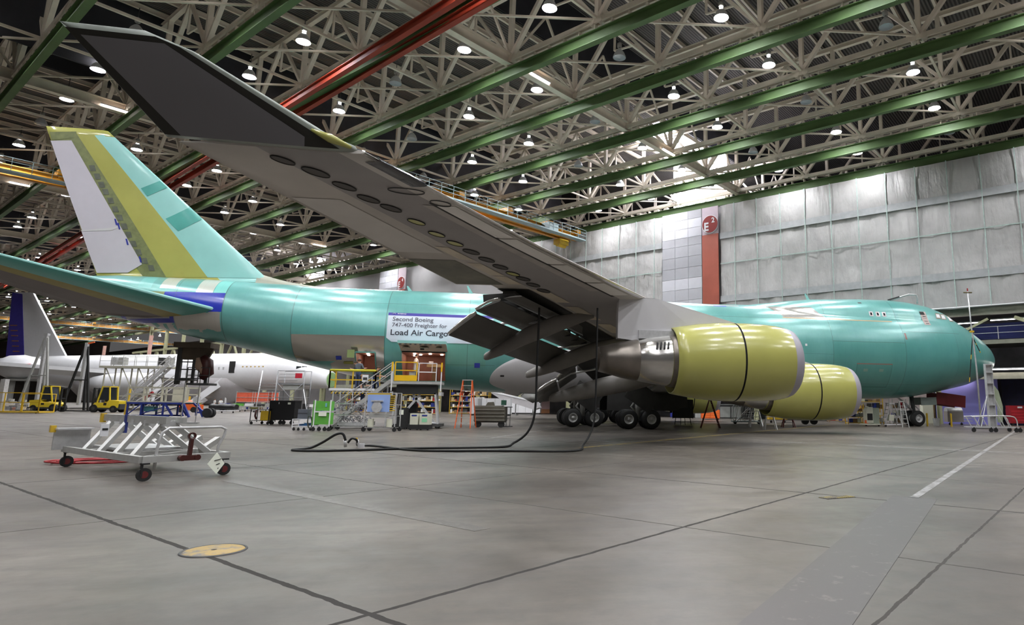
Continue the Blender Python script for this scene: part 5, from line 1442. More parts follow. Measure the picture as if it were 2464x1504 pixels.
def wire_rack(name, label, u, s, w, h, d, fill, rz=RC):
    t = thing(name, label, 'rack', on_floor(u, s), rz)
    for x in (-w/2, w/2):
        for y in (-d/2, d/2): MB().bar((x, y, .16), (x, y, h), .045).build('upright', M_galv, t)
    b = MB()
    for z in (.2, .2+(h-.2)*.33, .2+(h-.2)*.66, h):
        b.bar((-w/2, -d/2, z), (w/2, -d/2, z), .03); b.bar((-w/2, d/2, z), (w/2, d/2, z), .03)
    b.build('rail', M_galv, t)
    for z in (.22, .22+(h-.2)*.33, .22+(h-.2)*.66):
        b = MB()
        for k in range(int(d/.07)): b.bar((-w/2, -d/2+k*.07, z), (w/2, -d/2+k*.07, z), .010)
        b.build('wire_shelf', M_chrome, t)
    casters(t, [(-w/2, -d/2), (w/2, -d/2), (-w/2, d/2), (w/2, d/2)], .11); return t
M_tubes = mat('tubing_grey', (.34, .34, .36), .3, .7, vary=.2, scale=8)
t = wire_rack('tube_rack', 'chrome wire rack packed with bent metal tubing', 843, 43, 1.85, 2.1, .9, None)
random.seed(3)
for tier in (.40, 1.05):
    for k in range(48):
        x = random.uniform(-.8, .8); y = random.uniform(-.4, .4); z = tier+random.uniform(0, .35)
        pts = [(x, y, z), (x+random.uniform(-.25, .25), y+random.uniform(-.1, .1), z+random.uniform(-.1, .25)), (x+random.uniform(-.3, .3), y, z+random.uniform(0, .3))]
        b = MB(); b.tube(pts, .020, 5); b.build('bent_tube', M_tubes, t)
t = wire_rack('parts_rack', 'wire rack with a light blue panel and yellow slats', 918, 44.5, 1.65, 2.05, .8, None)
MB().box((-.1, -.42, 1.50), (1.2, .03, .92)).build('blue_panel', mat('panel_sky', (.28, .40, .72), .45, vary=.04), t)
for k in range(8): MB().box((.62, -.38, 1.12+k*.11), (.34, .05, .05)).build('yellow_slat', M_yel, t)
MB().box((-.1, -.38, 2.0), (1.3, .05, .09)).build('yellow_slat', M_yel, t)
b = MB(); b.box((-.15, -.48, 1.42), (.36, .1, .28)); b.box((-.15, -.5, 1.62), (.62, .12, .07)); b.cyl((-.15, -.5, 1.28), .28, .12, 'y', 8); b.build('cast_bracket', M_galv, t)
MB().box((-.1, -.2, .85), (.9, .5, .22)).build('grey_case', M_grey, t); MB().cyl((-.5, -.3, .45), .16, .42, 'z', 14).build('white_drum', M_cream, t); MB().cyl((.5, -.3, .45), .15, .42, 'z', 14).build('white_drum', M_cream, t)
t = thing('control_cabinet', 'narrow black cabinet with a white notice beside the lift', 'cabinet', on_floor(967, 41), RC)
MB().box((0, 0, .66), (.50, .5, 1.16)).build('cabinet_body', M_black, t); MB().box((0, -.255, .98), (.24, .01, .28)).build('notice', M_paper, t); casters(t, [(-.2, -.2), (.2, -.2), (-.2, .2), (.2, .2)], .05)
for k, u in enumerate((998, 1023)):
    t = thing('battery_charger', ('left of the two beige charger boxes under the lift', 'right of the two beige charger boxes under the lift, with a green notice')[k], 'charger', on_floor(u, 42), RC)
    MB().box((0, 0, .62), (.46 if k == 0 else .56, .5, .62)).build('charger_body', M_cream, t); MB().box((0, 0, .18), (.62, .62, .26)).build('base', M_black, t)
    MB().box((0, -.255, .82), (.30, .01, .08)).build('label_strip', M_blue, t)
    if k: MB().box((0, -.255, .56), (.30, .01, .22)).build('green_notice', mat('notice_green', (.25, .6, .35), .6, vary=0), t)
    casters(t, [(-.2, -.2), (.2, -.2)], .05)
# ---- lift platform at the cargo door
t = thing('scissor_lift', 'work platform with a yellow gate raised to the open cargo door', 'platform', (-5.55, -4.75, 0), 0)
pw, pd, pz = 2.95, 1.9, 2.82
MB().box((0, 0, pz-.1), (pw, pd, .16)).build('deck', M_alu, t); MB().box((0, 0, pz-.5), (pw*.78, pd*.8, .55)).build('under_tray', M_black, t)
for x in (-pw/2+.08, pw/2-.08): MB().box((x, 0, pz-.75), (.16, pd, .22)).build('side_beam', M_galv, t)
def gate(m, x0, x1, y, z0, h, mid=.5, r=.045):
    m.bar((x0, y, z0), (x0, y, z0+h), r); m.bar((x1, y, z0), (x1, y, z0+h), r); m.bar((x0, y, z0+h), (x1, y, z0+h), r); m.bar((x0, y, z0+h*mid), (x1, y, z0+h*mid), r); return m
y_ = -pd/2
g = gate(MB(), -1.26, -.02, y_, pz, 1.12, .56, .055).build('yellow_gate', mat('gate_yellow', (.80, .48, .01), .4, vary=.04), t); MB().box((-.64, y_, pz+.17), (1.22, .03, .34)).build('kick_plate', MATS['gate_yellow'], g)
gate(MB(), .10, 1.12, y_, pz, 1.08, .5).build('white_gate', M_white, t); gate(MB(), -.15, .85, y_+.05, pz+.55, .52, .02, .03).build('inner_hoop', M_white, t)
for x in (-1.42, 1.42):
    MB().bar((x, y_, pz-.6), (x, y_, pz+1.1), .06).build('corner_post', M_white, t); MB().box((x, y_-.02, pz+.85), (.09, .09, .55)).build('yellow_pad', MATS['gate_yellow'], t)
MB().box((-.28, y_+.1, pz+.45), (.36, .1, .2)).build('control_panel', M_grey, t)
for s in (-1, 1):
    MB().bar((s*1.25, -.5, .18), (-s*.2, -.5, pz-.8), .12, .14).build('scissor_arm', M_galv, t); MB().bar((s*1.35, -.7, .1), (s*1.1, -.7, pz-.7), .12).build('leg', M_galv, t); MB().bar((s*1.3, .6, .1), (s*1.1, .6, pz-.7), .12).build('leg', M_galv, t)
b = MB(); b.box((0, .2, .55), (1.6, 1.2, .8)); b.box((-.3, .3, 1.15), (.6, .7, .6)); b.build('power_unit', M_black, t); MB().box((.2, 0, .2), (2.8, 1.6, .16)).build('chassis', M_dark, t)
casters(t, [(-1.3, -.7), (1.3, -.7), (1.3, .7), (-1.3, .7)], .12); MB().tube([(1.3, -.6, .3), (.3, -.7, .45)], .05, 6).build('outrigger', M_white, t)
# ---- stairs to the lift
t = thing('access_stairs', 'aluminium stair with handrails climbing right to the raised platform', 'stairs', (-7.05, -5.1, 0), 0)
n_ = 9; run, rise = 3.1, 2.5
for k in range(n_):
    f = k/(n_-1); MB().box((-run*(1-f)-.1, 0, .30+rise*f), (.30, .85, .04)).build('tread', M_alu, t)
for y in (-.45, .45):
    MB().bar((-run-.2, y, .12), (0, y, .32+rise), .05, .22).build('stringer', M_alu, t)
    b = MB()
    for hh in (.55, 1.05): b.bar((-run-.2, y, .2+hh), (0, y, .35+rise+hh), .045)
    for f in (0, .33, .66, 1): b.bar((-run*(1-f), y, .3+rise*f), (-run*(1-f), y, .3+rise*f+1.05), .04)
    b.build('handrail', M_galv, t)
for x in (-run, -.2): MB().bar((x, 0, .05), (x, 0, .3+rise*(1+x/run)), .08).build('prop_leg', M_galv, t)
# ---- yellow railed platform at the bulk door
t = thing('work_platform', 'yellow railed work platform with black hazard stripes at the small open door', 'platform', (-9.2, -4.75, 0), 0)
pw, pd, pz = 2.55, 1.5, 2.34
MB().box((0, 0, pz-.06), (pw, pd, .14)).build('deck', M_white, t); MB().box((0, -pd/2-.01, pz-.24), (pw*.9, .03, .16)).build('hazard_board', M_black, t)
for k in range(11): b = MB(); x = -pw*.42+k*pw*.084; b.bar((x-.05, -pd/2-.035, pz-.31), (x+.05, -pd/2-.035, pz-.17), .02, .07); b.build('hazard_stripe', M_yel, t)
b = rail_run(MB(), [(-pw/2, -pd/2, pz), (pw/2, -pd/2, pz)], 1.05, (.5,), .045, 1.2); b.build('guard_rail', M_yel, t)
b = rail_run(MB(), [(-pw/2, -pd/2, pz), (-pw/2, pd/2, pz)], 1.05, (.5,), .045, 1.2); b.build('guard_rail', M_yel, t); b = rail_run(MB(), [(pw/2, -pd/2, pz), (pw/2, pd/2, pz)], 1.05, (.5,), .045, 1.2); b.build('guard_rail', M_yel, t)
MB().tube([(-pw/2, -pd/2, pz+1.06), (pw/2, -pd/2, pz+1.06)], .07, 8).build('rail_padding', mat('pad_yellow', (.5, .45, .02), .7, vary=.1), t)
MB().box((.70, -pd/2-.03, pz+.60), (.34, .03, .42)).build('sign_board', M_white, t); MB().box((.70, -pd/2-.05, pz+.58), (.24, .01, .16)).build('sign_print', M_dark, t)
for s in (-1, 1): MB().bar((s*1.1, .3, .3), (-s*1.1, .3, pz-.3), .05, .07).build('scissor_arm', M_galv, t)
MB().box((0, 0, .28), (2.4, 1.3, .22)).build('chassis', M_galv, t); casters(t, [(-1.0, -.5), (1.0, -.5), (1.0, .5), (-1.0, .5)], .12)
# boxes inside the hold
t = thing('parts_box', 'tan carton tray with white parts inside the open cargo hold', 'box', (-4.95, -.9, 3.9), 0)
MB().box((0, 0, .1), (1.05, .5, .2)).build('tray', mat('carton_tan', (.42, .30, .15), .7, vary=.1), t); MB().cyl((-.28, 0, .30), .15, .2, 'z', 12).build('white_pot', M_white, t); MB().bar((0, 0, -.95), (0, 0, .0), .4, .3).build('stand', M_brown, t)

# ---- people
def person(label, loc, rz, P, shirt, trousers, hair, cap=False, coat=False, top=None):
    """P: joint positions in metres for a standing frame, overridden per pose"""
    J = dict(pel=(0, 0, .95), wst=(0, 0, 1.08), chs=(0, 0, 1.32), nck=(0, 0, 1.50), hed=(0, -.01, 1.62), crn=(0, 0, 1.74),
             sL=(-.19, 0, 1.42), eL=(-.24, 0, 1.15), hL=(-.22, -.08, .90), sR=(.19, 0, 1.42), eR=(.24, 0, 1.15), hR=(.22, -.08, .90),
             pL=(-.10, 0, .90), kL=(-.11, -.01, .50), aL=(-.11, .02, .08), tL=(-.12, -.18, .04), pR=(.10, 0, .90), kR=(.11, -.01, .50), aR=(.11, .02, .08), tR=(.12, -.18, .04))
    J.update(P)
    rad = dict(pel=.15, wst=.135, chs=.16, nck=.055, hed=.095, crn=.075, sL=.075, eL=.05, hL=.035, sR=.075, eR=.05, hR=.035, pL=.10, kL=.062, aL=.045, tL=.04, pR=.10, kR=.062, aR=.045, tR=.04)
    E_ = [('pel', 'wst'), ('wst', 'chs'), ('chs', 'nck'), ('nck', 'hed'), ('hed', 'crn'), ('chs', 'sL'), ('sL', 'eL'), ('eL', 'hL'), ('chs', 'sR'), ('sR', 'eR'), ('eR', 'hR'), ('pel', 'pL'), ('pL', 'kL'), ('kL', 'aL'), ('aL', 'tL'), ('pel', 'pR'), ('pR', 'kR'), ('kR', 'aR'), ('aR', 'tR')]
    names = list(J); ix = {k: i for i, k in enumerate(names)}
    verts = [J[k] for k in names]; rads = [rad[k] for k in names]; edges = [(ix[a], ix[b]) for a, b in E_]; own = list(names)
    for s in ('L', 'R'):                       # five fingers from the end of each hand
        h = Vector(J['h'+s]); e = Vector(J['e'+s]); d = (h-e).normalized(); side = d.cross(Vector((0, 1, 0))); side = side.normalized() if side.length > .01 else Vector((1, 0, 0))
        for q, ln in ((-1.5, .055), (-.5, .075), (.5, .08), (1.5, .07)):
            p = h+d*.055+side*.017*q; verts += [tuple(p), tuple(p+d*ln)]; rads += [.012, .009]; edges += [(ix['h'+s], len(verts)-2), (len(verts)-2, len(verts)-1)]; own += ['h', 'h']
        p = h+d*.01-side*.045; verts += [tuple(p), tuple(p+d*.04-side*.02)]; rads += [.013, .010]; edges += [(ix['h'+s], len(verts)-2), (len(verts)-2, len(verts)-1)]; own += ['h', 'h']
    me = bpy.data.meshes.new('tmp'); me.from_pydata(verts, edges, []); o = bpy.data.objects.new('tmp', me); COL.objects.link(o)
    o.modifiers.new('s', 'SKIN'); sv = me.skin_vertices[0].data
    for i, r in enumerate(rads): sv[i].radius = (r, r); sv[i].use_root = (i == ix['pel'])
    sv[ix['chs']].radius = (.17, .11); sv[ix['pel']].radius = (.155, .115); sv[ix['wst']].radius = (.14, .10)
    ss = o.modifiers.new('d', 'SUBSURF'); ss.levels = 2; ss.render_levels = 2
    bpy.context.view_layer.update(); dg = bpy.context.evaluated_depsgraph_get(); m2 = bpy.data.meshes.new_from_object(o.evaluated_get(dg)); bpy.data.objects.remove(o)
    for m in (M_skin, shirt, trousers, M_black): m2.materials.append(m)
    segs = [(Vector(verts[a]), Vector(verts[b_]), own[a], own[b_]) for a, b_ in edges]
    def region(c):
        best = None
        for a, b_, na, nb in segs:
            d = b_-a; t = max(0, min(1, (c-a).dot(d)/max(d.length_squared, 1e-9))); r = (c-(a+d*t)).length
            if best is None or r < best[0]: best = (r, na, nb, t)
        _, na, nb, t = best
        if nb in ('hed', 'crn') or nb == 'h': return 0
        if nb in ('eL', 'eR'): return 1
        if nb in ('hL', 'hR'): return 1 if coat else 0
        if nb in ('wst', 'chs', 'sL', 'sR', 'nck'): return 1
        if nb[0] == 't': return 3
        return 2
    for p in m2.polygons: p.material_index = region(p.center); p.use_smooth = True
    m2.name = 'body'; ob = bpy.data.objects.new('body', m2); COL.objects.link(ob)
    t = thing('person', label, 'person', loc, rz); ob.parent = t
    H = Vector(J['hed']); 
    b = MB(); rings = []
    for k in range(6): 
        f = k/5; r = .108*sqrt(max(.02, 1-(f*.95)**2)); rings.append([(H.x+r*cos(2*pi*q/14), H.y+.02+r*1.08*sin(2*pi*q/14), H.z+.03+f*.12) for q in range(14)])
    b.loft(rings); b.build('hair', hair, t)
    if cap:
        b = MB(); b.loft([[(H.x+r*cos(2*pi*q/14), H.y+r*1.1*sin(2*pi*q/14), H.z+z) for q in range(14)] for z, r in ((.06, .118), (.11, .112), (.16, .07), (.175, .01))]); b.box((H.x, H.y-.15, H.z+.075), (.15, .12, .015)); b.build('cap', M_tow, t)
    b = MB(); b.box((H.x, H.y-.10, H.z), (.025, .035, .04)); b.build('nose', M_skin, t)
    for s in (-1, 1): MB().box((H.x+s*.035, H.y-.092, H.z+.03), (.02, .012, .01)).build('eye', M_black, t); MB().box((H.x+s*.096, H.y+.01, H.z+.01), (.015, .035, .05)).build('ear', M_skin, t)
    MB().box((H.x, H.y-.093, H.z-.045), (.04, .01, .008)).build('mouth', mat('lip', (.35, .12, .1), .5, vary=0), t)
    if coat:
        b = MB(); rings = []
        for z, rx, ry in ((1.46, .17, .11), (1.3, .22, .16), (1.05, .19, .15), (.8, .23, .18), (.45, .27, .20)): rings.append([(rx*cos(2*pi*q/18), ry*sin(2*pi*q/18), z) for q in range(18)])
        b.loft(rings); b.build('lab_coat', shirt, t)
    return t
# facing: local -Y is the front of the figure
person('person in a grey shirt and dark cap standing on the yellow platform', (-9.0, -5.0, 2.35), radians(155), dict(hL=(-.30, -.22, 1.22), eL=(-.30, -.02, 1.18), hR=(.25, -.20, 1.05)), M_shirtg, M_jean, M_hair, cap=True)
person('person in black leaning inside the small open door with one arm raised', (-9.25, -3.55, 2.38), radians(-50), dict(chs=(0, -.12, 1.28), nck=(0, -.2, 1.42), hed=(0, -.26, 1.52), crn=(0, -.28, 1.63), sL=(-.19, -.14, 1.38), sR=(.19, -.14, 1.38), eR=(.34, -.25, 1.55), hR=(.42, -.3, 1.80), eL=(-.28, -.2, 1.15), hL=(-.2, -.42, 1.2)), M_shirtk, M_shirtk, M_hair)
person('person in a dark shirt and jeans climbing the stair, the upper of two', (-8.05, -5.1, 1.98), radians(80), dict(chs=(0, -.10, 1.30), nck=(0, -.15, 1.47), hed=(0, -.2, 1.58), crn=(0, -.2, 1.7), kR=(.11, -.22, .62), aR=(.11, -.18, .28), tR=(.12, -.36, .24), eR=(.26, -.15, 1.15), hR=(.3, -.42, 1.12), eL=(-.26, -.1, 1.12), hL=(-.28, -.35, 1.1)), M_shirtk, M_jean, M_hair)
person('person with light brown hair in black climbing the stair, the lower of two', (-8.75, -5.1, 1.42), radians(80), dict(kL=(-.11, -.2, .6), aL=(-.11, -.16, .28), tL=(-.12, -.34, .24), hR=(.3, -.4, 1.1), eR=(.26, -.12, 1.12)), M_shirtk, M_jean, mat('fair_hair', (.30, .18, .08), .7, vary=.2, scale=30))
person('person in a long white coat with dark hair inside the cargo hold', (-6.15, -1.35, 2.96), radians(100), dict(hR=(.12, -.3, 1.15), eR=(.24, -.08, 1.15)), M_coat, M_coat, M_hair, coat=True)

# ---- brown ribbed crate cart right of the orange ladder
t = thing('crate_cart', 'dark ribbed metal crate on two wheels right of the orange ladder', 'cart', on_floor(1180, 37), RC)
M_olv = mat('crate_olive', (.12, .11, .085), .5, .3, vary=.15)
MB().box((0, 0, .85), (1.95, 1.0, .95)).build('crate_body', M_olv, t)
for z in (.46, .68, .90, 1.12): MB().box((0, -.53, z), (1.98, .07, .05)).build('rib', mat('rib_dull', (.20, .19, .16), .5, .2, vary=.1), t)
MB().box((-.12, 0, 1.36), (1.75, .9, .05)).build('lid', MATS['rib_dull'], t); b = MB(); b.prism([(-.35, 1.34), (.18, 1.34), (.10, 1.62), (-.20, 1.60)], -.2, .3); b.build('folded_cover', M_olv, t)
for x in (-.75, .75): b = MB(); b.cyl((x, -.3, .20), .20, .22, 'y', 18); b.build('wheel', M_black, t)
MB().box((0, 0, .36), (1.9, .9, .10)).build('chassis', M_dark, t); MB().box((.83, -.1, 1.58), (.30, .25, .32)).build('green_box', mat('box_dark_green', (.02, .08, .05), .5, vary=.1), t)
t = thing('roller_stand', 'slim dark adjustable stand just right of the ribbed crate', 'stand', on_floor(1222, 37), RC)
for x in (-.12, .12): MB().bar((x, 0, .05), (x, 0, 1.30), .035).build('upright', M_dark, t)
MB().bar((-.3, 0, .06), (.3, 0, .06), .06).build('foot', M_dark, t); MB().bar((0, -.3, .06), (0, .3, .06), .06).build('foot', M_dark, t); MB().bar((-.2, 0, 1.3), (.25, 0, 1.3), .06).build('head_bar', M_dark, t)
# ---- under the engines
t = thing('panel_board', 'dark grey board standing on thin easel legs behind the near engine', 'board', on_floor(1643, 31), RC)
MB().box((0, 0, 1.22), (1.55, .06, 1.42)).build('board_face', mat('board_grey', (.045, .05, .047), .6, vary=.05), t)
for s in (-1, 1): MB().box((s*.78, 0, 1.2), (.05, .1, 1.45)).build('side_rail', M_black, t)
for x in (-.55, -.15, .15, .55): MB().bar((x*1.15, -.2, 0), (x, 0, .55), .04).build('easel_leg', M_black, t)
MB().bar((-.6, -.12, .22), (.6, -.12, .22), .04).build('cross_bar', M_black, t); MB().box((-.92, 0, 1.05), (.16, .16, .3)).build('side_reel', M_black, t)
t = thing('tool_chest', 'orange drawer tool chest behind the black ladder', 'tool chest', on_floor(1709, 23), RC)
MB().box((0, 0, .56), (1.9, .8, .88)).build('chest_body', M_orange, t)
for x in (-.5, .45):
    for z in (.30, .52, .74, .90): MB().box((x, -.41, z), (.82, .02, .17)).build('drawer', mat('drawer_orange', (.85, .17, .03), .4, vary=.04), t)
MB().box((0, 0, 1.22), (1.9, .7, .42)).build('top_box', mat('slate_box', (.10, .11, .13)), t); casters(t, [(-.8, -.3), (.8, -.3)], .07)
for u, s, w, h, lb, m in ((1757, 21, 2.6, 1.7, 'dark grey-blue workbench cabinet right of the orange chest', M_dark), (1682, 21, .9, 1.5, 'pale grey machine left of the orange chest', M_grey), (1625, 20, 1.2, 2.0, 'blue cabinet partly hidden by the dark board', mat('cabinet_blue', (.03, .04, .35), .5, vary=.1))):
    t = thing('workshop_cabinet', lb, 'cabinet', on_floor(u, s), RC); MB().box((0, 0, h*.45), (w, .8, h*.86)).build('cabinet_body', m, t)
    for q in (-1, 1): MB().box((q*w*.24, -.41, h*.42), (w*.44, .02, h*.7)).build('door', M_grey if m is M_dark else m, t)
    MB().box((0, 0, h*.92), (w*1.02, .85, .06)).build('worktop', M_galv, t)
t = thing('mobile_stairs', 'grey wheeled steel stair unit behind the two nacelles', 'stairs', on_floor(1796, 29), RC)
for k in range(8): MB().box((-.2+.16*k, 0, .35+.2*k), (.9, .25, .04)).build('tread', M_galv, t)
for y in (-.45, .45):
    MB().bar((-.9, y, .2), (.9, y, 1.9), .05).build('stringer', M_white, t); MB().bar((-1.15, y, .25), (-1.15, y, 1.3), .04).build('rail_post', M_white, t)
    for k in range(5): MB().bar((-1.0+.4*k, y, .2), (-.7+.4*k, y, 1.5), .035).build('handrail', M_galv, t)
    MB().bar((-1.15, y, 1.3), (-.4, y, 2.0), .05).build('handrail', M_white, t)
MB().box((0, 0, .2), (2.4, 1.0, .1)).build('base', mat('base_pale_blue', (.35, .45, .48), .5, vary=.1), t); casters(t, [(-1.0, -.4), (1.0, -.4), (1.1, .4)], .14)
t = thing('yellow_dolly', 'yellow low cart beyond the stool between the nacelles', 'cart', on_floor(1870, 27), RC); MB().box((0, 0, .55), (1.6, .9, .5)).build('body', M_yel, t); MB().box((0, 0, .82), (1.3, .7, .05)).build('top_plate', M_dark, t); casters(t, [(-.6, -.3), (.6, -.3)], .1)
t = thing('axle_dolly', 'pair of black dolly wheels under the inboard nacelle', 'dolly', on_floor(1948, 29), RC)
for x in (-.36, .36): b = MB(); b.cyl((x, 0, .30), .30, .3, 'y', 20); b.build('wheel', M_black, t)
MB().bar((-.8, 0, .62), (.8, 0, .62), .12).build('axle_beam', mat('dolly_green', (.10, .14, .05), .5, vary=.1), t)
# ---- nose area
def shelf_unit(name, label, u, s, w, h, mfr, rows, seed, d=.7):
    t = thing(name, label, 'shelving', on_floor(u, s), RC); random.seed(seed)
    for x in (-w/2, w/2):
        for y in (-d/2, d/2): MB().bar((x, y, 0), (x, y, h), .06).build('upright', mfr, t)
    cols = [M_blue, M_cream, M_grey, M_brown, M_white, M_redp, M_dark, mat('carton_tan', (.42, .30, .15))]
    for r in range(rows):
        z = .12+(h-.3)*r/rows; MB().box((0, 0, z), (w, d, .05)).build('shelf', mfr, t)
        x = -w/2+.1
        while x < w/2-.25:
            ww = random.uniform(.18, .42); hh = random.uniform(.15, (h-.3)/rows*.8); MB().box((x+ww/2, -.05, z+.03+hh/2), (ww*.9, d*.7, hh)).build('stored_box', random.choice(cols), t); x += ww
    return t
shelf_unit('storage_shelf', 'yellow-framed shelf of bins left of the cream machine', 2057, 28, 1.35, 1.75, M_yel, 3, 5)
shelf_unit('storage_shelf', 'tall shelf with red and white parts behind the cream machine', 2096, 27, 2.0, 2.7, M_yel, 4, 11)
shelf_unit('storage_shelf', 'low shelf of cartons just right of the nearer nacelle', 2012, 25, 1.5, 2.0, M_brown, 3, 12)
shelf_unit('storage_shelf', 'shelf with blue bins behind the mobile ladder', 2166, 27.5, 1.5, 2.2, M_grey, 3, 13)
t = thing('compressor', 'cream-coloured machine with a dark recess beside the nose wheels', 'machine', on_floor(2096, 30.5), RC)
MB().box((.32, 0, .80), (.46, .7, 1.25)).build('cabinet_body', mat('sage_enamel', (.32, .36, .28), .45, vary=.06), t); b = MB(); b.prism([(-.45, .25), (.08, .25), (.08, 1.48), (-.30, 1.48), (-.45, 1.2)], -.35, .35); b.build('housing', M_cream, t)
MB().box((-.18, -.36, .72), (.42, .02, .52)).build('recess', M_black, t); MB().box((-.42, -.2, .33), (.22, .22, .24)).build('red_can', M_orange, t); MB().box((-.05, 0, .15), (1.3, .9, .1)).build('pallet', M_cream, t); casters(t, [(-.5, -.3), (.5, -.3)], .06)
t = thing('platform_ladder', 'aluminium platform ladder on wheels left of the nose gear', 'ladder', on_floor(2146, 31), RC)
for y in (-.35, .35):
    MB().bar((-.62, y, .15), (-.18, y, 1.75), .06).build('front_leg', M_alu, t); MB().bar((.66, y, .15), (.10, y, 1.75), .05).build('rear_leg', M_alu, t)
for k in range(5): MB().box((-.56+.09*k, 0, .4+.3*k), (.12, .7, .05)).build('step', M_alu, t)
MB().box((-.04, 0, 1.78), (.42, .75, .06)).build('top_platform', M_white, t); MB().bar((-.7, -.35, .16), (.75, -.35, .16), .06).build('base_rail', M_white, t)
b = MB(); b.prism([(-.28, .45), (.12, .45), (.16, .9), (-.22, .9)], -.2, .2); b.build('tool_bag', M_cream, t); casters(t, [(-.6, -.35), (.66, -.35)], .08)
aframe('step_ladder', 'narrow red-tipped step ladder leaning beside the nose gear', on_floor(2172, 32), RC, 1.9, M_grey, .5, 1.1)
for u, s, lb in ((2232, 30, 'yellow bollard left of the grey bin'), (2290, 30.3, 'yellow bollard in front of the grey cart')):
    b = MB(); b.cyl((0, 0, .5), .075, 1.0, 'z', 14); b.lathe([(1.0, .075), (1.03, .05), (1.04, .001)], (0, 0, 0), n=14); o = b.build('bollard', M_yel); o.location = on_floor(u, s); tag(o, lb, 'bollard', 'yellow floor bollards')
t = thing('tall_cabinet', 'cream tall cabinet behind the left bollard', 'cabinet', on_floor(2232, 26.5), RC); MB().box((0, 0, .95), (.95, .6, 1.9)).build('cabinet_body', M_cream, t); MB().box((0, -.31, .95), (.85, .02, 1.8)).build('door', M_cream, t); MB().box((.55, 0, .9), (.14, .5, 1.7)).build('side_board', M_brown, t)
b = MB(); b.lathe([(0, .22), (.62, .27), (.62, .25), (.03, .2)], (0, 0, 0), n=20); o = b.build('waste_bin', M_grey); o.location = on_floor(2254, 29.5); tag(o, 'grey round waste bin between the bollards', 'bin')
t = thing('parts_trolley', 'grey boxy trolley behind the right bollard', 'trolley', on_floor(2296, 28), RC); MB().box((0, 0, .72), (1.35, .7, .9)).build('trolley_body', mat('trolley_taupe', (.28, .25, .23), .6, vary=.1), t); MB().cyl((0, 0, 1.17), .34, 1.3, 'x', 16).build('rounded_lid', M_galv, t)
for z in (.35, .6): MB().box((.95, 0, z), (1.0, .6, .05)).build('side_shelf', M_galv, t)
casters(t, [(-.5, -.3), (.5, -.3)], .1)
t = thing('tool_chest', 'red tool chest at the far right edge', 'tool chest', on_floor(2447, 28), RC)
MB().box((0, 0, .80), (1.35, .7, 1.2)).build('chest_body', mat('chest_red', (.30, .015, .02), .4, vary=.1), t)
for z in (.45, .7, .95, 1.2): MB().box((0, -.36, z), (1.2, .02, .2)).build('drawer', mat('drawer_red', (.40, .02, .03), .35, vary=.05), t)
MB().box((0, 0, 1.55), (1.35, .6, .3)).build('top_box', MATS['chest_red'], t); MB().box((.2, -.32, 1.55), (.4, .02, .14)).build('label_plate', M_white, t); casters(t, [(-.5, -.3), (.5, -.3)], .1)
t = thing('red_locker', 'dark red narrow locker left of the plate stand', 'locker', on_floor(2346, 26), RC); MB().box((0, 0, .85), (.85, .6, 1.6)).build('locker_body', mat('locker_red', (.14, .012, .01), .45, vary=.1), t); MB().box((.15, -.31, 1.15), (.32, .02, .4)).build('notice', M_paper, t); MB().cyl((0, -.2, .35), .28, .6, 'z', 16).build('steel_drum', M_grey, t)
t = thing('plate_stand', 'tall perforated aluminium column on a wheeled tube frame below the nose', 'stand', on_floor(2390, 37.5), RC)
b = MB(); b.box((-.21, 0, 2.3), (.03, .25, 4.1)); b.box((.21, 0, 2.3), (.03, .25, 4.1)); b.box((0, .11, 2.3), (.42, .03, 4.1)); b.build('column', M_galv, t)
for z in (1.0, 1.7, 2.4, 3.1, 3.8, 4.3): MB().box((0, -.02, z), (.40, .2, .05)).build('rung_plate', M_galv, t)
for x in (-1.5, 1.3):
    MB().bar((x, -.5, .3), (x, .5, .3), .06).build('end_rail', M_galv, t)
for y in (-.5, .5):
    MB().bar((-1.6, y, .3), (1.4, y, .3), .07).build('base_rail', M_galv, t); b = MB(); b.tube(smooth([(-1.55, y, .95), (-.4, y, 1.0), (.9, y, 1.0), (1.25, y, .8), (1.3, y, .35)]), .035, 7); b.build('hoop_rail', M_galv, t)
    for x in (-1.1, -.6, .5, .9): MB().bar((x, y, .3), (x-.35, y, .98), .045).build('lattice', M_galv, t)
    MB().bar((-.9, y*.6, .3), (-.2, 0, 2.3), .04).build('stay', M_galv, t); MB().bar((.9, y*.6, .3), (.2, 0, 2.3), .04).build('stay', M_galv, t)
casters(t, [(-1.5, -.5), (-.4, -.5), (-.1, -.5), (1.2, -.5), (1.5, -.4), (1.35, .5)], .13)
b = MB(); b.prism([(.15, 3.3), (.65, 2.6), (.85, 1.6), (.75, .6), (.45, .6), (.5, 1.6), (.35, 2.5), (.1, 2.9)], .15, .22); b.build('curved_shield', mat('shield_sage', (.33, .38, .26), .5, vary=.1), t)
t = thing('measuring_mast', 'tall thin mast with a cross head in front of the nose', 'mast', on_floor(2370, 32.5), RC)
b = MB(); b.tube([(-.25, 0, .1), (-.27, 0, 4.5), (-.42, 0, 8.0), (-.48, 0, 10.3)], [.07, .06, .05, .045], 8); b.build('pole', M_galv, t)
MB().box((-.48, 0, 10.2), (.62, .12, .07)).build('cross_head', mat('mast_bronze', (.12, .09, .02), .5, vary=.1), t); MB().cyl((-.48, 0, 10.42), .05, .22, 'z', 8).build('tip_light', M_redp, t); MB().box((-.40, 0, 7.2), (.28, .16, .14)).build('clamp', M_yel, t)
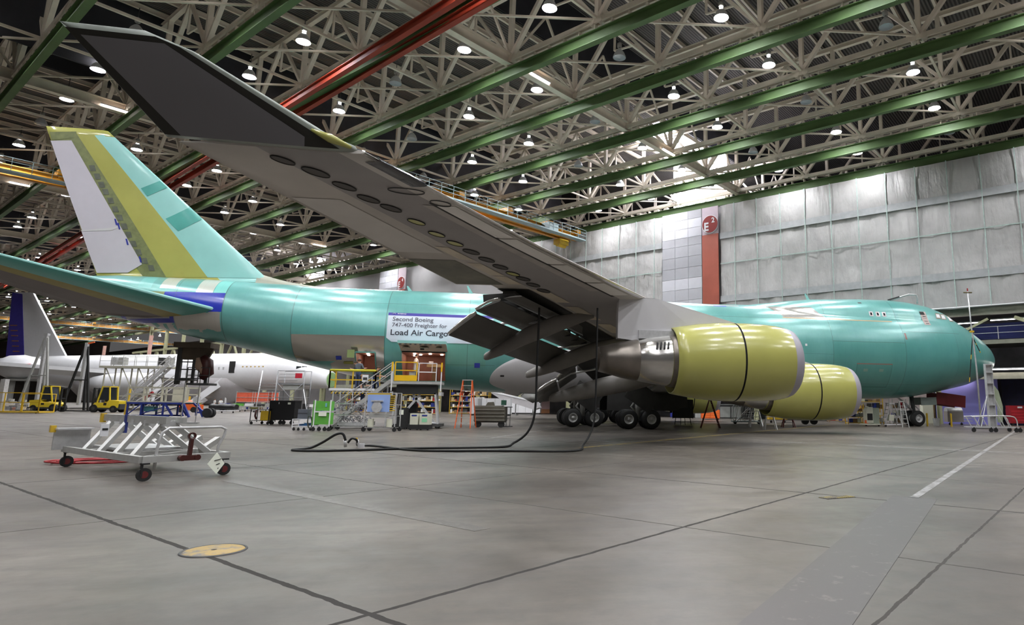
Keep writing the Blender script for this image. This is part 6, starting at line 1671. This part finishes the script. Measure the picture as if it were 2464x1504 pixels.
for s, e in ((-1, 3.4), (1, 5.6)):
    b = MB(); x0 = -.38
    for k in range(10):
        f0, f1 = k/10, (k+1)/10; x1 = -.38+s*.5; b.bar((x0+(x1-x0)*f0, 0, 6.8+(e-6.8)*f0), (x0+(x1-x0)*f1, 0, 6.8+(e-6.8)*f1), .05, mi=1 if k % 5 == 4 else 0)
    b.build('stay_rod', [M_black, M_yel], t)
MB().box((-.25, 0, .06), (1.0, 1.0, .1)).build('base', M_dark, t)
# ---- white cabinets and lit racks beyond the belly
for k, (u, s, w, h) in enumerate(((1147, 20, 1.4, 1.95), (1190, 20, 3.9, 1.85), (1255, 17.5, 5.2, 1.7))):
    t = thing('modular_cabinet', ('short white modular cabinet behind the orange ladder', 'long white modular cabinet behind the ribbed crate', 'white modular cabinet below the sloping grey wing')[k], 'cabinet', on_floor(u, s), RC)
    MB().box((0, 0, h/2+.2), (w, 1.2, h)).build('cabinet_body', M_white, t)
    for q in range(int(w/1.2)+1): MB().box((-w/2+.1+q*w/(int(w/1.2)+1), -.61, h/2+.2), (.03, .01, h*.95)).build('door_seam', M_grey, t)
    MB().box((0, 0, .1), (w*.96, 1.1, .2)).build('plinth', M_dark, t)
t = thing('pallet_wall', 'pale pink panelled barrier on an orange base behind the body gear wheels', 'barrier', on_floor(1296, 16.5), RC); MB().box((0, 0, 1.3), (3.2, .2, 1.3)).build('pink_panel', mat('panel_pink', (.62, .42, .44), .6, vary=.04), t); MB().box((0, 0, .35), (3.2, .3, .6)).build('orange_base', mat('base_orange_tan', (.5, .22, .10), .6, vary=.1), t)
M_warm = mat('rack_lamp_glow', (1, 1, 1), .5, vary=0, emit=7.0, ecol=(1, .82, .5))
for k, (u, s, w) in enumerate(((1010, 19, 4.6), (1130, 18, 5.2), (875, 17, 4.5))):
    t = shelf_unit('lit_rack', ('lit stores rack seen between the lift legs', 'lit stores rack seen behind the orange ladder', 'lit stores rack seen under the yellow platform')[k], u, s, w, 3.4, M_yel, 4, 20+k, 1.0)
    for q in range(3): MB().box((-w*.3+q*w*.3, -.3, 3.25-.02*q), (w*.22, .25, .08)).build('rack_lamp', M_warm, t)
# ================================================================ LEFT SIDE
def forklift(u, s, label, face=1):
    t = thing('forklift', label, 'forklift', on_floor(u, s), RC)
    f = face
    b = MB(); b.prism([(f*-1.9, .55), (f*-1.95, 1.35), (f*-.7, 1.45), (f*-.45, 1.15), (f*.9, 1.15), (f*1.15, .9), (f*1.15, .55)], -.7, .7); b.build('body', M_fork, t)
    b = MB(); b.prism([(f*-2.1, .35), (f*-2.15, 1.0), (f*-1.3, 1.0), (f*-1.1, .62), (f*.9, .55), (f*.9, .35)], -.68, .68); b.build('counterweight', M_dark, t)
    for x0, z0, x1, z1 in ((-.75, 1.3, -.55, 3.0), (.75, 1.1, .30, 3.0)):
        for y in (-.6, .6): MB().bar((f*x0, y, z0), (f*x1, y, z1), .12).build('cab_pillar', M_fork, t)
    MB().box((f*-.13, 0, 3.04), (1.0, 1.3, .10)).build('cab_roof', M_fork, t); b = MB(); b.prism([(f*-.68, 1.45), (f*-.5, 2.94), (f*.26, 2.94), (f*.62, 1.45)], -.56, .56); b.build('cab_glass', M_glass, t)
    for x, r in ((1.0, .46), (-1.35, .40)):
        for y in (-.62, .62): b = MB(); b.cyl((f*x, y, r), r, .32, 'y', 22); w = b.build('wheel', M_black, t); MB().cyl((f*x, y, r), r*.45, .34, 'y', 14).build('hub', M_dark, w)
    for y in (-.35, .35): MB().bar((f*1.45, y, .15), (f*1.45, y, 2.9), .14, .2).build('mast_rail', M_black, t)
    for z in (.6, 1.6, 2.8): MB().box((f*1.45, 0, z), (.12, .8, .14)).build('mast_crosshead', M_black, t)
    for y in (-.3, .3): MB().bar((f*1.6, y, .18), (f*2.7, y, .18), .12, .06).build('fork', M_black, t)
    MB().box((f*-.3, -.71, .98), (.35, .02, .3)).build('step_recess', M_black, t)
    MB().box((f*-.1, 0, 1.5), (.4, .5, .5)).build('seat', M_dark, t)
    return t
forklift(255, 20.0, 'yellow forklift with its mast facing left, right of the pair', -1)
forklift(118, 20.0, 'yellow forklift with its mast facing right, left of the pair', 1)
def tripod(u, s, h, w, m, label, head):
    t = thing('tripod_jack', label, 'jack', on_floor(u, s), RC)
    for g in (-1, 1): MB().bar((g*w/2, -.5, 0), (g*.15, 0, h), .20).build('leg', m, t)
    MB().bar((.05, .9, 0), (0, .1, h), .20).build('leg', m, t)
    MB().bar((0, 0, .8), (0, 0, h+.5), .32).build('ram', M_galv, t)
    z = h*.48; k = 1-.48; MB().bar((-w/2*k-.1, -.25, z), (w/2*k+.1, -.25, z), .12).build('cross_tie', m, t)
    MB().box((0, 0, .08), (w*1.05, 1.6, .12)).build('base', M_dark, t)
    if head: MB().bar((-.1, 0, h+.35), (.9, 0, h+.6), .16).build('head_arm', M_orange, t)
    else: MB().box((0, 0, h+.4), (.5, .4, .3)).build('head_block', M_galv, t)
    return t
tripod(84, 19, 9.3, 3.9, M_grey, 'tall grey tripod jack at the left behind the forklifts', False)
tripod(186, 19, 8.2, 3.5, M_black, 'tall black tripod jack between the forklifts', True)
t = thing('railed_trolley', 'yellow-railed trolley loaded with grey equipment at the left edge', 'trolley', on_floor(42, 22.5), RC)
b = rail_run(MB(), [(-2.6, -.9, .25), (3.0, -.9, .25)], 1.9, (.9,), .05, 1.8); b.build('guard_rail', M_yel, t); b = rail_run(MB(), [(1.3, -.95, .15), (3.05, -.95, .15), (3.05, .9, .15)], 1.9, (1.0,), .05, 1.8); b.build('guard_rail', M_yel, t)
MB().box((.2, 0, .15), (5.8, 1.8, .16)).build('deck', M_yel, t)
random.seed(9)
for k in range(16): x = random.uniform(-1.6, 1.3); z = random.uniform(.3, 1.5); MB().box((x, random.uniform(-.5, .4), z), (random.uniform(.2, .6), .4, random.uniform(.15, .5)), random.uniform(0, 1)).build('equipment_block', random.choice([M_galv, M_grey, M_dark, M_white, M_chrome]), t)
MB().bar((-1.9, 0, .2), (-1.9, 0, 3.6), .5).build('grey_column', M_galv, t); casters(t, [(-2.2, -.7), (2.6, -.7)], .08)
# blue framed stand
t = thing('work_stand', 'dark blue wheeled work stand with a beige railed deck behind the foreground cart', 'work stand', on_floor(392, 26.5), RC)
wz, dz_ = 5.3, 1.9; z1 = 1.25
for x in (-2.6, -1.35, .6, 2.35):
    for y in (-dz_/2, dz_/2): MB().bar((x, y, .15), (x, y, z1), .12).build('post', M_blue, t)
for y in (-dz_/2, dz_/2): MB().bar((-2.7, y, z1), (2.4, y, z1), .12, .16).build('deck_beam', M_blue, t); MB().bar((-2.7, y, .15), (1.2, y, .15), .12, .14).build('base_beam', M_blue, t); MB().bar((.7, y, z1), (1.5, y, .15), .14).build('slant_brace', M_blue, t); MB().bar((2.35, y, z1), (3.0, y, .05), .16).build('slant_brace', M_blue, t); MB().bar((-2.6, y, .2), (-1.35, y, z1), .07).build('brace', M_blue, t); MB().bar((-1.35, y, .3), (.6, y, .9), .07).build('brace', M_blue, t)
M_bei = mat('rail_beige', (.44, .42, .34), .5, vary=.06)
MB().box((-.15, 0, z1+.10), (5.2, 2.0, .12)).build('deck', M_bei, t)
b = MB()
for y in (-.95, .95): rail_run(b, [(-2.7, y, z1+.15), (2.4, y, z1+.15)], 1.25, (.65,), .08, 1.3)
b.build('guard_rail', M_bei, t); MB().box((.75, .9, z1+.75), (1.5, .04, 1.1)).build('infill_panel', M_bei, t); MB().bar((-2.75, -.9, .1), (-2.65, -.9, 2.5), .18).build('yellow_post', M_yel, t)
MB().bar((2.9, 0, .45), (4.2, 0, .45), .14).build('tow_bar', M_blue, t); MB().bar((2.6, 0, 1.3), (3.6, 0, .5), .14).build('tow_brace', M_blue, t)
for y in (-.25, .25): b = MB(); b.cyl((4.15, y, .42), .42, .22, 'y', 22); b.build('wheel', M_black, t)
MB().box((3.1, -.3, 1.6), (.5, .3, .55)).build('control_box', M_galv, t); MB().box((-.9, -.4, .75), (.9, .5, .45)).build('hydraulic_unit', mat('unit_teal', (.10, .30, .32), .5, vary=.1), t)
# scaffold dock with stairs
t = thing('scaffold_dock', 'long pale scaffold dock with stairs standing in front of the white airliner', 'scaffold', on_floor(345, 16.5), RC)
W_, H_ = 12.5, 6.2
for x in (-5.6, -3.2, -.8, 1.6):
    for y in (-1, 1): MB().bar((x, y, 0), (x, y, H_), .14).build('standard', M_bei, t)
MB().box((-1.2, 0, H_), (10.2, 2.6, .3)).build('deck', M_bei, t); MB().box((-2.0, 0, 2.0), (7.5, 2.2, .2)).build('lower_deck', M_bei, t)
for x0, x1 in ((-5.6, -3.2), (-3.2, -.8), (-.8, 1.6)): MB().bar((x0, -1, H_), (x1, -1, 2.0), .10).build('brace', M_bei, t)
b = MB()
for y in (-1.25, 1.25): rail_run(b, [(-6.3, y, H_+.15), (3.8, y, H_+.15)], 1.5, (.7,), .04, 1.6)
b.build('guard_rail', M_galv, t)
for k in range(14): MB().box((-1.6+.42*k, -1.6, .5+.44*k), (.55, 1.1, .06)).build('tread', M_galv, t)
for y in (-2.2, -1.0):
    MB().bar((-2.1, y, .1), (4.4, y, 6.6), .08, .35).build('stringer', M_galv, t)
    for hh in (.6, 1.2): MB().bar((-2.1, y, .1+hh), (4.4, y, 6.6+hh), .09).build('handrail', M_galv, t)
    for hh in (.0, 1.1): MB().bar((1.6, y-1.5, -.0+hh+.2), (6.6, y-1.5, 3.9+hh), .10).build('lower_handrail', M_white, t)
MB().box((4.9, -.4, 4.4), (3.4, 2.2, .2)).build('landing', M_bei, t); MB().bar((6.2, -.5, 0), (6.2, -.5, 4.4), .2).build('standard', M_bei, t)
for x in (-5.0, -3.9, 1.9, 3.0): MB().box((x, 0, H_+.9), (.8, .9, 1.1)).build('stacked_kit', random.choice([M_galv, M_grey, M_dark]), t)
MB().bar((1.9, -2.8, 1.6), (3.1, -2.8, 2.6), .3).build('red_beam', M_redp, t)
# tail dock: dark frame hanging below the tail
t = thing('tail_dock', 'dark steel access tower with ladders standing up to the tail belly', 'access tower', (-20.75, 2.0, 0), 0)
zt = 5.35
for x in (-.95, -.05, .75): MB().bar((x, 0, 2.6), (x, 0, zt), .16 if x > -.9 else .26).build('mast', M_dark, t)
for x in (-.95, -.05): MB().bar((x, 1.2, 0), (x, 1.2, zt), .045).build('leg', M_galv, t)
b = MB(); b.box((0, 0, zt-.15), (2.2, 1.5, .35)); b.prism([(-1.1, zt-.3), (1.1, zt-.3), (.75, zt-1.1), (-.75, zt-1.1)], -.1, .1); b.build('head_frame', mat('dock_brown', (.10, .075, .05), .6, vary=.2), t)
for z in (3.0, 3.6, 4.1): MB().bar((-.9, 0, z), (.75, 0, z), .07).build('rung', M_dark, t)
MB().box((.55, 0, 2.62), (1.3, 1.4, .14)).build('platform', M_dark, t); MB().box((-.4, 0, 2.9), (.9, 1.2, .1)).build('platform', M_dark, t)
b = MB(); b.tube([(.55, -.3, 4.4), (.85, -.35, 4.1), (.9, -.3, 3.4), (.6, -.3, 3.0)], [.25, .38, .42, .2], 10); b.build('covered_pump', M_tow, t); b = MB(); b.tube([(.35, -.5, 4.35), (.5, -.55, 3.8), (.75, -.5, 3.3)], [.12, .28, .12], 8); b.build('tan_bag', mat('bag_tan', (.35, .23, .16), .7, vary=.1), t)
b = rail_run(MB(), [(-.1, -.7, 2.7), (1.2, -.7, 2.7)], 1.0, (.5,), .03, .6); b.build('guard_rail', M_dark, t); MB().box((-.5, 1.2, .04), (1.3, .3, .08)).build('base', M_galv, t)
# boarding stairs
t = thing('boarding_stairs', 'white passenger boarding stairs leading up to the open airliner door', 'stairs', on_floor(506, 14.6), RC)
for k in range(16): MB().box((-2.8+.33*k, 0, .35+.26*k), (.36, 1.5, .05)).build('tread', mat('tread_tan', (.45, .38, .30), .6, vary=.05), t)
for y in (-.9, .9):
    b = MB(); b.prism([(-3.2, 0), (-3.2, 1.2), (2.5, 5.7), (4.2, 5.7), (4.2, 4.1), (2.4, 4.1)], y-.04, y+.04); b.build('side_panel', M_white, t)
MB().box((3.4, 0, 4.35), (2.0, 1.8, .2)).build('landing', M_white, t); MB().bar((2.4, 0, 0), (2.4, 0, 4.2), .25).build('prop_leg', M_white, t); MB().bar((3.6, 0, .4), (.5, 0, .4), .3).build('chassis', M_grey, t)
b = MB()
for x in (-2.4, 1.6): b.cyl((x, -.95, .35), .35, .25, 'y', 14)
b.build('wheels', M_black, t)
MB().box((5.2, -.3, 4.9), (1.8, .1, 1.3)).build('white_canopy', M_white, t)
# wrapped load
t = thing('wrapped_load', 'long black wrapped load on a low white trolley', 'trolley', on_floor(537, 19.5), RC)
b = MB(); R_ = []
for k in range(9):
    x = -1.6+3.2*k/8; r = .36+.05*sin(k*2.1); R_.append([(x, .45*cos(2*pi*q/14), .75+r*(sin(2*pi*q/14))*(1+.1*sin(k+q))) for q in range(14)])
b.loft(R_); b.build('black_wrap', mat('wrap_black', (.02, .02, .022), .35, vary=.3, scale=4), t); MB().box((0, 0, .28), (3.4, .9, .1)).build('trolley_deck', M_white, t); casters(t, [(-1.4, -.3), (0, -.3), (1.4, -.3)], .09)
for k, u in enumerate((514, 529)):
    person('person in a white shirt %s by the black wrapped load' % ('on the left' if k == 0 else 'on the right'), on_floor(u, 16.5), RC+(.4 if k else 2.6), {}, M_coat, M_jean, M_hair)
# scaffold tower
t = thing('scaffold_tower', 'tall galvanised scaffold tower with cross braces under the rear fuselage', 'scaffold', on_floor(700, 23.5), RC)
W_, H_ = 2.75, 4.6; M_save = M_galv; M_galv = mat('scaffold_grey', (.24, .24, .25), .45, .3, vary=.1)
for x in (-W_/2, W_/2):
    for y in (-.7, .7): MB().tube([(x, y, .15), (x, y, H_)], .055, 8).build('standard', M_galv, t)
for z in (.5, 1.9, 3.2, H_):
    for y in (-.7, .7): MB().tube([(-W_/2, y, z), (W_/2, y, z)], .035, 6).build('ledger', M_galv, t)
MB().tube([(-W_/2, -.72, 3.4), (W_/2, -.72, .6)], .035, 6).build('brace', M_galv, t); MB().tube([(W_/2, -.72, 3.4), (-W_/2, -.72, .6)], .035, 6).build('brace', M_galv, t)
MB().box((0, 0, 3.3), (W_, 1.4, .12)).build('deck', M_galv, t); MB().box((0, -.2, 2.95), (1.6, .8, .5)).build('tray', M_grey, t); MB().box((.8, -.75, 4.1), (.7, .04, .5)).build('red_rag', mat('rag_red', (.5, .01, .03), .7, vary=.1), t)
for k in range(6): MB().bar((-1.2, -.7, 3.6+k*.16), (.7, -.7, 3.6+k*.16), .035).build('rail', M_white if k % 2 else M_galv, t)
for k in range(9): MB().tube([(-W_/2-.1, -.7, .9+.3*k), (-W_/2-1.9, -.7, .9+.3*k)], .025, 6).build('ladder_rung', M_galv, t)
for x in (-W_/2-.12, -W_/2-1.95): MB().tube([(x, -.7, .1), (x+(.12 if x > -2 else .35), -.7, 4.6)], .05, 6).build('ladder_rail', M_white, t)
MB().tube([(W_/2, -.7, 2.8), (W_/2+.9, -1.2, .1)], .04, 6).build('outrigger', M_white, t); MB().tube([(-W_/2, -.7, 1.8), (-W_/2-.7, -1.2, .1)], .04, 6).build('outrigger', M_white, t); casters(t, [(-W_/2, -.7), (W_/2, -.7), (-W_/2, .7), (W_/2, .7)], .10)
M_galv = M_save
t = thing('life_raft', 'orange cylindrical pack on a cart under the scaffold tower', 'pack', on_floor(692, 20), RC)
MB().cyl((0, 0, 1.05), .36, 1.7, 'x', 18).build('orange_pack', M_orange, t); MB().box((0, 0, .55), (2.2, .8, .08)).build('cart_deck', M_galv, t)
for x in (-.9, .9): b = MB(); b.cyl((x, -.35, .3), .3, .12, 'y', 16); b.build('wheel', M_black, t)
# orange barriers, green and blue bins, small far carts
for k, (u, w) in enumerate(((588, 2.9), (628, 3.0), (655, 1.6))):
    t = thing('barrier_screen', ('left orange barrier screen under the airliner', 'middle orange barrier screen under the airliner', 'right orange barrier screen under the airliner')[k], 'barrier', on_floor(u, 15.5), RC)
    MB().box((0, 0, 2.0), (w, .05, 1.5)).build('orange_mesh', mat('mesh_orange', (.70, .12, .06), .6, vary=.15), t)
    for z in (1.3, 2.0, 2.8): MB().bar((-w/2, -.05, z), (w/2, -.05, z), .06).build('rail', M_galv, t)
    for x in (-w/2, w/2): MB().bar((x, 0, 0), (x, 0, 2.9), .08).build('post', M_galv, t)
random.seed(21)
for k, (u, s, cn, m) in enumerate(((540, 17, 'blue', M_blue), (572, 17.5, 'green', M_lime), (600, 17, 'white', M_white), (622, 18, 'dark grey', M_dark), (650, 17, 'grey', M_grey), (752, 19, 'white', M_white), (768, 20, 'yellow', M_yel), (800, 18, 'cream', M_cream), (440, 19, 'orange', M_orange), (470, 17, 'olive', mat('olive_box', (.2, .19, .03))))):
    t = thing('supply_cart', '%s topped supply cart %s' % (cn, ('left of the black wrapped load', 'between the stairs and the barriers', 'below the left barrier', 'below the middle barrier', 'below the right barrier', 'just right of the scaffold tower', 'right of the scaffold tower by the green rack', 'behind the tube rack', 'behind the blue work stand', 'at the foot of the boarding stairs')[k]), 'cart', on_floor(u, s), RC)
    w = 1.1; frame_cart(t, w, .7, .9, M_galv, (.3,)); MB().box((0, 0, .95), (w, .7, .35)).build('top_bin', m, t)
    for q in range(3): MB().box((-.3+.3*q, 0, .48), (.2, .4, .3)).build('stored_box', random.choice([M_white, M_grey, M_brown, M_blue]), t)
    casters(t, [(-.45, -.3), (.45, -.3)], .1)
t = thing('orange_tug', 'orange tug vehicle behind the blue work stand', 'vehicle', on_floor(458, 19), RC)
b = MB(); b.prism([(-1.2, .3), (-1.2, 1.3), (-.4, 1.5), (.2, 1.0), (1.2, .95), (1.2, .3)], -.6, .6); b.build('body', M_orange, t)
for x in (-.8, .8): b = MB(); b.cyl((x, -.6, .35), .35, .25, 'y', 16); b.build('wheel', M_black, t)
MB().box((-.8, 0, 1.7), (.6, 1.0, .6)).build('seat_box', M_yel, t)
